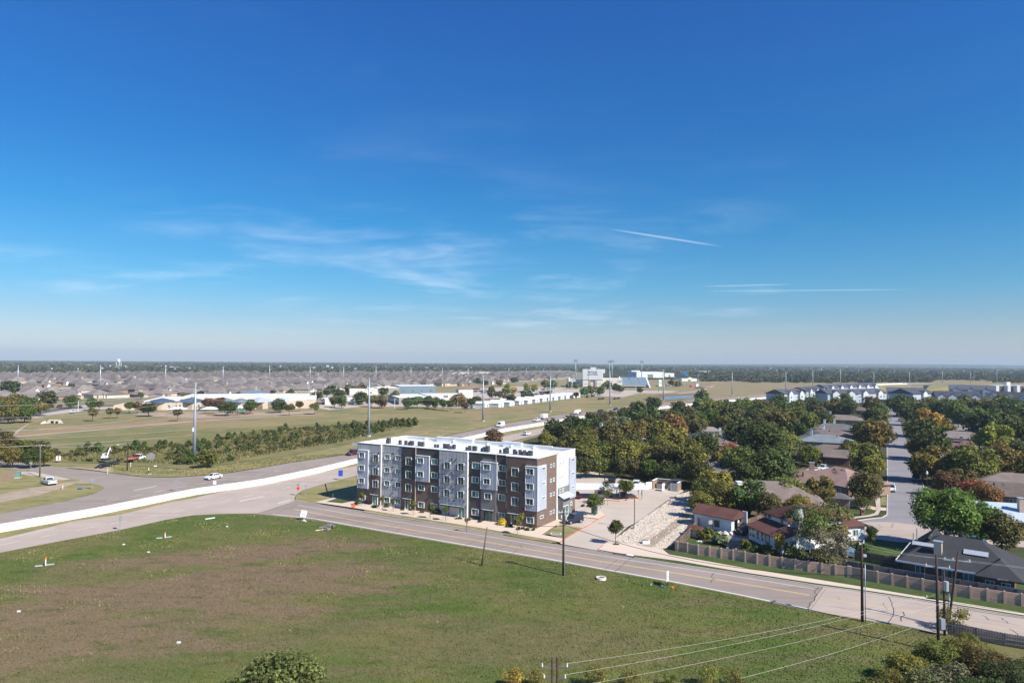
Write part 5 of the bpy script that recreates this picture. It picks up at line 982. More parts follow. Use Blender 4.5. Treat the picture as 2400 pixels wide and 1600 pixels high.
hpx(1942,1011,19,12,S2,'shingle_brown','house_tan','brown roofed house with white ridge trim left of the street',group=NB,chim=[(-2,0)],chm='house_white')
hpx(1955,997,20,12,S2,'shingle_grey','house_tan','grey roofed house with two white chimneys left of the street',group=NB,chim=[(-4,0),(0,1)],chm='house_white')
hpx(1975,976,20,13,S2,'shingle_brown','house_tan','brown roofed house half behind street trees, two short of the last',group=NB,chim=[(-6,0)],chm='house_white')
hpx(2000,955,20,13,S2,'shingle_brown','house_tan','last brown roofed house before the far apartments, pale chimney at its end',group=NB,chim=[(-7,1)],chm='house_white')
hpx(1970,1112,17,14,SA+.9,'shingle_pink','brick_tan','pinkish brown hipped house beside the left kerb trees',hr=3.2,vents=3,group=NB); hpx(1886,1110,12,14,SA+.2,'shingle_pink','brick_tan','pinkish roofed house with a tan brick chimney left of the pickup',chim=[(3,-2)],chm='brick_tan',group=NB,gable=True)
hpx(1795,1148,22,14,S2+.25,'shingle_brown','brick_tan','wide brown roofed house with a tall white chimney amid the trees',hr=3.4,vents=1); 
gx=G(1732,1128,6); tag(MB().b2(-.55,.55,-.7,.7,-3.4,1.9).b2(-.62,.62,-.78,.78,1.9,2.05).build('chimney_stack',MAT['house_white'],None,False,(gx[0],gx[1],4.0)),'tall white chimney rising from the wide brown roof','chimney')
hpx(1962,1144,5,4,S2,'shingle_grey','brick_tan','small grey roofed garden shed between trees left of the street',hw=2.2,hr=.9,wins=False,vents=0)
hpx(2232,985,19,13,S2,'shingle_grey','house_tan','grey roofed house right of the street with pale chimney at its ridge',group=NB,chim=[(3,2)],chm='house_white'); hpx(2240,999,19,12,S2,'shingle_tan','house_tan','tan roofed house right of the street below the grey one',group=NB)
hpx(2250,1016,20,13,S2,'shingle_tan','house_white','pale tan roofed house right of the street with white end chimney',group=NB,chim=[(7,0)],chm='house_white'); hpx(2252,1038,21,14,S2,'shingle_redbrown','brick_tan','red brown roofed house right of the street',group=NB,chim=[(0,-2)],chm='house_tan'); hpx(2283,1064,22,14,S2,'shingle_brown','brick_tan','dull brown roofed house with pale chimney below the red brown one',group=NB,chim=[(2,-1)],chm='siding_pale')
hpx(2390,1118,20,13,S2,'shingle_brown','brick_tan','long brown roof at the right edge behind trees',group=NB,vents=3); hpx(2395,1142,20,12,S2,'shingle_brown','brick_tan','lower brown roof at the right edge above the white metal roof',group=NB,gable=True)
hpx(2392,1190,22,13,S2+.2,'metal_pale','brick_red','house with a pale metal roof and square chimney at the right edge',chim=[(-1,-3)],chm='house_tan',hr=2.2,gable=True,vents=0)
hpx(2185,958,13,11,S2,'shingle_blue','siding_grey','blue grey gabled house far right of the street',group=NB,chim=[(5,0)],chm='house_white',gable=True); hpx(2300,960,14,11,S2,'shingle_brown','house_tan','brown roof among back garden trees at the far right',group=NB); hpx(2350,967,14,11,S2,'shingle_tan','house_tan','tan roof among back garden trees near the right edge',group=NB); hpx(2293,1000,12,10,S2+.5,'shingle_slate','house_white','dark blue gabled house with white gable behind the tan roofs',group=NB,gable=True,hr=3)
OG='roofs among the trees north of the lot'
hpx(1410,1006,16,12,ROAD_A,'shingle_blue','house_tan','grey hipped roof with two white chimneys beside the frontage road trees',group=OG,chim=[(-3,-1),(2,1)],chm='house_white'); hpx(1668,1016,18,12,S2+.3,'shingle_slate','house_tan','dark slate roof with a white chimney amid the canopy',group=OG,chim=[(3,-2)],chm='house_white'); hpx(1664,1030,18,12,S2+.3,'shingle_brown','brick_tan','brown roof with white chimney below the slate roof',group=OG,chim=[(1,-2)],chm='house_white'); hpx(1705,1064,14,11,S2+.3,'shingle_brown','brick_tan','brown roof edge beside the red leaved bush',group=OG); hpx(1662,1005,12,9,S2+.3,'shingle_tan','house_tan','tan roof peeping above the slate roof',group=OG); hpx(1772,980,15,11,S2+.3,'shingle_redbrown','house_tan','red brown roof high in the canopy',group=OG,chim=[(-6,0)],chm='house_white'); hpx(1755,993,14,10,S2+.3,'shingle_grey','house_tan','grey roof just below the red brown one in the canopy',group=OG); hpx(1500,1030,10,8,S2,'shingle_brown','house_tan','brown roof scrap between the willow and the olive trees',group=OG); hpx(1815,960,12,9,S2,'shingle_grey','house_tan','grey roof scrap near the far apartments',group=OG); hpx(1690,1090,13,10,S2,'shingle_tan','brick_tan','tan roof corner deep in the lot side trees',group=OG); hpx(1860,972,14,7,S2,'shingle_grey','brick_tan','low brown walled roof before the white gabled apartments',group=OG); hpx(1905,1015,9,6,S2,'shingle_grey','house_tan','dark low roof beside the garden fence left of the white trimmed house',group=OG)
# dark roofed house, bottom right
def front_house():
    a=math.atan2(-.626,.78); c=(67.8,103.6); w,d=14.2,12.0
    t=thing('house','large house with a dark grey complex roof and brick walls behind the two fences','house',(c[0],c[1],0),a)
    MB().b2(-w/2+.3,w/2-.5,-d/2+.6,d/2-.6,0,2.62).b2(w/2-4,w/2-.4,-d/2-.7,-d/2+1,0,2.62).build('wall',MAT['brick_red'],t)
    rf=hip_roof(w,d,2.7,3.4,.5,False,.2,.78).build('roof',MAT['shingle_dark'],t)
    b=hip_roof(4.6,6.0,2.7,2.0,.5,False,.2); b.v=[(x+w/2-2.0,y-d/2+1.9,z) for x,y,z in b.v]; b.build('wing_roof',MAT['shingle_dark'],t)
    b=hip_roof(6,7,2.7,2.9,.5,True,.2); b.v=[(x-w/2+3.0,y+2.6,z) for x,y,z in b.v]; b.build('gable_roof',MAT['shingle_dark'],t)
    MB().b2(-w/2-.55,-w/2-.48,-d/2-.5,d/2+.4,2.5,2.78).b2(-w/2-.5,w/2+.5,-d/2-.58,-d/2-.5,2.5,2.74).build('gutter',MAT['trim_white'],t)
    MB().b2(-3.0,-2.0,-4.2,-3.3,3.4,5.7).build('chimney',MAT['house_tan'],t); MB().b2(-3.1,-1.9,-4.3,-3.2,5.7,5.85).build('chimney_cap',MAT['galv'],t)
    MB().prof([(-6.0,0),(-3.0,0),(-3.0,.06),(-6.0,.06)],0,.8).build('roof_flashing',MAT['steel_light'],t).matrix_local=Matrix.Translation((0,-3.1,4.62))@Matrix.Rotation(.48,4,'X')
    MB().prof([(0,0),(3,0),(3,.05),(0,.05)],0,1).build('roof_flashing',MAT['steel_light'],t).matrix_local=Matrix.Translation((.6,-3.4,4.48))@Matrix.Rotation(.48,4,'X')
    for x,y in ((-1.9,.9),(-.1,.7)): MB().cyl(x,y,5.0,6.5,.30,.30,10).build('turbine_vent',MAT['black_metal'],t)
    for x,y in ((-6.4,4.5),(-6.3,.5),(-4,1.2)): MB().cyl(x,y,3.0,5.6,.09,.09,6).build('vent_pipe',MAT['steel_light'],t)
    for x in (-4.6,-1.2,1.4): window(x,1.5,1.3,1.5,-d/2+.6,False,.08,2,t)
    for x in (4.0,5.8): window(x,1.5,1.1,1.2,-d/2-.7,False,.08,2,t)
    MB().b2(w/2-2.2,w/2-1,-d/2-1.6,-d/2-1.2,2.6,2.72).build('awning',MAT['panel_white'],t)
front_house()
# white two storey house with red brown roofs, its shed and playhouse
def white_house():
    K=G(1833,1298); t=thing('house','white two storey house with red brown roofs and a boxed chimney behind the tan fence','house',(*K,0),R(12.1))
    MB().b2(0,4.4,0,10.2,0,2.55).add([(0,0,2.55),(4.4,0,2.55),(4.4,0,3.1),(3.4,0,3.55)],[(0,1,2,3)]).build('wall',MAT['house_white'],t)
    MB().b2(3.5,14,3.4,9.8,0,4.75).build('upper_wall',MAT['house_white'],t); MB().b2(14,20.5,5.5,12.3,0,2.7).b2(4.4,14,1.8,3.4,0,2.5).build('wing_wall',MAT['house_white'],t)
    b=MB(); b.add([(-.5,-.45,2.5),(3.5,-.45,3.75),(3.5,10.6,3.75),(-.5,10.6,2.5),(-.5,-.45,2.36),(3.5,-.45,3.6),(3.5,10.6,3.6),(-.5,10.6,2.36),(4.8,-.45,3.05),(4.8,3.4,3.05),(3.5,3.4,3.75)],[(0,1,2,3),(7,6,5,4),(0,4,5,1),(3,7,4,0),(2,6,7,3),(1,8,9,10)]); b.build('lower_roof',MAT['shingle_red'],t)
    b=hip_roof(10.6,6.6,4.78,2.0,.5,False,.16); b.v=[(x+8.75,y+6.6,z) for x,y,z in b.v]; b.build('upper_roof',MAT['shingle_red'],t)
    b=hip_roof(7.4,6.8,2.72,2.0,.45,False,.16); b.v=[(x+16.9,y+8.9,z) for x,y,z in b.v]; b.build('wing_roof',MAT['shingle_red'],t)
    b=MB().add([(4.4,1.3,2.5),(14.3,1.3,2.5),(14.3,3.42,3.4),(4.4,3.42,3.4),(4.4,1.3,2.36),(14.3,1.3,2.36)],[(0,1,2,3),(4,5,1,0)]); b.build('porch_roof',MAT['shingle_red'],t)
    ch=MB().b2(4.7,5.9,2.4,3.4,0,6.9).build('chimney',MAT['siding_grey'],t); MB().b2(4.6,6.0,2.3,3.45,6.9,7.05).b2(4.66,4.76,2.33,2.41,0,6.9).b2(5.84,5.94,2.33,2.41,0,6.9).build('chimney_trim',MAT['black_metal'],ch)
    window(2.1,1.35,1.1,1.4,0,False,.06,2,t,'black_metal'); window(.75,1.35,.6,1.2,0,False,.06,1,t,'black_metal')
    for i,yy in enumerate((1.3,4.2,5.8,7.2,8.6,9.6)):
        o=window(0,1.45 if i>1 else 1.15,.95 if i>1 else 1.3,1.6,0,False,.06,1,t,'trim_white' if i>1 else 'black_metal'); o.location=(0,yy,1.45); o.rotation_euler=(0,0,-math.pi/2)
    for yy,w in ((5.2,.9),(9.0,1.1)):
        o=window(3.5,4.1,w,1.0,0,False,.06,1,t); o.location=(3.5,yy,4.2); o.rotation_euler=(0,0,-math.pi/2)
    for x in (7.5,10,12.5): window(x,4.1,1.0,.9,3.4,False,.06,2,t)
    for x in (15.6,18.6): window(x,1.4,1.2,1.2,5.5,False,.06,2,t)
white_house()
a=head(G(1653,1245),G(1706,1256)); g=G(1684,1236)
t=thing('shed','white shed with a red brown roof and an open front','shed',(g[0],g[1],0),a)
MB().b2(-4.0,4.0,-2.2,-2.1,0,2.6).b2(-4.0,4.0,2.1,2.2,0,2.6).b2(-4,-3.9,-2.1,2.1,0,2.6).b2(3.88,3.98,-2.1,-1.2,0,2.6).b2(3.88,3.98,.1,.7,0,2.6).b2(3.88,3.98,1.7,2.1,0,2.6).add([(3.98,-2.2,2.6),(3.98,2.2,2.6),(3.98,0,4.0),(-3.98,-2.2,2.6),(-3.98,2.2,2.6),(-3.98,0,4.0)],[(0,1,2),(5,4,3)]).build('wall',MAT['house_white'],t); hip_roof(8.2,4.4,2.62,1.5,.35,True,.12).build('roof',MAT['shingle_red'],t)
window(.9,1.3,1.1,1.3,-2.2,False,.06,1,t,'panel_dgrey'); MB().b2(4.0,4.06,-2.4,-2.2,0,2.5).b2(3.9,4.9,1.9,2.1,0,3.6).build('trim',MAT['trim_white'],t)
g=G(1631,1256); t=thing('playhouse','tiny playhouse with a red roof by the wooden fence','playhouse',(g[0],g[1],0),a)
MB().b2(-1.1,1.1,-.8,.8,0,1.25).build('wall',MAT['house_white'],t); hip_roof(2.3,1.6,1.27,.75,.2,True,.08).build('roof',MAT['shingle_red'],t); MB().b2(1.1,1.13,-.3,.3,0,1.0).build('door',MAT['black_metal'],t)
# carport
def carport():
    p0=G(1300,1146,2.9); p1=G(1413,1128,2.9); a=head(G(1345,1141,2.7),G(1460,1136,2.7)); c=G(1376,1138,2.75)
    t=thing('carport','long white flat roofed carport behind the apartment building','carport',(c[0],c[1],0),BROT+.55)
    Lh=14; MB().b2(-Lh,Lh,-2.9,2.9,2.62,2.78).b2(-Lh-.05,Lh+.05,-3.0,-2.85,2.45,2.82).b2(-Lh-.05,Lh+.05,2.85,3.0,2.45,2.82).build('roof',MAT['roof_white'],t)
    for i in range(9): MB().b2(-Lh+i*3.5-.03,-Lh+i*3.5+.03,-2.85,2.85,2.78,2.83).build('roof_seam',MAT['trim_white'],t)
    for i in range(6):
        for y in (-1.9,1.9): MB().b2(-Lh+.5+i*5.2,-Lh+.7+i*5.2,y-.08,y+.08,0,2.62).build('post',MAT['galv'],t)
    return t
CP=carport()
for i,(u,c) in enumerate([(-11,'white'),(-8.2,'black'),(-5.4,'silver'),(-2.6,'maroon'),(3,'grey'),(8.6,'black')]):
    rz=BROT+.55; x=CP.location.x+u*math.cos(rz); y=CP.location.y+u*math.sin(rz); car('sedan' if i%2 else 'suv',x,y,rz+math.pi/2,c,['white','black','silver','maroon','grey','second black'][i]+' car parked in the shade under the carport')
# bin enclosure with open gates and bins
def enclosure():
    a=head(G(1530,1147),G(1590,1153)); c=G(1563,1146); t=thing('bin_enclosure','brick bin enclosure with pale coping and open metal gates','enclosure',(c[0],c[1],0),a)
    w,d,h=6.6,3.6,2.1
    MB().b2(-w/2,w/2,d/2,d/2+.25,0,h).b2(-w/2,-w/2+.25,-d/2,d/2,0,h).b2(w/2-.25,w/2,-d/2,d/2,0,h).build('wall',MAT['brick_tan'],t); MB().b2(-w/2-.06,w/2+.06,d/2-.05,d/2+.31,h,h+.12).b2(-w/2-.06,-w/2+.31,-d/2-.05,d/2-.05,h,h+.12).b2(w/2-.31,w/2+.06,-d/2-.05,d/2-.05,h,h+.12).build('coping',MAT['panel_white'],t)
    for x,rz,m in ((-w/2,-2.2,'panel_white'),(-.1,-1.6,'panel_white'),(w/2-1.9,-.05,'panel_white')):
        o=MB().b2(0,1.8,-.04,.04,.15,1.9).build('gate',MAT[m],t); o.location=(x,-d/2-.1,0); o.rotation_euler=(0,0,rz)
        for k in range(5): MB().b2(.12+k*.36,.3+k*.36,-.07,-.04,.2,1.85).build('gate_slat',MAT['panel_dgrey'],o)
    return t,a
ENC,ea=enclosure()
for i,(u,v_,m) in enumerate([(-1.6,.4,'trash_grey'),(1.2,.5,'green_box_pale')]):
    x=ENC.location.x+u*math.cos(ea)-v_*math.sin(ea); y=ENC.location.y+u*math.sin(ea)+v_*math.cos(ea)
    t=thing('waste_container',['blue grey wheeled waste container at the left inside the brick enclosure','pale green waste container at the right inside the brick enclosure'][i],'waste container',(x,y,0),ea)
    MB().prof([(-.9,.15),(-1.0,1.35),(1.0,1.35),(.9,.15)],-.6,.6).build('tub',MAT[m],t); MB().prof([(-1.02,1.35),(-1.0,1.5),(0,1.62),(1.0,1.5),(1.02,1.35)],-.62,.62).build('lid',MAT['plastic_black'],t)
# pad cabinets
def cabinet(px,py,w,d,h,rot,m,label):
    g=G(px,py); t=thing('transformer_cabinet',label,'cabinet',(g[0],g[1],0),rot); MB().b2(-w/2-.15,w/2+.15,-d/2-.15,d/2+.15,0,.18).build('plinth',MAT['concrete'],t); MB().b2(-w/2,w/2,-d/2,d/2,.18,h).b2(-w/2-.04,w/2+.04,-d/2-.04,d/2+.04,h,h+.07).build('case',MAT[m],t)
    MB().b2(-w/2+.06,-.02,-d/2-.03,-d/2,.3,h-.1).b2(.02,w/2-.06,-d/2-.03,-d/2,.3,h-.1).build('door',MAT[m],t); return t
cabinet(1393,1206,1.0,1.0,1.75,BROT,'green_box','tall dark green cabinet at the parking island'); cabinet(1430,1166,.9,.9,1.0,BROT,'green_box','smaller green cabinet on the tree island'); cabinet(37,1119.5,2.1,1.2,1.5,.35,'green_box_pale','pale green cabinet on a slab by the left brick wall')
# school with blue grey hipped roofs
def school():
    z0=-.09; p0=G(400,959.5,z0); p1=G(745,957,z0); a=head(G(330,961),G(740,956.5)); 
    c=lerp(G(330,961),G(740,956.5),.5); t=thing('school','long beige school with white flat roof and blue grey hipped pavilions','school',(c[0],c[1],z0),a)
    Lx=math.dist(G(330,961),G(740,956.5))/2
    MB().b2(-Lx,Lx,7,60,0,5.2).b2(-Lx*.62,Lx*.9,20,58,5.2,7.0).b2(Lx*.62,Lx,3,60,0,5.5).b2(-Lx-16,-Lx,3,30,0,3.2).build('wall',MAT['beige_wall'],t)
    MB().b2(-Lx-.2,Lx+.2,6.8,60.2,5.2,5.45).b2(-Lx*.63,Lx*.91,19.8,58.2,7.0,7.3).b2(Lx*.61,Lx+.2,2.8,60,5.5,5.75).build('roof',MAT['roof_white'],t)
    for fx,w,hh,m in ((-.80,24,2.0,'metal_blue_dark'),(-.47,24,2.2,'metal_blue_dark'),(-.10,20,2.2,'metal_blue'),(.10,18,1.6,'metal_blue'),(.33,26,2.2,'metal_pale'),(.60,22,2.0,'metal_pale')):
        x=Lx*fx; MB().b2(x-w/2+2,x+w/2-2,0,9,0,4.55).build('pavilion_wall',MAT['beige_wall'],t); q_=w*.68; b=hip_roof(q_,q_*.98,4.6,hh+.6,.6,False,.25,1.0); b.v=[(X*.76-Y*.65+x,X*.65+Y*.76+w*.36,Z_) for X,Y,Z_ in b.v]; b.build('pavilion_roof',MAT[m],t); MB().b2(x-1.6,x+1.6,-.4,0,0,5.0).build('pier',MAT['brown_wall' if fx>.2 else 'house_tan'],t)
        for xx in (x-5.5,x+5.5): window(xx,2.6,1.1,1.1,0,False,.06,1,t,'panel_dgrey')
    for i in range(9): window(-Lx*.66+i*Lx*.165,1.1,4.2,1.7,6.97 if i%2 else -.02,False,.06,3,t,'steel_light')
    for x in (Lx*.3,-Lx*.2,Lx*.75): MB().cyl(x,24,7.2,9.4,.35,.35,8).build('roof_vent',MAT['steel_light'],t)
    b=hip_roof(20,16,6.0,2.6,.5,False,.2); b.v=[(x+Lx*.12,y+90,z) for x,y,z in b.v]; b.build('entrance_roof',MAT['metal_blue'],t)
school()
# second school, flat roofed beige blocks
def blocks(label,name,cat,rows,wallm,z=-.12,wins=True):
    first=rows[0]; g=G(*first[0],z); a=head(G(*first[0],z),G(*first[1],z)); t=thing(name,label,cat,(g[0],g[1],z),a)
    for (p,q,dep,h,wm,rm) in rows:
        P=G(*p,z); Q=G(*q,z); f=lambda s: ((s[0]-g[0])*math.cos(a)+(s[1]-g[1])*math.sin(a),-(s[0]-g[0])*math.sin(a)+(s[1]-g[1])*math.cos(a)); P=f(P); Q=f(Q)
        x0,x1=P[0],Q[0]; y=(P[1]+Q[1])/2
        MB().b2(x0,x1,y,y+dep,0,h).build('wall',MAT[wm],t); MB().b2(x0-.15,x1+.15,y-.15,y+.1,h,h+.35).b2(x0-.15,x1+.15,y+.1,y+dep,h,h+.12).build('roof',MAT[rm],t)
        if wins:
            n=int((x1-x0)/9)
            for i in range(n): window(x0+(i+.5)*(x1-x0)/max(1,n),min(2.0,h*.5),1.8,1.3,y,False,.06,2,t,'panel_dgrey')
    return t
t=blocks('low beige flat roofed school blocks behind a row of round trees','school','school',[((935,948),(1010,947),55,5.0,'grey_wall','roof_white'),((1010,946),(1105,945),46,5.6,'cream_wall','roof_white'),((885,924),(935,923.5),30,6.0,'grey_wall','roof_white'),((935,921),(1020,920),30,7.0,'metal_blue','roof_white'),((820,926),(885,925),28,5.5,'cream_wall','roof_white'),((762,949),(828,947),22,4.0,'cream_wall','roof_white'),((1075,935),(1108,934.5),10,8.0,'cream_wall','panel_dgrey')],'cream_wall')
for px,py in ((1005,932),(1022,929),(985,934),(1030,936),(960,936),(1045,931)):
    g=G(px,py,5.6); tag(MB().b2(-1.6,1.6,-1.1,1.1,0,1.5).b2(-1.2,1.2,-1.3,-1.1,.3,1.2).build('rooftop_unit',MAT['ac_grey' if px%2 else 'panel_white'],None,False,(g[0],g[1],5.6)),'grey rooftop unit on the beige flat roofed school','air conditioner','rooftop units on the beige school')
# row of white portable classrooms
pr=[(1118,954,1),(1150,954,1),(1176,951,0),(1199,947.5,0),(1219,946,0),(1237,943.5,0),(1254,941.5,0),(1268,939.5,0),(1282,938,0),(1297,936,0),(1310,934.5,0),(1323,933,0),(1336,931.5,0)]
pa=head(G(1160,960),G(1345,938)); kk=0
for i,(x,y,b) in enumerate(pr):
    g=G(x,y-1); t=thing('portable_classroom',['nearest white portable classroom with a blue grey gable end','second white portable classroom with its gable in shade','third white portable from the near end of the row','fourth white portable from the near end','fifth white portable, just before the row bends','sixth white portable in the row','seventh portable, middle of the white row','eighth white portable, beside the steel pole','ninth white portable, behind the steel pole','tenth white portable in the row','third white portable from the far end','last but one white portable in the row','farthest white portable by the car park'][i],'portable building',(g[0],g[1],-.17),pa,'row of white portable classrooms')
    MB().b2(-3.7,3.7,-8.5,8.5,.25,3.0).add([(-3.7,-8.5,3),(3.7,-8.5,3),(0,-8.5,4.0),(-3.7,8.5,3),(3.7,8.5,3),(0,8.5,4.0)],[(0,1,2),(5,4,3)]).build('wall',MAT['house_white'],t); hip_roof(7.4,17,3.0,1.15,.3,True,.1).build('roof',MAT['roof_white'],t)
    MB().b2(-.5,.5,-8.55,-8.5,.3,2.4).build('door',MAT['panel_dgrey'],t); MB().b2(3.7,3.76,-3,-2.2,.3,2.4).build('door',MAT['panel_dgrey'],t); MB().b2(-3.6,3.6,-8.4,8.4,0,.25).build('skirt',MAT['grey_wall'],t)
# stadium press tower and stands
def stadium():
    z=-.12; c=G(1390,907,z); D=c[1]; m=D/FOC; t=thing('stadium','stadium with a tall pale press tower and blue grey sloping stand','stadium',(c[0],c[1],z),-.04)
    Ht=lambda y: Hat(1390,y,D)-z
    H1,H2=Ht(865),Ht(861); k=lambda px:(px-1390)*m*1.0
    MB().b2(k(1366),k(1379),0,14,0,H1).b2(k(1379)+.02,k(1398.5),1.4,14,0,H1-.1).b2(k(1398.5)+.02,k(1413),0,14,0,H1).build('tower_wall',MAT['cream_wall'],t)
    MB().b2(k(1366)-.2,k(1379)-.6,-.35,-.02,H1*.42,H1).b2(k(1379),k(1399.5),-.6,1.38,H1*.42,H1+.1).b2(k(1399.8),k(1411),-.35,-.02,H1*.42,H1).build('upper_wall',MAT['siding_pale'],t)
    MB().b2(k(1384),k(1397),-.4,10,H1,H2+.3).b2(k(1411),k(1418),1,6,H1*.78,H1+.1).build('penthouse',MAT['siding_pale'],t)
    MB().b2(k(1366)-.25,k(1413)+.2,-.45,-.36,H1*.40,H1*.425).b2(k(1366)-.1,k(1413),-.12,-.01,H1*.17,H1*.19).build('band',MAT['grey_wall'],t)
    MB().b2(k(1380),k(1384.5),-.3,1.3,0,H1*.41).b2(k(1394.5),k(1398.3),-.3,1.3,0,H1*.41).build('recess_column',MAT['grey_wall'],t)
    MB().b2(k(1413)+.05,k(1458),2,30,0,Ht(886)).build('side_wall',MAT['cream_wall'],t)
    MB().b2(k(1333),k(1366)-.05,6,40,0,Ht(889)).build('left_wall',MAT['siding_grey'],t); MB().prof([(k(1333),0),(k(1333),Ht(886)),(k(1336.5),Ht(886)),(k(1336.5),0)],2,6).build('fin_wall',MAT['panel_white'],t)
    x0,x1=k(1458.5),k(1521); yb,yf=30,4; zt,zb=Ht(884),Ht(900.5)
    MB().prism([(x0+3,yf),(x1-4,yf),(x1,yb),(x0,yb)],0,.2).build('stand_base',MAT['concrete'],t)
    for i in range(3):
        a0=x0+(x1-x0)*i/3+.4; a1=x0+(x1-x0)*(i+1)/3-.4
        MB().add([(a0,yf,zb),(a1,yf,zb),(a1,yb,zt),(a0,yb,zt),(a0,yf,zb-.4),(a1,yf,zb-.4),(a1,yb,zt-.4),(a0,yb,zt-.4)],[(0,1,2,3),(7,6,5,4),(0,4,5,1),(1,5,6,2),(2,6,7,3),(3,7,4,0)]).build('stand_roof',MAT['metal_blue'],t)
    for xx,w in ((x0-1.2,1.4),(x1-.2,1.4)):
        MB().add([(xx,yb,0),(xx+w,yb,0),(xx+w,yb,zt+.5),(xx,yb,zt+.5),(xx,yf-8,0),(xx+w,yf-8,0),(xx+w,yf-3,zb*.35),(xx,yf-3,zb*.35)],[(0,3,2,1),(4,5,6,7),(3,7,6,2),(0,4,7,3),(1,2,6,5),(0,1,5,4)]).build('end_wall',MAT['panel_white'],t)
    MB().b2(x0+2,x1-5,-3,5,zb-1.8,zb-1.2).build('canopy',MAT['metal_pale'],t); MB().b2(x0+3,x1-6,1,5,0,zb-1.9).build('concourse_wall',MAT['grey_wall'],t)
    def words(s,px,py,hh,y):
        cu=bpy.data.curves.new('lettering','FONT'); cu.body=s; cu.size=hh; cu.align_x='CENTER'; cu.extrude=.08; o=bpy.data.objects.new('lettering',cu); COL.objects.link(o); me=bpy.data.meshes.new_from_object(o.evaluated_get(bpy.context.evaluated_depsgraph_get())); bpy.data.objects.remove(o); me.materials.clear(); me.materials.append(MAT['lettering']); o=bpy.data.objects.new('lettering',me); COL.objects.link(o); o.parent=t; o.location=(k(px),y,Ht(py)); o.rotation_euler=(math.pi/2,0,0)
    words('DENTON ISD',1389,872.4,2.0,-.7); words('C.H. COLLINS',1389,875.7,1.7,-.7); words('ATHLETIC COMPLEX',1389,878.6,1.5,-.7)
    words('C.H. COLLINS',1452,892.5,1.0,1.9); words('STADIUM',1452,895.5,1.0,1.9)
stadium()
# far apartments with dark slate roofs and white gables
FA='dark roofed apartment blocks by the highway'
def far_apt(px0,py0,px1,py1,dep,h,label,ng=3,hr=4.2):
    h*=.86; hr*=.8
    a0=G(px0,py0); a1=G(px1,py1); a=head(a0,a1); c=lerp(a0,a1,.5); L=math.dist(a0,a1); t=thing('apartment_block',label,'building',(c[0],c[1],0),a,FA)
    MB().b2(-L/2,L/2,0,dep,0,h).build('wall',MAT['siding_grey'],t); b=hip_roof(L,dep,h,hr,.7,True,.3); b.v=[(x,y+dep/2,z) for x,y,z in b.v]; b.build('roof',MAT['shingle_slate'],t)
    MB().add([(-L/2,0,h),(-L/2,dep,h),(-L/2,dep/2,h+hr*.95)],[(2,1,0)]).add([(L/2,0,h),(L/2,dep,h),(L/2,dep/2,h+hr*.95)],[(0,1,2)]).build('gable_wall',MAT['siding_pale'],t)
    for i in range(ng):
        x=-L/2+L*(i+.5)/ng; g=MB().b2(x-3,x+3,-1.6,0,0,h).add([(x-3,-1.6,h),(x+3,-1.6,h),(x,-1.6,h+2.0)],[(0,1,2)]).build('gable_bay',MAT['siding_pale'],t)
        r=MB().add([(x-3.5,-1.8,h-.2),(x,-1.8,h+2.3),(x,4.0,h+2.3),(x-3.5,2.5,h-.2),(x+3.5,-1.8,h-.2),(x+3.5,2.5,h-.2)],[(0,1,2,3),(1,4,5,2)]).build('gable_roof',MAT['shingle_slate'],t)
        for z in (1.6,4.6,7.4)[:max(1,int(h/3))]: window(x,z,2.2,1.5,-1.6,False,.08,2,t,'panel_dgrey')
    n=int(L/7)
    for i in range(n):
        x=-L/2+L*(i+.5)/n
        if all(abs(x-(-L/2+L*(j+.5)/ng))>4 for j in range(ng)):
            for z in (1.6,4.6,7.4)[:max(1,int(h/3))]: window(x,z,1.8,1.4,0,False,.08,2,t,'panel_dgrey')
    return t
far_apt(1838,945,1888,942,16,9,'leftmost slate roofed apartment block with white corner bays',2); far_apt(1890,937,1935,932,16,9,'slate roofed block behind the leftmost one, small white gables',3); far_apt(1940,944,2012,944,18,9,'slate roofed block with one small white gable over the trees',2); far_apt(1938,927,2060,920,16,9,'farthest slate roof with a line of white dormer gables',6); far_apt(2008,943,2078,941,18,9,'slate roofed block with two white towers and dark balconies',2); far_apt(2080,936,2150,938,18,9,'low slate roof right of the white towers',1); far_apt(2140,946,2190,944,20,9.5,'slate roofed block with a large white double gable',1,5); far_apt(2195,953,2300,956,20,9,'nearest slate roofed block with four white gables',4,5); far_apt(2225,930,2330,933,18,9,'slate roofed block behind the nearest one, two gables',3,5); far_apt(2310,952,2420,958,20,9,'slate roofed block at the right edge with white balcony tower',3,5)
t=blocks('flat roofed white and charcoal block beyond the slate roofs','apartment_block','building',[((2335,921),(2342,921),14,8.6,'siding_pale','roof_white'),((2342,920.5),(2362,920.5),14,8.4,'panel_dark','roof_white'),((2362,921),(2369,921),14,8.6,'siding_pale','roof_white'),((2369,920.5),(2384,920.5),14,8.4,'panel_dark','roof_white'),((2384,921),(2391,921),14,8.6,'siding_pale','roof_white'),((2391,920.5),(2410,920.5),14,8.4,'panel_dark','roof_white'),((2360,915),(2368,915),6,10.5,'panel_white','roof_white')],'siding_pale',-.1); t['group']=FA
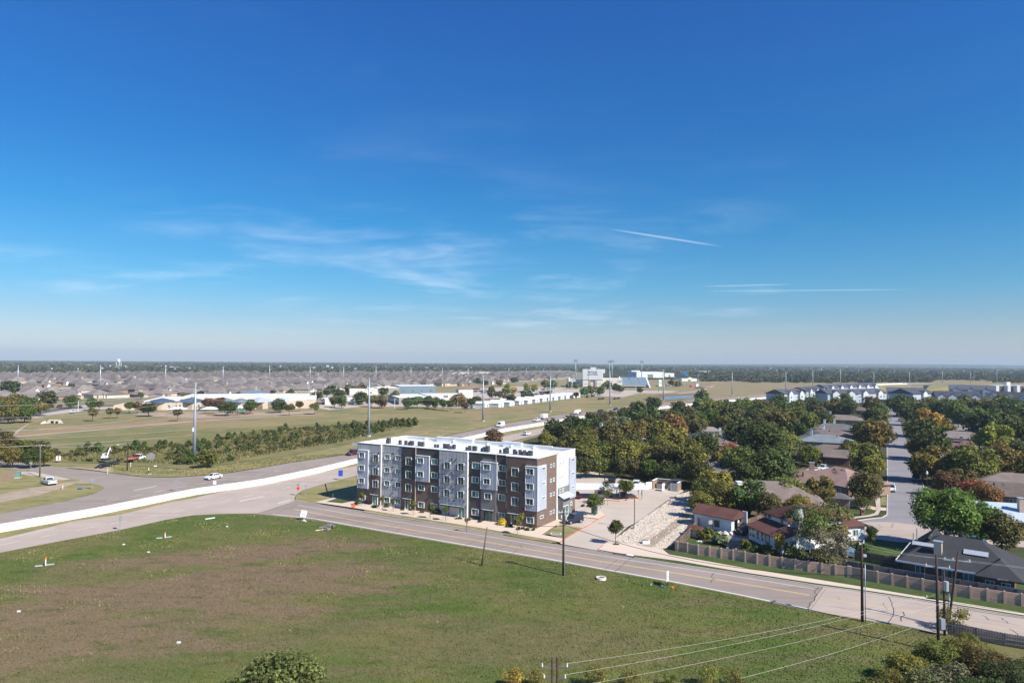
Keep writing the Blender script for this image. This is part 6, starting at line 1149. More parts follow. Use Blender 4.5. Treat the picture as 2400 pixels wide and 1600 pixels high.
# tract houses beyond the school: a row grid in ground metres
def tract_proto(seed):
    r=random.Random(seed); w,d=r.uniform(13,15),r.uniform(16,19); hw,hr=2.8,r.uniform(2.8,3.8)
    a=MB().b2(-w/2,w/2,-d/2,d/2,0,hw).mesh('wall',MAT[r.choice(['brick_tan','stone_pale','house_tan'])]); b=hip_roof(w,d,hw,hr,.5,False,.2).mesh('roof',MAT['shingle_tract'])
    x=r.uniform(-w*.25,w*.25); gw=r.uniform(3,4.4); gb=MB().b2(x-gw/2,x+gw/2,-d/2-1.5,-d/2,0,hw).add([(x-gw/2,-d/2-1.5,hw),(x+gw/2,-d/2-1.5,hw),(x,-d/2-1.5,hw+gw*.42)],[(0,1,2)]).mesh('gable_wall',MAT['stone_pale' if seed%2 else 'house_white'])
    gr=MB().add([(x-gw/2-.4,-d/2-1.8,hw-.15),(x,-d/2-1.8,hw+gw*.5),(x,1-d/4,hw+gw*.5),(x-gw/2-.4,-d/2+2,hw-.15),(x+gw/2+.4,-d/2-1.8,hw-.15),(x+gw/2+.4,-d/2+2,hw-.15)],[(0,1,2,3),(1,4,5,2)]).mesh('gable_roof',MAT['shingle_tract'])
    gd=MB().b2(-w/2+.6,-w/2+5.2,-d/2-.06,-d/2,0,2.2).mesh('garage_door',MAT['house_white']); pt=MB().b2(w*.1,w*.1+3.5,d/2,d/2+2.6,0,2.3).mesh('patio',MAT['house_tan'])
    return dict(wall=a,roof=b,gable_wall=gb,gable_roof=gr,garage_door=gd,patio=pt)
TP=[tract_proto(i) for i in range(7)]; TZ=PG((-500,956),(-500,882),(0,878.5),(420,876),(760,876),(1000,873.5),(1330,869),(1345,886),(1250,893),(1110,902),(930,909),(820,912),(720,922),(640,930),(520,932),(330,934),(260,944),(120,944),(95,938),(60,942)); KEEP=[PG((60,921),(150,917),(205,906),(150,905),(80,912)),PG((240,908),(305,895),(335,897),(280,911))]
ta=head(G(100,938),G(700,920)); cs,sn=math.cos(ta),math.sin(ta); cand=[]
for i in range(-60,60):
    for j in range(0,60):
        u=i*17.8+(j%2)*6+(j//2)*5; v=(j//2)*66+(j%2)*24+40
        if math.sin(i*12.9+j*78.2)>.86: continue
        p=(u*cs-v*sn-200,u*sn+v*cs+430); q=proj(p[0],p[1],3)
        if -60<q[0]<2400 and inside(p,TZ) and not any(inside(p,k) for k in KEEP): cand.append((p,j%2,math.hypot(*p)))
cand.sort(key=lambda c:c[2]); rr=random.Random(5)
far_mb=[MB(),MB(),MB()]
for n,(p,side,dist) in enumerate(cand):
    rot=ta+(0 if side else math.pi)+(math.pi/2 if rr.random()<.3 else 0)+rr.uniform(-.2,.2)+math.sin(p[0]*.006+p[1]*.004)*.5; x,y=p[0]+rr.uniform(-4,4)+math.sin(p[1]*.02)*9,p[1]+rr.uniform(-6,6)+math.sin(p[0]*.013)*14
    if n<285:
        pr_=TP[n%7]; qx=proj(x,y,3)[0]; rw_=['nearest row','second row','third row','fourth row','fifth row','rows farther back'][min(5,int((y*cs-x*sn-430+200*0)/66)%6 if False else min(5,max(0,int((dist-470)/70))))]; se_='left of the school' if qx<300 else 'behind the left half of the school' if qx<520 else 'behind the right half of the school' if qx<745 else 'behind the beige blocks' if qx<1120 else 'behind the stadium car park'
        t=thing('tract_house',('grey brown tract house ' if n%2 else 'white gabled tract house ')+'in the '+rw_+' '+se_,'house',(x,y,-.15),rot,'tract houses beyond the schools')
        sc=rr.uniform(.86,1.16); zs=rr.choice([.85,1,1,1.1,1.1,1.5])
        for k_,me in pr_.items():
            if n>140 and k_ in('patio','garage_door'): continue
            ob(k_,me,t,None,0,(sc,sc,zs))
    else:
        zs=rr.choice([.8,1,1,1.15,1.45])
        for mb,key in zip(far_mb,('roof','wall','gable_wall')):
            me=TP[n%7][key]; c,s=math.cos(rot),math.sin(rot); mb.add([(v.co.x*c-v.co.y*s+x,v.co.x*s+v.co.y*c+y,v.co.z*zs-.15) for v in me.vertices],[tuple(q.vertices) for q in me.polygons])
mb=MB(); 
for i,b in enumerate(far_mb): mb.add(b.v,b.f,i)
if mb.v: o=mb.build('distant_tract_houses',[MAT['shingle_tract'],MAT['house_tan'],MAT['stone_pale']]); o['kind']='stuff'
# long fences behind the tract rows
for j in range(0,30,1):
    v=j*62+40+25+18; pts=[]; seg=None
    for i in range(-60,60):
        u=i*17.2; p=(u*cs-v*sn-200,u*sn+v*cs+430)
        if inside(p,TZ) and not any(inside(p,k) for k in KEEP) and math.hypot(*p)<1100: pts.append(p)
        elif len(pts)>2: break
        else: pts=[]
    if len(pts)>3:
        mb=MB(); a,b=pts[0],pts[-1]; L=math.dist(a,b); c=lerp(a,b,.5); t=thing('garden_fence','red brown board fence along the tract house backs','fence',(*c,-.15),head(a,b),'garden fences of the tract houses')
        MB().b2(-L/2,L/2,-.03,.03,0,1.8).build('boards',MAT['brown_wall'],t); [MB().b2(-L/2+q*L/12-.06,-L/2+q*L/12+.06,-.1,-.03,0,1.9).build('post',MAT['wood_fence'],t) for q in range(13)]
# ------------------------------------------------------------------ walls, fences, poles, wires, signs and small things
def top2g(px,py,z): return G(px,py,z)
# white concrete barrier wall between the two roads
bw=PG((-300,1311),(0,1246),(225,1206.5),(450,1160),(613,1136),(740,1109),(838,1084.5),(960,1058),(1097,1031.5),(1184,1011),(1266,997),(1366,980.5),(1422,973.5),(1547,958),(1620,949.5),(1700,942),(1840,930),(1990,916))
Lb=sum(math.dist(bw[i],bw[i+1]) for i in range(len(bw)-1)); nb=int(Lb/6.0); bp=resample(bw,nb+1)
t=thing('barrier_wall','long white concrete barrier wall between the upper and lower roads','wall',(*bp[nb//2],0))
o0=t.location
for i in range(nb):
    a,b=bp[i],bp[i+1]; L=math.dist(a,b); c=lerp(a,b,.5)
    o=MB().prof([(-.30,0),(-.30,.2),(-.16,.55),(-.13,1.5),(.13,1.5),(.16,.55),(.30,.2),(.30,0)],-(L/2-.03),L/2-.03).build('wall_segment',MAT['concrete_white'],t,False,(c[0]-o0.x,c[1]-o0.y,0)); o.rotation_euler=(0,0,head(a,b)-math.pi/2)
# tan precast fence along the front lawn
def fence_run(name,label,pts,h,bay,panel_mat,post_mat,post=.30,th=.12,ph=.08,planks=0,boards=False,wide=()):
    L=sum(math.dist(pts[i],pts[i+1]) for i in range(len(pts)-1)); n=max(2,int(L/bay)); q=resample(pts,n+1); c=q[n//2]; t=thing(name,label,'fence',(*c,0))
    for i in range(n):
        a,b=q[i],q[i+1]; l=math.dist(a,b); m=lerp(a,b,.5); rz=head(a,b)
        if boards:
            mb=MB(); k=int(l/.15)
            for j in range(k): mb.b2(-l/2+l*j/k+.008,-l/2+l*(j+1)/k-.008,-.02+.012*(j%2),.01+.012*(j%2),.04,h-.06*((j*7)%3)/3)
            o=mb.build('fence_boards',panel_mat,t,False,(m[0]-c[0],m[1]-c[1],0)); o['kind']='stuff'; o.rotation_euler=(0,0,rz)
            for zz in (.35,h*.55,h-.3): r=MB().b2(-l/2,l/2,-.09,-.03,zz-.045,zz+.045).build('rail',post_mat,t,False,(m[0]-c[0],m[1]-c[1],0)); r.rotation_euler=(0,0,rz)
        elif planks:
            for j in range(planks):
                z0=h*j/planks; o=MB().b2(-l/2+post*.3,l/2-post*.3,-th/2,th/2,z0+.015,z0+h/planks-.012).build('panel',panel_mat,t,False,(m[0]-c[0],m[1]-c[1],0)); o.rotation_euler=(0,0,rz)
        else:
            o=MB().b2(-l/2+post*.3,l/2-post*.3,-th/2,th/2,0,h).build('panel',panel_mat,t,False,(m[0]-c[0],m[1]-c[1],0)); o.rotation_euler=(0,0,rz)
    for i in range(n+1):
        rz=head(q[max(0,i-1)],q[min(n,i+1)]); w=post*(2.2 if i in wide else 1); o=MB().b2(-w/2,w/2,-post/2-.04,post/2+.04,0,h+ph).build('post',post_mat,t,False,(q[i][0]-c[0],q[i][1]-c[1],0)); o.rotation_euler=(0,0,rz)
    return t
pf=PG((1586,1290.5),(1640,1300.5),(1716,1311.5),(1778,1322),(1885,1338),(2000,1354),(2043,1363),(2167,1384),(2273,1402),(2400,1421),(2480,1433))
fence_run('precast_fence','tan precast panel fence with square posts along the front lawn',pf,1.65,1.85,MAT['precast'],MAT['precast_post'],.24,.11,.07,4,wide=(0,14,31))
def at_h(pts,z): return [G(x,y,z) for x,y in pts]
fence_run('board_fence','grey board fence with outside posts behind the tan precast fence',at_h([(1975,1310),(2035,1321),(2100,1331),(2205,1349),(2300,1364),(2400,1380),(2480,1392)],1.95),1.9,2.1,MAT['wood_grey'],MAT['wood_grey'],.11,.05,.0,3)
fence_run('board_fence','brown wooden fence climbing beside the stone slope',PG((1586,1290),(1603,1273),(1618,1258),(1632,1240),(1640,1222),(1646,1206)),1.8,1.6,MAT['wood_fence'],MAT['wood_fence'],.11,.03,0,0,True)
fence_run('board_fence','weathered board fence with yellowish boards at the lower right corner',PG((2222,1486),(2304,1503),(2352,1513),(2420,1524),(2500,1541)),1.5,2.2,MAT['wood_grey'],MAT['wood_grey'],.10,.03,0,0,True)
fence_run('board_fence','dark garden fence behind the white shed',PG((1728,1246),(1765,1231),(1800,1222)),1.7,2.0,MAT['wood_fence'],MAT['wood_fence'],.1,.03,0,0,True)
fence_run('board_fence','dark board fence between the white house yard and the dark roofed house',PG((2004,1312),(2055,1322),(2108,1332)),1.7,2.0,MAT['wood_fence'],MAT['wood_fence'],.1,.03,0,0,True)
fence_run('boundary_fence','fence at the far side of the parking lot, coloured dark as tree shade',PG((1340,1108),(1420,1098),(1500,1118),(1600,1139),(1622,1142)),1.3,2.2,MAT['mulch'],MAT['mulch'],.1,.03,0,0,True)  # dark mulch colour here paints in the shade beneath the trees
# brick garden wall at the left edge
t=thing('garden_wall','pink brick garden wall with a timber corner at the left edge','wall',(*G(20,1124),0),head(G(0,1127),G(40,1116)))
MB().b2(-14,1.9,-.12,.12,0,1.6).b2(1.7,2.1,-.2,.2,0,1.85).build('wall',MAT['brick_tan'],t); MB().b2(-14,-1,5,5.1,0,1.7).build('boards',MAT['wood_fence'],t)
# thin metal fences round the school field and the detention slope
def picket(label,pts,h=1.4,step=2.4):
    q=resample(pts,int(sum(math.dist(pts[i],pts[i+1]) for i in range(len(pts)-1))/step)+1); c=q[0]; t=thing('wire_fence',label,'fence',(*c,-.1)); mb=MB()
    for a,b in zip(q[:-1],q[1:]):
        for z in (.15,h): mb.tube([(a[0]-c[0],a[1]-c[1],z),(b[0]-c[0],b[1]-c[1],z)],.022,3,0,False)
    mb.build('rail',MAT['galv'],t); mb=MB()
    for p in q: mb.cyl(p[0]-c[0],p[1]-c[1],0,h+.05,.03,None,4)
    o=mb.build('posts',MAT['galv'],t); o['kind']='stuff'
picket('thin wire fence across the school field',PG((124,977),(190,977),(250,974),(330,971),(480,977),(640,973))); picket('wire fence by the garden plot at the end of the school',PG((752,951),(790,958),(815,968))); picket('pale mesh fence along the pond side slope',PG((1540,922),(1580,921),(1630,920))); picket('dark railing beside the shaded lawn at the building end',PG((780,1168),(838,1152)),1.2,1.6)
# poles
def pole(label,base,toppx,r0,r1,mat,lean=None,name='utility_pole',cat='pole',group=None):
    g=G(*base); h=Hat(toppx[0],toppx[1],g[1]); t=thing(name,label,cat,(*g,0),0,group); MB().tube([(0,0,0),(0,0,h*.5),(0,0,h)] if not lean else [(0,0,0),(lean[0]*.5,lean[1]*.5,h*.5),(lean[0],lean[1],h)],[r0,(r0+r1)/2,r1],10).build('shaft',mat,t,True); return t,h
def arm(t,z,a,L,mat='pole_wood',ins=(-.9,-.3,.3,.9),th=.10,dx=0,dy=0):
    c,s=math.cos(a),math.sin(a); o=MB().box(dx,dy,z,L,th,th*1.2,a).build('crossarm',MAT[mat],t)
    for q in ins: MB().tube([(dx+c*q*L/2,dy+s*q*L/2,z+.06),(dx+c*q*L/2,dy+s*q*L/2,z+.30)],[.06,.045],6).build('insulator',MAT['panel_white'],o)
RA=head(G(1320,1348),G(2021,1456))
t,h=pole('tall dark pole with a crossarm in front of the side car park',(1320,1348),(1320,1194),.17,.12,MAT['pole_wood']); arm(t,h-.35,RA+1.0,1.9,'steel_light'); MB().cyl(.32,0,h-1.5,h-.8,.20,None,10).build('transformer',MAT['steel_light'],t); MB().cyl(-.30,.1,h-1.3,h-.8,.12,None,8).build('cutout',MAT['panel_white'],t); MB().cyl(.22,-.06,0,h-1.5,.035,None,5).build('conduit',MAT['galv'],t)
P1320=(t.location.copy(),h)
g=G(1129,1325); gt=G(1139,1236,7.0); t,h=pole('leaning pale grey pole with no wires beside the road',(1129,1325),(1137,1235),.15,.10,MAT['pole_wood_grey'],(.8,0))
t,h=pole('dark pole at the right end of the meadow',(2021,1456),(2021,1268),.18,.13,MAT['pole_wood']); arm(t,h-.25,RA+1.2,1.5,'steel_light',(-.9,.9)); MB().b2(.15,.55,-.12,.12,h-1.9,h-1.6).build('bracket',MAT['steel_light'],t); P2021=(t.location.copy(),h)
pole('slim galvanised pipe beside the dark pole at the meadow end',(2028.5,1458),(2028.5,1322),.055,.05,MAT['galv'],None,'guy_pipe','pole')
tA,hA=pole('nearest dark brown pole rising from the corner thicket',(2200,1528),(2197,1300),.17,.12,MAT['pole_wood'],(-.15,0)); arm(tA,hA-1.35,-.35,2.5,'steel_light',(-.9,-.2,.9)); arm(tA,hA-4.9,-.45,2.3,'black_metal',(-.95,-.1,.95))
tB,hB=pole('second brown pole of the corner pair with a grey transformer can',(2214,1488),(2216,1336),.15,.12,MAT['pole_wood']); MB().cyl(.05,-.3,hB-2.3,hB-1.2,.26,None,12).build('transformer',MAT['steel_light'],tB); MB().b2(-.6,-.1,-.35,.05,.8,2.0).build('meter_box',MAT['trash_grey'],tB)
tC,hC=pole('leaning brown pole with a white crossarm behind the corner pair',(2222,1470),(2247,1292),.14,.11,MAT['pole_wood'],(1.35,0)); arm(tC,hC-1.1,-.35,2.9,'steel_light',(-.9,-.3,.9),.09,1.2); MB().tube([(-.2,-.1,0),(.1,-.1,hC*.45)],.07,6).build('conduit',MAT['galv'],tC)
# lattice topped pole whose head shows at the bottom edge
LP=G(1300,1560,10.0); t=thing('wooden_power_pole','head of a double timber power pole at the bottom edge','pole',(*LP,0)); 
for s in (-.22,.22): MB().tube([(s,0,0),(s*.8,0,10.6)],[.10,.08],8).build('shaft',MAT['pole_wood'],t,True)
arm(t,9.9,.0,2.0,'pole_wood_grey',(-.9,.9)); arm(t,9.1,.0,1.7,'pole_wood_grey',(-.9,.9)); arm(t,8.3,.0,2.3,'pole_wood_grey',(-.9,.9))
# wires: each span its own thing
def wires(label,ends,r,mat,sag,name='power_line',group=None):
    p0=ends[0][0]; t=thing(name,label,'wire',p0,0,group)
    for a,b in ends:
        a,b=Vector(a),Vector(b); pts=[]
        for k in range(17):
            s=k/16; q=a.lerp(b,s); q.z-=sag*4*s*(1-s); pts.append(q-Vector(p0))
        MB().tube(pts,r,4,0,False).build('wire',mat,t)
A=tA.location
insA=[(G(2167,1395.5,5.6),5.6),(G(2191,1393,5.7),5.7),(G(2221,1409.5,5.6),5.6)]
la=[(LP[0]+.95,LP[1],10.2),(LP[0]+.8,LP[1],9.4),(LP[0]+1.1,LP[1],8.5)]
wires('three pale wires from the bottom edge pole head to the corner poles',[(la[i],(*insA[i][0],insA[i][1])) for i in range(3)],.009,MAT['wire_pale'],.55)
q0=G(1735,1588.5,7.0); q1=G(2135,1471,5.0); wires('single pale wire lowest over the meadow at the right',[((*q0,7.0),(*q1,5.0))],.010,MAT['wire_pale'],.2)
wires('dark cable across the road between the two tall dark poles',[((P1320[0].x,P1320[0].y,P1320[1]-2.2),(P2021[0].x,P2021[0].y,P2021[1]-4.2))],.035,MAT['wire_black'],1.9)
wires('two thin wires from the meadow end pole to the corner poles',[((P2021[0].x+k_,P2021[0].y,P2021[1]-.2-k_),(tC.location.x+1.2,tC.location.y+k_,hC-1.0)) for k_ in (0,.5)],.007,MAT['wire_pale'],.3)
wires('two wires leaving the leaning pole towards the right edge',[((tC.location.x+1.0+k_,tC.location.y,hC-1.0),(tC.location.x+32+k_,tC.location.y-12,hC+.6)) for k_ in (0,1.2)],.009,MAT['wire_pale'],.8)
wires('low cables drooping along the corner fence',[((tB.location.x,tB.location.y,4.0-k_),(tB.location.x+34,tB.location.y-15,4.6-k_)) for k_ in (0,.6)],.022,MAT['wire_black'],.5)
# guy wire cable running along the road edge with hardware, as lying in front of the forecourt
c0=G(1138,1236,7.6); wires('black cable with splice cases hung from the leaning grey pole to the tall dark pole',[((g[0]+.8,g[1],7.3),(P1320[0].x,P1320[0].y,P1320[1]-2.4))],.03,MAT['wire_black'],.45)
# steel transmission poles: (base x, base y, top y)
tp=[(455,1078,896),(864,1022,885.5),(1132,986.6,879.5),(1289.5,963.7,879.5),(1429.5,949.7,868),(1555,938.7,865),(1716,926,872),(1842,915,871.5),(1905,911,867.7),(1970,907,864),(2048,902,871.5),(2132,898,870),(2209,898,870),(2275,897.5,870),(2336.5,897.5,870)]
ORD=['nearest','second','third','fourth','fifth','sixth','seventh','eighth','ninth','tenth','eleventh','twelfth','thirteenth','fourteenth','farthest']
tloc=[]
WH={0:'beside the round olive tree',1:'behind the left end of the white roof',2:'left of the white delivery van',3:'above the white pickup with trailer',4:'in front of the stadium tower',5:'at the edge of the blue pond'}
for i,(x,y,yt) in enumerate(tp):
    b=G(x,y); h=Hat(x,yt,b[1]); t=thing('transmission_pole',f'tall grey steel transmission pole {WH.get(i,"on the highway side, "+ORD[i]+" along its row")}','pole',(*b,-.1),ROAD_A,'steel transmission poles beside the frontage road')
    far=i>5; MB().tube([(0,0,0),(0,0,h*.5),(0,0,h)],[.62,.45,.24],10 if not far else 6).build('shaft',MAT['galv'],t,True); MB().cyl(0,0,0,.5,.95,None,10).build('footing',MAT['concrete'],t)
    for k,dz in enumerate((1.0,4.2,7.4)):
        s=1 if k%2 else -1; o=MB().tube([(0,0,h-dz-.6),(0,s*1.9,h-dz)],[.12,.07],5).build('arm',MAT['galv'],t); MB().cyl(0,s*1.9,h-dz-1.1,h-dz,.09,None,5).build('insulator',MAT['panel_dgrey'],o)
    if i==0: MB().b2(-.9,-.5,-.2,.2,9.2,10.4).build('sensor_box',MAT['panel_white'],t)
    tloc.append((b,h))
dA=(tloc[0][0][0]*2-tloc[1][0][0],tloc[0][0][1]*2-tloc[1][0][1])
for i in range(-1,7):
    (a,ha)=(dA,24.5) if i<0 else tloc[i]; (b,hb)=tloc[i+1]
    wires(f'high transmission wires of the {["span leaving the left edge","first span","second span","third span","fourth span","fifth span","sixth span","seventh span"][i+1]} of steel poles',[((a[0],a[1]+o_,ha-dz-1),(b[0],b[1]+o_,hb-dz-1)) for o_,dz in ((-1.5,1),(1.5,4.2),(-1.5,7.4))],.024,MAT['wire_pale'],2.6)
tp2=[(41.5,903,856),(234.5,911.4,855),(387.6,904,855),(522.5,900.7,857.4),(631.5,897,855),(726.6,895,857.5),(805,896,858.5),(881,895,857.5),(963,891.5,860),(1036.5,890,861),(1097,888,862),(1192.5,882,860),(1234,884,863),(1274,876,863),(1312,876,864),(1821,880,865),(1920,877,862),(2013,876,864),(2097,875,866),(2175,875,866),(2259,875,866)]
for i,(x,y,yt) in enumerate(tp2):
    b=G(x,y); h=Hat(x,yt,b[1]); t=thing('transmission_pole','slender grey transmission pole rising among the tract house roofs' if x<1400 else 'slender transmission pole before the far woods','pole',(*b,-.1),0,'far transmission poles'); MB().tube([(0,0,0),(0,0,h)],[.6,.28],6).build('shaft',MAT['steel_light'],t,True); MB().b2(-1.6,1.6,-.08,.08,h-1.4,h-1.2).build('crossarm',MAT['steel_light'],t)
# left hand distribution poles and wires
t,h=pole('wooden pole with a pale lit side beside the sidewalk at the left',(93,1117),(95,1041),.20,.14,MAT['pole_wood_grey']); PL=(t.location.copy(),h); arm(t,h-.4,.6,1.8)
t,h=pole('dark pole with a street light arm by the flatbed truck',(298,1103),(299,1036),.16,.12,MAT['pole_wood']); MB().tube([(0,0,h-.9),(-1.6,-.2,h-.5),(-2.4,-.3,h-.6)],.04,5).build('lamp_arm',MAT['galv'],t); MB().b2(-3.0,-2.3,-.5,-.1,h-.72,h-.58).build('lamp_head',MAT['panel_white'],t); PM=(t.location.copy(),h)
s0=tloc[0][0]; e0=G(-420,1135)
wires('three pale distribution wires crossing the field at the left',[((e0[0],e0[1],z0),(s0[0],s0[1],z1)) for z0,z1 in ((13.2,12.4),(10.8,9.8),(8.6,8.0))],.026,MAT['wire_pale'],1.2)
wires('wire joining the left wooden pole and the street light pole',[((PL[0].x,PL[0].y,PL[1]-.3),(PM[0].x,PM[0].y,PM[1]-.2)),((PL[0].x,PL[0].y,PL[1]-.3),(PL[0].x-60,PL[0].y-12,PL[1]+.5))],.025,MAT['wire_pale'],.7)
# road signs
def sign(label,base,toppx,panels,rot=0,post=.045,name='road_sign',cat='sign',mat='galv'):
    g=G(*base); h=Hat(toppx[0],toppx[1],g[1]); t=thing(name,label,cat,(*g,0),rot); MB().cyl(0,0,0,h,post,None,6).build('post',MAT[mat],t)
    for (w,hh,dz,m,shape) in panels:
        if shape=='r': mb=MB().b2(-w/2,w/2,-.05-post,-.02-post,h-dz-hh,h-dz)
        else:
            n=8 if shape=='o' else 14; mb=MB().prof([(math.cos(2*math.pi*(k+.5)/n)*w/2,h-dz-hh/2+math.sin(2*math.pi*(k+.5)/n)*hh/2) for k in range(n)],-.05-post,-.02-post)
        o=mb.build('panel',MAT[m],t)
    return t
sign('grey backed double road sign behind the barrier wall near the left junction',(413,1151),(413,1125),[(1.1,.45,0,'sign_back','r'),(.9,.35,.55,'sign_back','r')],.2); sign('white road sign at the foot of the barrier wall under the white saloon',(503,1148),(503,1126),[(.7,.9,0,'panel_white','r')],.3); sign('thin post sign at the near foot of the barrier wall',(161,1214),(161,1196),[(.35,.9,0,'sign_back','r')],1.2); sign('taller bare post beside the thin sign at the barrier wall',(167,1214),(168,1183),[(.18,.4,0,'sign_back','r')],1.2)
sign('grey sign back standing at the meadow edge of the lower road',(281,1242),(283,1208),[(.6,1.0,0,'sign_back','r')],1.2); sign('round dark sign on the grass beyond the white saloon',(557,1094),(557,1080),[(.8,.8,0,'brown_wall','c')],.2); sign('narrow marker post on the far road edge',(645,1105),(644,1091),[(.25,.7,0,'sign_back','r')],1.0)
t=sign('red stop sign with green street name blades at the junction corner',(698,1161),(699,1134),[(.85,.85,.55,'sign_red','o'),(.95,.22,0,'sign_green','r'),(.18,.2,.26,'sign_green','r')],.9); sign('grey double sign right of the stop sign',(716,1160),(716,1136),[(.75,.35,0,'sign_back','r'),(.4,.4,.45,'sign_back','r')],.3)
sign('blue road sign left of the apartment building',(798,1124),(798,1101),[(1.15,1.6,0,'sign_blue','r')],.25,.06); sign('grey green guide sign left of the apartment roof',(831,1053),(830,1037),[(1.9,1.1,0,'sign_back','r')],.1,.06); sign('narrow sign on the lower road beyond the reddish tree',(1214,1028),(1214,1014),[(.45,1.0,0,'sign_back','r')],1.1); sign('thin sign post on the field edge by the van',(1047,1015),(1046,1000),[(.3,.5,0,'sign_back','r')],.4)
sign('grey double sign at the tip of the left grass corner',(216,1146),(216,1121),[(1.2,.4,0,'sign_back','r'),(.7,.5,.45,'sign_back','r')],.3); sign('pale sign on the far left road shoulder',(72,1103),(72,1082),[(.7,.6,0,'sign_back','r')],.3); sign('white board with a red edge in front of the left grove',(137,1082),(137,1068),[(1.2,1.4,0,'panel_white','r'),(.3,1.4,0,'sign_red','r')],.3,.08)
t=sign('round orange sign standing on the forecourt edge',(828,1191.5),(828,1181),[(1.0,.75,0,'orange','c')],.3,.05)
# land notice boards on the meadow
def board(px,py,label,rot,tilt,w=1.2,h=1.3,z=.6):
    g=G(px,py); t=thing('notice_board',label,'sign',(*g,.02),rot); t.rotation_euler=(0,tilt,rot); MB().cyl(0,0,0,z+.3,.05,None,6).build('post',MAT['black_metal'],t); MB().b2(-w/2,w/2,-.05,.05,z,z+h).build('panel',MAT['panel_white'],t); MB().b2(-w*.3,w*.25,-.06,-.05,z+h*.35,z+h*.62).build('print',MAT['panel_grey'],t); return t
board(708,1218,'tilted white notice board at the near road edge by the junction',.5,.22); board(1564,1373,'white notice board turned edgewise at the right of the meadow',1.15,.06,1.3,1.35,.7)
def blob(name,label,cat,px,py,r,mat,sq=.6,n=9,seed=1):
    rr=np.random.default_rng(seed); mb=MB(); 
    for k in range(n):
        q=rr.normal(size=3)*r*.5; s=r*rr.uniform(.35,.75); mb.box(q[0],q[1],abs(q[2])*sq+s*.3,s,s*rr.uniform(.5,1),s*sq,rr.uniform(0,3))
    g=G(px,py); return tag(mb.build(name,MAT[mat],None,False,(*g,.0)),label,cat)
g=G(712,1219); blob('litter','white torn bags at the foot of the tilted board','litter',713,1221,.45,'panel_white',.4,6,3); blob('litter','blue and white bag below the edgewise board','litter',1552,1374,.35,'tank_blue',.5,5,4); blob('litter','orange bag right of the edgewise board','litter',1577,1378,.3,'orange',.5,5,5); blob('litter','small white scrap left of the edgewise board','litter',1525,1371,.2,'panel_white',.6,4,6)
blob('brush_pile','pile of brown cut brush and boards at the meadow road edge','brush pile',770,1243-3,1.3,'wood_grey',.35,16,7); tag(MB().box(0,0,.12,2.2,.25,.16,.7).build('plank',MAT['house_tan'],None,False,(*G(752,1242),0)),'pale plank lying beside the brush pile','plank'); tag(MB().box(0,0,.08,1.9,.4,.12,.8).build('plank',MAT['panel_white'],None,False,(*G(492,1215),0)),'white plank in the grass below the junction','plank')
# survey stakes with slabs, lids, valve rings
for px,py,l,s in ((107,1325,'white stake with an orange top between grey slabs at the meadow left',1.0),(387,1260,'white stake with an orange top between grey slabs nearer the junction',.8)):
    g=G(px,py); t=thing('marker_stake',l,'marker',(*g,.02),.4); MB().b2(-.07,.07,-.04,.04,0,.95*s).build('stake',MAT['panel_white'],t); MB().b2(-.09,.09,-.03,.03,.95*s,1.3*s).build('flag',MAT['orange'],t)
    for k,(x,y) in enumerate(((-.9,.1),(.55,.3))): MB().b2(x-.5,x+.5,y-.2,y+.2,0,.10).build('slab',MAT['panel_grey'],t)
for px,py,l in ((348,1294,'white lid lying on the brown grass'),(419,1506,'bright white rag in the middle of the meadow'),(44,1433,'small pale lid at the left of the meadow'),(290,1276,'pale stone near the meadow road edge'),(532,1234,'tiny white cup below the junction')): tag(MB().prism([(.27*math.cos(k)*(1 if k%2 else .8),.18*math.sin(k)) for k in (0,.9,1.8,2.7,3.6,4.5,5.4)],.02,.14).build('lid',MAT['panel_white'],None,False,(*G(px,py),0)),l,'debris')
g=G(1409,1357); t=thing('manhole_ring','white concrete manhole ring at the meadow edge','manhole',(*g,.0)); mb=MB(); 
for k in range(16): a0,a1=2*math.pi*k/16,2*math.pi*(k+1)/16; mb.prism([(.75*math.cos(a0),.75*math.sin(a0)),(.75*math.cos(a1),.75*math.sin(a1)),(.5*math.cos(a1),.5*math.sin(a1)),(.5*math.cos(a0),.5*math.sin(a0))],0,.32)
mb.build('ring',MAT['concrete_white'],t); MB().cyl(0,0,.02,.25,.5,None,16).build('lid',MAT['brown_wall'],t)
for px,py,l,m in ((147,1145.5,'white marker post with an orange cap by the dirt track','orange'),(306,1095,'white marker post beside the street light pole','panel_white'),(252,1110,'yellow marker post at the dirt apron','hivis')):
    g=G(px,py); t=thing('marker_post',l,'marker',(*g,0)); MB().cyl(0,0,0,1.0,.07,None,8).build('post',MAT['panel_white' if m!='hivis' else 'hivis'],t); MB().cyl(0,0,1.0,1.45,.09,None,8).build('cap',MAT[m],t)
for i in range(9):
    px,py=[(2007,1449),(2110,1461),(1895,1426),(300,1262),(620,1205),(1690,1396),(1150,1300),(1480,1352),(1330,1330)][i]
tag(MB().tube([(-.5,0,.32),(.5,0,.32)],.32,12).build('drum',MAT['tank_blue'],None,False,(*G(188,1146),0)),'blue drum lying on the left grass corner','drum')
g=G(353,1079); t=thing('cable_spool','big grey wooden cable spool standing in the scrub','spool',(*g,-.05),.4)
for s in (-.55,.55): MB().tube([(0,s-.08,1.25),(0,s+.08,1.25)],1.25,18).build('flange',MAT['hay'],t)
MB().tube([(0,-.5,1.25),(0,.5,1.25)],.75,14).build('drum',MAT['hay'],t)
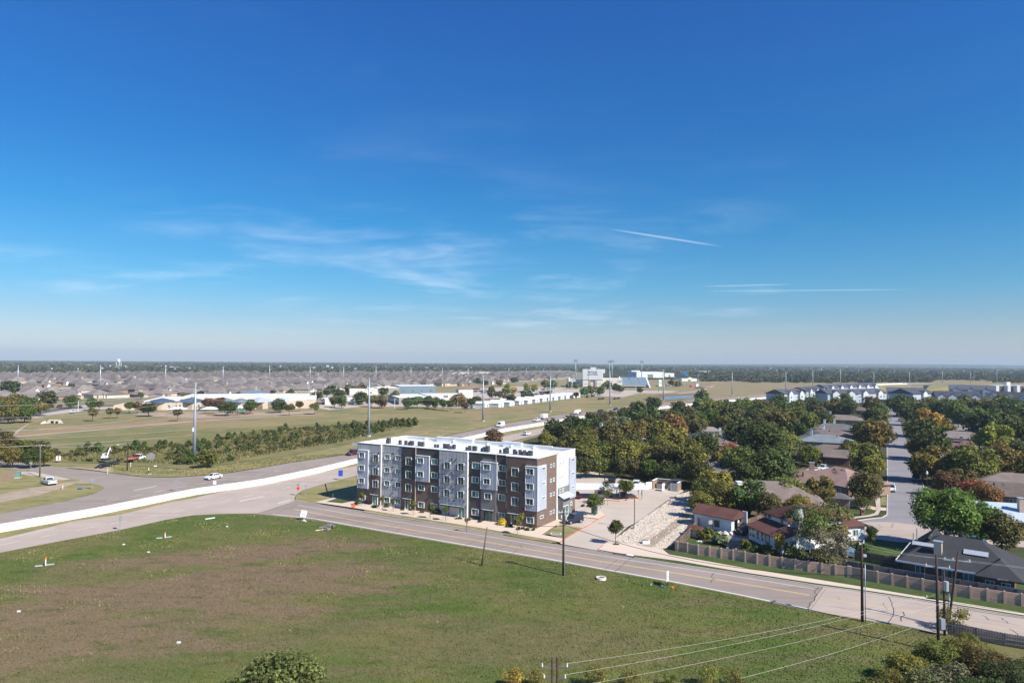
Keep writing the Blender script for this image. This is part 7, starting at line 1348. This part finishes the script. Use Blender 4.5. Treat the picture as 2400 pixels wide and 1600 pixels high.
# worker in a hi-vis shirt
def person(px,py,label,rot,lean=.25):
    g=G(px,py); t=thing('person',label,'person',(*g,-.03),rot)
    J=dict(pelvis=(0,0,.92),waist=(0,-.03,1.08),chest=(0,-.12*lean*4,1.34),neck=(0,-.16*lean*4,1.50),head=(0,-.2*lean*4,1.66),sl=(-.19,-.12*lean*4,1.42),el=(-.25,-.25*lean*4,1.16),hl=(-.2,-.42*lean*4,.98),sr=(.19,-.12*lean*4,1.42),er=(.26,-.22*lean*4,1.15),hr=(.22,-.40*lean*4,.95),pl=(-.10,0,.88),kl=(-.12,-.05,.48),al=(-.13,.03,.08),fl=(-.14,-.14,.04),pr=(.10,0,.88),kr=(.13,-.02,.48),ar=(.15,.08,.08),fr=(.16,-.10,.04))
    E=[('pelvis','waist'),('waist','chest'),('chest','neck'),('neck','head'),('chest','sl'),('sl','el'),('el','hl'),('chest','sr'),('sr','er'),('er','hr'),('pelvis','pl'),('pl','kl'),('kl','al'),('al','fl'),('pelvis','pr'),('pr','kr'),('kr','ar'),('ar','fr')]
    Rr=dict(pelvis=.15,waist=.14,chest=.17,neck=.06,head=.105,sl=.075,el=.05,hl=.045,sr=.075,er=.05,hr=.045,pl=.10,kl=.07,al=.045,fl=.045,pr=.10,kr=.07,ar=.045,fr=.045)
    ks=list(J); me=bpy.data.meshes.new('body'); me.from_pydata([J[k] for k in ks],[(ks.index(a),ks.index(b)) for a,b in E],[])
    o=ob('body',me,t); m=o.modifiers.new('skin','SKIN'); s=o.modifiers.new('sub','SUBSURF'); s.levels=s.render_levels=1
    for i,k in enumerate(ks): me.skin_vertices[0].data[i].radius=(Rr[k],Rr[k])
    me.skin_vertices[0].data[0].use_root=True
    dg=bpy.context.evaluated_depsgraph_get(); me2=bpy.data.meshes.new_from_object(o.evaluated_get(dg)); o.modifiers.clear(); o.data=me2
    me2.materials.clear(); [me2.materials.append(MAT[q]) for q in ('hivis','cloth_dark','skin','plastic_black')]
    for p in me2.polygons:
        z=p.center.z; ax=abs(p.center.x); p.material_index=2 if (z>1.5 or (ax>.17 and z<1.12 and z>.85)) else (1 if z<.98 and z>.12 else (3 if z<=.12 else 0)); p.use_smooth=True
    MB().cyl(0,-.2*lean*4,1.68,1.80,.115,.07,10).build('hard_hat',MAT['panel_white'],t); return t
if 'skin' : 
    person(347,1110,'person in a yellow shirt and dark trousers working on the verge',2.4)
blob('tool_bag','white tool sacks on the ground beside the person','bag',352,1111,.4,'panel_white',.5,5,11); blob('pipe_fittings','white pipe fittings in the grass beyond the person','pipe fittings',365,1093,.55,'panel_white',.5,7,12)
tag(MB().box(0,0,.0,.1,.1,.1).build('stub_stone',MAT['stone_rip'],None,False,(*G(1230,1283),.04)),'small stone lying on the near lane of the road','stone')
t,h=pole('broken dark timber stub leaning on the corner grass',(769,1161),(763,1133),.17,.13,MAT['pole_wood_grey'],(-.75,0),'pole_stub')
# car park lamp, street lamp, mailboxes
def lamp(label,base,toppx,arm_=(-1.2,0),mat='brown_wall',foot=True,group=None,r=.08,z=0):
    g=G(*base); h=Hat(toppx[0],toppx[1],g[1]); t=thing('lamp_post',label,'lamp post',(*g,z),0,group)
    if foot: MB().cyl(0,0,0,.8,.32,None,10).build('footing',MAT['concrete'],t)
    MB().b2(-r,r,-r,r,0,h).build('shaft',MAT[mat],t); MB().b2(min(0,arm_[0]),max(0,arm_[0]),arm_[1]-.14,arm_[1]+.14,h-.12,h+.02).build('lamp_head',MAT[mat],t); return t
lamp('brown square lamp post at the edge of the stone slope',(1487,1239),(1487,1166)); lamp('thin dark lamp post among the parking lot trees',(1417,1150),(1417,1110),(.6,0),'black_metal',True)
g=G(2173,1160); h=Hat(2175,1112,g[1]); t=thing('street_lamp','brown street lamp with a pale acorn globe by the tree lined street','street lamp',(*g,0)); MB().cyl(0,0,0,h,.10,.07,8).build('shaft',MAT['brown_wall'],t); MB().tube([(0,0,h),(0,0,h+.25),(0,0,h+.65),(0,0,h+.95)],[.14,.27,.22,.05],10).build('globe',MAT['lamp_glass'],t,True)
for px,py,l in ((2021,1208,'brick mailbox pillar beside the clipped round bush'),(2013,1250,'brick mailbox pillar at the bend by the slim tree')): g=G(px,py); t=thing('mailbox_pillar',l,'mailbox',(*g,0)); MB().b2(-.35,.35,-.35,.35,0,1.45).build('pillar',MAT['brick_red'],t); MB().b2(-.42,.42,-.42,.42,1.45,1.55).build('cap',MAT['precast_post'],t); MB().b2(-.2,.2,-.4,-.35,.8,1.15).build('mailbox',MAT['black_metal'],t)
for i,(px,py,ty,l) in enumerate([(183,965,938,'white lamp post by the school drive pickup'),(230,944,935,'white lamp post in front of the tract backs'),(171,930,915,'white lamp post among the tract roofs at left'),(468,928,912,'white lamp post behind the dark pavilions'),(600,928,905,'white lamp post left of the shade trees'),(724,920,900,'white lamp post left of the big school'),(739,950,919,'twin white lamp post by the school end'),(788,925,905,'green tipped lamp post behind the car park trees'),(925,957,933,'white lamp post before the beige school'),(1073,954,930,'pale lamp post beside the rusty tree'),(1122,945,924,'pale lamp post left of the portables'),(1155,937,919,'pale lamp post in the car park trees'),(1217,935,914,'pale lamp post behind the portables'),(1243,934,918,'pale lamp post right of the maroon tree'),(1254,933,912,'pale lamp post at the rows of parked cars'),(1249,913,900,'pale lamp post amid the yellow trees'),(1186,902,888,'pale lamp post with a panel on the empty car park'),(1214,906,894,'pale lamp post on the far car park'),(1297,912,897,'pale lamp post right of the green trees'),(1332,913,894,'pale lamp post before the tower trees'),(1366,912,900,'short lamp post at the tower foot'),(1420,924,907,'pale lamp post before the white stand wall'),(1490,917,902,'pale lamp post in front of the stand'),(1542,918,897,'pale lamp post beside the pylon sign'),(1589,907,892,'pale lamp post in the water park car park'),(1604,906,885,'pale lamp post before the white pavilion'),(1622,910,895,'pale lamp post near the red tent'),(1637,913,875,'tall pale lamp post at the pond head')]): lamp(l,(px,py),(px,ty),(1.2,0),'panel_white' if i<9 else 'steel_light',False,'lamp posts of the schools and car parks',.11,-.1)
# riprap stones of the slope
rr=np.random.default_rng(9); P=np.array(RIP); q=rr.uniform(P.min(0),P.max(0),(60000,2)); ok=np.array([inside(p,RIP) for p in q]); q=q[ok][:11500]
chan=PG((1428,1269),(1520,1276),(1560,1230),(1640,1192))
base=np.array([(1,0,0),(.5,.87,0),(-.5,.87,0),(-1,0,0),(-.5,-.87,0),(.5,-.87,0),(.1,0,.75),(.55,.3,.5)],float); tri=[(0,1,7),(1,2,6),(1,6,7),(2,3,6),(3,4,6),(4,5,6),(5,0,7),(5,7,6)]
C1,C2=np.array(G(1522,1276)),np.array(G(1612,1205)); dd=(C2-C1)/np.linalg.norm(C2-C1)
V=[];F=[]
for p in q:
    dist=abs((p-C1)[0]*dd[1]-(p-C1)[1]*dd[0]); 
    if dist<1.0 and rr.uniform()<.9: continue
    s=rr.uniform(.07,.20); a=rr.uniform(0,6.28); c,n=math.cos(a),math.sin(a); b=base*[s*rr.uniform(.8,1.3),s*rr.uniform(.6,1),s*rr.uniform(.6,1.1)]; b=b+rr.normal(size=b.shape)*s*.1; k=len(V)
    for v in b: V.append((p[0]+v[0]*c-v[1]*n,p[1]+v[0]*n+v[1]*c,.02+max(-.02,v[2])))
    F+=[tuple(k+i for i in f) for f in tri]
def stone_mat():
    m,nt,b=new_mat('slope_stones'); ge=nn(nt,'ShaderNodeNewGeometry'); c=mixc(nt,rng_(nt,ge.outputs['Random Per Island'],0,1),(.46,.385,.31),(.62,.545,.46)); nt.links.new(c,b.inputs['Base Color']); b.inputs['Roughness'].default_value=.95; return m
me=bpy.data.meshes.new('slope_stones'); me.from_pydata(V,[],F); me.materials.append(stone_mat()); o=ob('slope_stones',me); o['kind']='stuff'
g=G(1513,1273); t=thing('drain_box','small concrete drain box at the foot of the stone slope','drain',(*g,0),.1); MB().b2(-.65,.65,-.5,.5,0,.6).build('box',MAT['concrete_white'],t); MB().b2(-.5,.5,-.36,.36,.6,.66).build('grate',MAT['brown_wall'],t)
g=G(1303,1252); t=thing('grate_inlet','square grated inlet with a pale rim in the corner lawn','drain',(*g,.135),BROT+.5); MB().b2(-1.0,1.0,-.8,-.6,0,.06).b2(-1.0,1.0,.6,.8,0,.06).b2(-1.0,-.75,-.6,.6,0,.06).b2(.75,1.0,-.6,.6,0,.06).build('rim',MAT['concrete'],t); MB().b2(-.75,.75,-.6,.6,0,.03).build('grate',MAT['panel_dgrey'],t)
g=G(1461,1302.5); t=thing('kerb_inlet','long dark kerb inlet slot with a pale lid','drain',(*g,0),head(G(1444,1300),G(1480,1306))); MB().b2(-1.9,1.9,-.16,.1,.06,.17).build('slot',MAT['black_metal'],t); MB().b2(.3,1.5,.35,.95,.12,.17).build('lid',MAT['concrete_white'],t)
for px,py in ((1446,1256),): tag(MB().cyl(0,0,0,.12,.75,.6,12).build('mulch_ring',MAT['mulch'],None,False,(*G(1443.5,1276),.02)),'dark mulch ring round the lone oak','mulch')
t=thing('basketball_hoop','basketball hoop on a dark post before the shed','hoop',(*G(1670,1252),0),.4); MB().cyl(0,0,0,2.9,.07,None,8).build('post',MAT['black_metal'],t); MB().b2(-.95,-.1,-.1,-.05,2.0,2.7).build('backboard',MAT['house_tan'],t)
for i,(px,py,m,l) in enumerate([(1658,1250,'hay','heap of tan timber by the shed wall'),(1690,1251,'house_tan','heap of junk under the shed window'),(1705,1253,'panel_white','white sacks at the open shed corner'),(1722,1250,'hay','heap of tan sand beside the shed front'),(1640,1270,'panel_white','cluster of pale pots in the garden corner'),(1650,1268,'brick_red','reddish pots in the garden corner')]): blob('yard_heap',l,'heap',px,py,.7 if i<4 else .4,m,.5,10,20+i)
for i,(px,py,l) in enumerate([(1893,1289,'covered white boat under the sparse olive tree'),(1985,1300,'blue tarpaulin covered trailer by the fence corner')]):
    g=G(px,py); t=thing('covered_boat' if i==0 else 'covered_trailer',l,'boat' if i==0 else 'trailer',(*g,.3),.5+i); mb=MB(); shell(mb,[(-2.2,.1),(-2.3,.8),(-1,1.1),(1,1.0),(2.4,.7),(1.8,.1)],1.8,.2); mb.build('cover',MAT['panel_white' if i==0 else 'tank_blue'],t); axle(t,-.4,1.7,.8,.1)
# stadium light towers, pylon sign, far sheds, water park
for px,bt,bb,l in ((1349,843,899,'stadium light tower left of the press tower'),(1428,845.5,892,'stadium light tower right behind the stand, left of a pair'),(1434.5,844,899,'stadium light tower of the pair, right one'),(1504,845.5,889,'stadium light tower rising behind the blue grey stand')):
    b=G(px,bb); h=Hat(px,bt,b[1]); t=thing('light_tower',l,'light tower',(*b,-.1),0,'stadium light towers'); MB().tube([(0,0,0),(0,0,h)],[.75,.4],8).build('shaft',MAT['galv'],t,True)
    for k in range(3): MB().b2(-3.0,3.0,-.15,.15,h-.3-k*1.5,h-.05-k*1.5).build('lamp_bar',MAT['galv'],t); [MB().b2(x-.45,x+.45,-.6,-.1,h-.5-k*1.5,h+.45-k*1.5).build('floodlight',MAT['panel_dgrey'],t) for x in (-2.4,-1.2,0,1.2,2.4)]
b=G(1546,917); m=b[1]/FOC; t=thing('pylon_sign','green and white pylon sign before the stadium stand end','sign',(*b,-.1)); H=Hat(1546,888,b[1]); MB().b2(-1.8,-.9,-.4,.4,0,H).build('post',MAT['play_green'],t); MB().b2(-.85,2.2,-.3,.3,H*.72,H-.5).b2(-.85,2.2,-.3,.3,H*.42,H*.68).build('panel',MAT['panel_white'],t)
def shed(px0,px1,py,ht,dep,label,wm='panel_white',rm='roof_white',z=-.1,name='warehouse',cat='building'):
    a=G(px0,py,z); b=G(px1,py,z); L=math.dist(a,b); h=max(2.5,Hat((px0+px1)/2,ht,(a[1]+b[1])/2)); t=thing(name,label,cat,(*lerp(a,b,.5),z),head(a,b)); MB().b2(-L/2,L/2,0,dep,0,h*.96).build('wall',MAT[wm],t); MB().b2(-L/2-.3,L/2+.3,-.3,dep+.3,h*.96,h).build('roof',MAT[rm],t); MB().b2(-L*.1,L*.1,-.05,0,0,h*.6).build('door',MAT['panel_dgrey'],t); return t
shed(1492,1556,885,871,40,'long white arena roof behind the stadium stand','house_white'); shed(1558,1580,883,874,20,'low white shed right of the arena roof'); shed(1638,1665,877,869.5,18,'long pale shed on the wood edge at the right','house_white'); shed(1598,1633,893,886.5,10,'white water park pavilion with dark openings','house_white'); shed(1480,1500,874,868,20,'small white roof behind the arena','house_white')
b=G(1618,892); t=thing('shade_tent','lime yellow domed tent above the white pavilion','tent',(*b,2.5)); MB().tube([(0,6,0),(0,6,2.0),(0,6,3.2),(0,6,4.0)],[4.6,4.4,2.6,.3],14).build('canopy',MAT['slide_yellow'],t,True)
wp=G(1605,884); t=thing('water_slide','tangle of blue water slides on a tower','water slide',(*wp,-.1)); mb=MB(); mb.tube([(math.cos(k*.7)*7+k*.35-6,math.sin(k*.7)*6,13-k*.45) for k in range(22)],.9,6); mb.build('flume',MAT['slide_blue'],t,True); mb=MB(); mb.tube([(-10+k*1.1,2+math.sin(k)*2,12-k*.9) for k in range(12)],.9,6); mb.build('flume',MAT['slide_blue'],t,True); MB().tube([(-14,0,10),(-11,0,11.5),(-8,0,12.5)],.9,6).build('flume',MAT['slide_red'],t,True)
for x,y in ((-5,-3),(5,-3),(-5,3),(5,3),(0,0)): MB().cyl(x,y,0,12.5,.25,None,6).build('support',MAT['galv'],t)
MB().b2(-2.5,2.5,-2.5,2.5,12.4,13).build('platform',MAT['steel_light'],t)
for px,py,m,l in ((1582,889,'slide_blue','low blue slide at the left of the water park'),(1638,885,'slide_blue','low blue slide at the right of the water park')): b=G(px,py); t=thing('water_slide',l,'water slide',(*b,-.1)); MB().tube([(-4,0,5),(-1,1,4),(2,0,2.2),(5,0,1.2)],.8,6).build('flume',MAT[m],t,True); MB().cyl(-3,0,0,4.6,.2,None,5).build('support',MAT['galv'],t)
b=G(1622,907); t=thing('tent','red and white tent on the water park car park','tent',(*b,-.1)); MB().tube([(0,0,0),(0,0,2.2),(0,0,3.6)],[2.8,2.8,.2],8).build('canopy',MAT['slide_red'],t); b=G(1634,906); t=thing('kiosk','white box kiosk at the water park gate','kiosk',(*b,-.1)); MB().b2(-2,2,-1.5,1.5,0,4).build('wall',MAT['panel_white'],t); MB().b2(-2.2,2.2,-1.7,1.7,4,4.25).build('roof',MAT['roof_white'],t)
# playground
for px,py,w,l in ((417,957,6.5,'white square shade canopy left in the playground'),(493,957,6.5,'white shade canopy behind the dark round tree'),(563,955,4.5,'small white shade canopy over the green play frame')):
    b=G(px,py,3); t=thing('shade_canopy',l,'canopy',(b[0],b[1],-.1)); hip_roof(w*1.4,w,2.9,1.3,.2,False,.1).build('fabric',MAT['panel_white'],t); [MB().cyl(x*w*.62,y*w*.4,0,2.8,.09,None,6).build('post',MAT['galv'],t) for x in(-1,1) for y in (-1,1)]
b=G(562,971); t=thing('play_frame','green and red climbing frame in the playground','play frame',(*b,-.1))
for x in (-5,-2,1,4): MB().b2(x-.1,x+.1,-1.5,-1.3,0,3.0).b2(x-.1,x+.1,1.3,1.5,0,3.0).build('post',MAT['play_green'],t)
MB().b2(-5,-2,-1.4,1.4,1.3,1.45).b2(1,4,-1.4,1.4,1.6,1.75).build('deck',MAT['play_red'],t); MB().prof([(-5,1.4),(-5,1.6),(-9,.3),(-9,.1)],-.5,.5).build('slide',MAT['play_green'],t); MB().prof([(4,1.7),(4,1.9),(8,.3),(8,.1)],-.5,.5).build('slide',MAT['play_red'],t); hip_roof(3.4,3,3.0,1.1,.2,False,.1).build('roof',MAT['play_green'],t)
b=G(521,974); t=thing('low_wall','low pale brick ring wall in front of the playground','wall',(*b,-.1)); MB().b2(-9,9,-.2,.2,0,.8).b2(-9,-8.6,.2,3,0,.8).b2(8.6,9,.2,3,0,.8).build('wall',MAT['brick_tan'],t)
b=G(127,991); t=thing('culvert_head','pale stone culvert headwall in the mown field','culvert',(*b,-.15),.1); MB().prof([(-4,0),(-2.4,1.9),(2.4,1.9),(4,0)],0,.5).build('headwall',MAT['stone_pale'],t); MB().b2(-1.6,-.2,-.05,0,0,1.2).b2(.6,1.8,-.05,0,0,1.0).build('opening',MAT['black_metal'],t); MB().prof([(-5.5,0),(-4,1.2),(-4,0)],-2,.2).build('wing_wall',MAT['panel_white'],t)
for px,py,l in ((72,940,'left goal shaped dark frame by the shade tree'),(110,935,'right dark frame among the tract roofs')): pass
tag(blob('flower_bed','orange yellow flower clump beside the left road','flowers',44,971,1.3,'yellow_flower',.5,10,31),'orange yellow flower clump beside the left road','flowers')
# ------------------------------------------------------------------ far country: overpass, woods, hills, specks of buildings, haze
ov=[(1985,908.5),(2030,904.5),(2075,901.5),(2126,900),(2180,901),(2250,902.5),(2323,905.5),(2420,909)]
top=[G(x,y,6.0) for x,y in ov]; c0=top[3]; t=thing('overpass','long pale concrete highway overpass in front of the far woods','bridge',(*c0,0)); bk=[(p[0]+1,p[1]+14) for p in top]
for i in range(len(top)-1):
    a,b,c,d=top[i],top[i+1],bk[i+1],bk[i]; q=[(p[0]-c0[0],p[1]-c0[1]) for p in (a,b,c,d)]
    MB().prism(q,5.0,5.9).build('deck',MAT['concrete'],t); MB().prism([q[0],q[1],(q[1][0],q[1][1]+.4),(q[0][0],q[0][1]+.4)],5.9,7.1).build('parapet',MAT['concrete_white'],t); MB().prism([q[3],q[2],(q[2][0],q[2][1]-.4),(q[3][0],q[3][1]-.4)],5.9,7.1).build('parapet',MAT['concrete_white'],t)
for i in (3,4):
    p=(top[i][0]-c0[0],top[i][1]-c0[1]); MB().b2(p[0]-1+(i==4)*0,p[0]+1,p[1]+.5,p[1]+13,-.3,5.0).build('pier',MAT['concrete_white'],t)
def bank(pts_top,pts_bot,name='embankment'):
    n=len(pts_top); me=bpy.data.meshes.new(name); v=[(*p,5.85) for p in pts_top]+[(*p,-.08) for p in pts_bot]; me.from_pydata(v,[],[(n+i,n+i+1,i+1,i) for i in range(n-1)]); me.materials.append(g_verge); o=ob(name,me); o['kind']='structure'
bank(top[0:4],PG((1960,917),(2020,918),(2085,917),(2148,913.5))); bank(top[4:],PG((2168,914),(2250,914),(2330,914),(2425,917)))
# woods: crowns too many to count, one object
def wood_mass(name,pos_r,tris,seed,hz=.8,z=-.35,colmat='wood_leaf'):
    r=np.random.default_rng(seed); V=[]
    for (x,y,rad) in pos_r:
        P,N=crown_points(r,tris,6,rz=.75,lobe_r=(.4,.6)); P=P*rad; P[:,2]=np.maximum((P[:,2]+rad*.62)*hz,0); a=unit(np.cross(N,r.normal(size=(tris,3)))); b=np.cross(N,a); s=rad*r.uniform(.30,.62,(tris,1))
        t3=np.stack([P-a*s*.7-b*s*.4,P+a*s*.7-b*s*.4,P+b*s*.8],1).reshape(-1,3)+[x,y,z]; V.append(t3)
    o=ob(name,np_mesh(name,np.concatenate(V),3,colmat)); o['kind']='stuff'; return o
def wood_mat():
    m,nt,b=new_mat('wood_leaf'); p=pos(nt); ge=nn(nt,'ShaderNodeNewGeometry'); a=noise(nt,p,.016,4,.7); d=noise(nt,p,.05,3,.7); k=noise(nt,p,.0028,3,.6)
    c=mixc(nt,rng_(nt,a,.35,.66),(.048,.062,.022),(.112,.100,.036)); c=mixc(nt,mt(nt,'MULTIPLY',rng_(nt,d,.55,.72),.6),c,(.105,.068,.034)); c=mixc(nt,mt(nt,'MULTIPLY',rng_(nt,k,.45,.65),.5),c,(.026,.042,.018))
    hs=nn(nt,'ShaderNodeHueSaturation'); nt.links.new(c,hs.inputs['Color']); nt.links.new(rng_(nt,ge.outputs['Random Per Island'],0,1,.55,1.4),hs.inputs['Value']); nt.links.new(hs.outputs[0],b.inputs['Base Color']); b.inputs['Roughness'].default_value=.9; b.inputs['Specular IOR Level'].default_value=.1; return m
WM=wood_mat(); rw=np.random.default_rng(21)
AVOID=[PG((-900,1000),(-900,885),(0,877.5),(420,875),(760,875),(1000,872.5),(1330,868.5),(1500,872),(1640,878),(1652,893),(1760,895),(1960,898),(2200,896),(2500,898),(2600,1000))]
CLEAR=[PG((2170,891),(2210,890),(2330,893),(2330,896.5),(2200,896.5)),PG((200,872),(262,868.5),(300,870),(290,873),(210,874)),PG((1085,874),(1130,871),(1150,872),(1140,876)),PG((740,866),(800,864),(800,868),(745,870))]
def field_pts(n,rmin,rmax,rlo,rhi,a0=-.72,a1=.72):
    o=[]
    while len(o)<n:
        ang=rw.uniform(a0,a1); d=math.sqrt(rw.uniform(rmin**2,rmax**2)); x,y=d*math.sin(ang),d*math.cos(ang)
        if any(inside((x,y),k) for k in AVOID) or any(inside((x,y),k) for k in CLEAR): continue
        dn=math.sin(x*.0031+1)*math.cos(y*.0043)+.6*math.sin(x*.009-y*.007)
        if dn<-.75 and rw.uniform()<.8: continue
        o.append((x,y,rw.uniform(rlo,rhi)))
    return o
wood_mass('woodland',field_pts(5200,1000,2300,4.5,8.5),24,31,.75,colmat=WM); wood_mass('distant_woodland',field_pts(6500,2300,6800,9,22),14,32,.30,colmat=WM)
# edge trees on the woods nearest the tan field
edge=[]; 
for i in range(320):
    px=rw.uniform(1640,2420); py=896.5-abs(rw.normal())*6 if px>1760 else 893-abs(rw.normal())*6; g=G(px,py); edge.append((g[0],g[1],rw.uniform(4,7.5)))
wood_mass('field_edge_woodland',[e for e in edge if not any(inside(e[:2],k) for k in CLEAR)],40,33,colmat=WM)
# undergrowth filling the wooded gardens
und=[]; NP=PG((1262,1030),(1340,1010),(1560,968),(1700,948),(1830,942),(1880,948),(2060,948),(2060,1040),(2040,1110),(1960,1130),(1900,1160),(1860,1190),(1650,1190),(1640,1150),(1500,1105),(1350,1085)); NP2=PG((2150,960),(2440,950),(2460,1100),(2300,1140),(2200,1150),(2160,1060))
for poly,n in ((NP,330),(NP2,170)):
    P=np.array(poly); lo,hi=P.min(0),P.max(0); k=0
    while k<n:
        p=rw.uniform(lo,hi)
        if inside(p,poly): und.append((p[0],p[1],rw.uniform(1.2,2.6))); k+=1
sc_=[]
P=np.array(SC); lo,hi=P.min(0),P.max(0)
while len(sc_)<430:
    p=rw.uniform(lo,hi); q=proj(p[0],p[1],0)
    if inside(p,SC) and not (215<q[0]<395 and q[1]>1064) and math.sin(p[0]*.11+1.3)*math.cos(p[1]*.09)+.5*math.sin(p[0]*.05-p[1]*.07)+(.7 if q[0]<470 else 0)>rw.uniform(-1,.6): sc_.append((p[0],p[1],rw.uniform(.5,1.15)))
wood_mass('low_scrub',sc_,40,36,.9,-.12,colmat=WM)
wood_mass('undergrowth',und,46,35,.7,0,colmat=WM)
# low ridges on the skyline
def ridge(name,x0,x1,ypx,dist,seed,amp=2.0):
    r=np.random.default_rng(seed); n=70; xs=np.linspace(x0,x1,n); ph=r.uniform(0,6,5); V=[]; F=[]
    for i,x in enumerate(xs):
        e=min(1,4*i/n,4*(n-1-i)/n); hh=sum(math.sin(x*.004*(k+1)+ph[k])/(k+1) for k in range(5))*amp*.5
        d=ray(x,ypx+hh*e*.6+(1-e)*9); X=dist*d[0]/d[1]; z=CAM_H+dist*d[2]/d[1]
        V+=[(X*.93,dist*.93,-.4),(X,dist,max(-.3,z)),(X*1.05,dist*1.05,-.4)]
    for i in range(n-1): F+=[(3*i,3*i+3,3*i+4,3*i+1),(3*i+1,3*i+4,3*i+5,3*i+2)]
    me=bpy.data.meshes.new(name); me.from_pydata(V,[],F); me.materials.append(bpy.data.materials['far_woodland_floor']); o=ob(name,me); o['kind']='structure'
ridge('far_hills',-700,3100,853.4,8300,1,.9); ridge('far_hills',330,500,847,7000,2,.5); ridge('far_hills',1000,1500,851.5,8800,3,1.0); ridge('far_hills',1500,2100,856,8900,5,1.0)
sky_cols=['house_white','panel_white','cream_wall','beige_wall']
rr=random.Random(17)
for i in range(44):
    px=rr.choice([rr.uniform(0,480),rr.uniform(180,460),rr.uniform(480,1280),rr.uniform(1480,2400)]); py=rr.uniform(857,872) if px<1300 else rr.uniform(862,871); g=G(px,py); m=math.hypot(*g)/FOC; w=m*rr.uniform(2,7); h=max(4,m*rr.uniform(.7,1.5))
    t=thing('distant_building','small pale building far off among the blue green woods','building',(*g,-.35),rr.uniform(-.6,.3),'pale buildings scattered in the far woods'); hw=h+5*(m*FOC>1500)
    MB().b2(-w/2,w/2,-w*.25,w*.25,0,hw*.8).build('wall',MAT[rr.choice(sky_cols)],t); MB().b2(-w/2-.5,w/2+.5,-w*.27,w*.27,hw*.8,hw).build('roof',MAT['roof_white'],t)
g=G(278,862); m=math.hypot(*g)/FOC; H=Hat(278,841,g[1]); t=thing('water_tower','white water tower on the left horizon','water tower',(*g,-.35)); MB().tube([(0,0,H*.6),(0,0,H*.72),(0,0,H*.9),(0,0,H)],[m*1.5,m*3,m*3,m*1],12).build('tank',MAT['panel_white'],t,True); [MB().cyl(x*m*3,y*m*3,0,H*.68,m*.5,None,5).build('leg',MAT['panel_white'],t) for x in(-1,1) for y in(-1,1)]
for px,bt,bb,l in ((1703,824,866,'tall slender mast on the horizon right of the stadium'),(1983,840,866,'thin mast on the horizon above the slate roofs'),(403,812,862,'faint thin mast on the horizon at the left'),(1580,838,872,'short mast behind the arena')):
    g=G(px,bb); H=Hat(px,bt,g[1]); m=math.hypot(*g)/FOC; t=thing('radio_mast',l,'mast',(*g,-.3)); MB().tube([(0,0,0),(0,0,H)],[m*.42,m*.25],5).build('shaft',MAT['steel_light'],t); MB().b2(-m*.9,m*.9,-.2,.2,H*.8,H*.8+m*.8).build('antenna',MAT['steel_light'],t)
tag(MB().prism([(math.cos(k*.5)*1.0,math.sin(k*.5)) for k in range(12)],0,.01).build('soil_mound',MAT['soil'],None),'dark brown soil mound beside the tan field','mound')
o=bpy.data.objects['soil_mound']; g=G(1650,909); bpy.data.objects.remove(o)
mb=MB(); mb.tube([(0,0,0),(0,0,2.2),(0,0,3.4)],[13,7,1.5],14); tag(mb.build('soil_mound',MAT['soil'],None,True,(*g,-.2)),'dark brown soil mound beside the tan field','mound')
mb=MB(); mb.tube([(0,0,0),(0,0,5),(0,0,8)],[34,20,6],14); o=mb.build('sand_mound',MAT['stone_pale'],None,True,(*G(1085,880),-.2)); o.scale=(1.6,1,1); tag(o,'pale sand mound beyond the tract roofs, left one','mound'); o2=o.copy(); COL.objects.link(o2); o2.location=(*G(1135,879),-.2); o2['label']='pale sand mound beyond the tract roofs, right one'
# air: one even volume round the scene and the camera
hz=bpy.data.materials.new('haze'); hz.use_nodes=True; nt=hz.node_tree; nt.nodes.clear(); v=nn(nt,'ShaderNodeVolumePrincipled'); v.inputs['Color'].default_value=(.66,.80,.90,1); v.inputs['Density'].default_value=HAZE; v.inputs['Anisotropy'].default_value=.0
nt.links.new(v.outputs[0],nn(nt,'ShaderNodeOutputMaterial').inputs['Volume'])
o=MB().b2(-9700,9700,-9700,9700,-2.0,130).build('haze',hz); o['kind']='stuff'
# labels: where several neighbours read alike, add their order from the left
groups={}
for t,auto in ALL_TREES:
    if auto: groups.setdefault(t['label'],[]).append(t)
ORDN=['leftmost','second from left','third from left','fourth from left','fifth from left','sixth from left','seventh from left','eighth from left','ninth from left','tenth from left']
for lab,ts in groups.items():
    if 1<len(ts)<=10:
        ts.sort(key=lambda t: proj(*t.location)[0])
        for i,t in enumerate(ts): 
            t['label']=f'{lab}, {ORDN[i] if i<len(ts)-1 or i==0 else "rightmost"}'
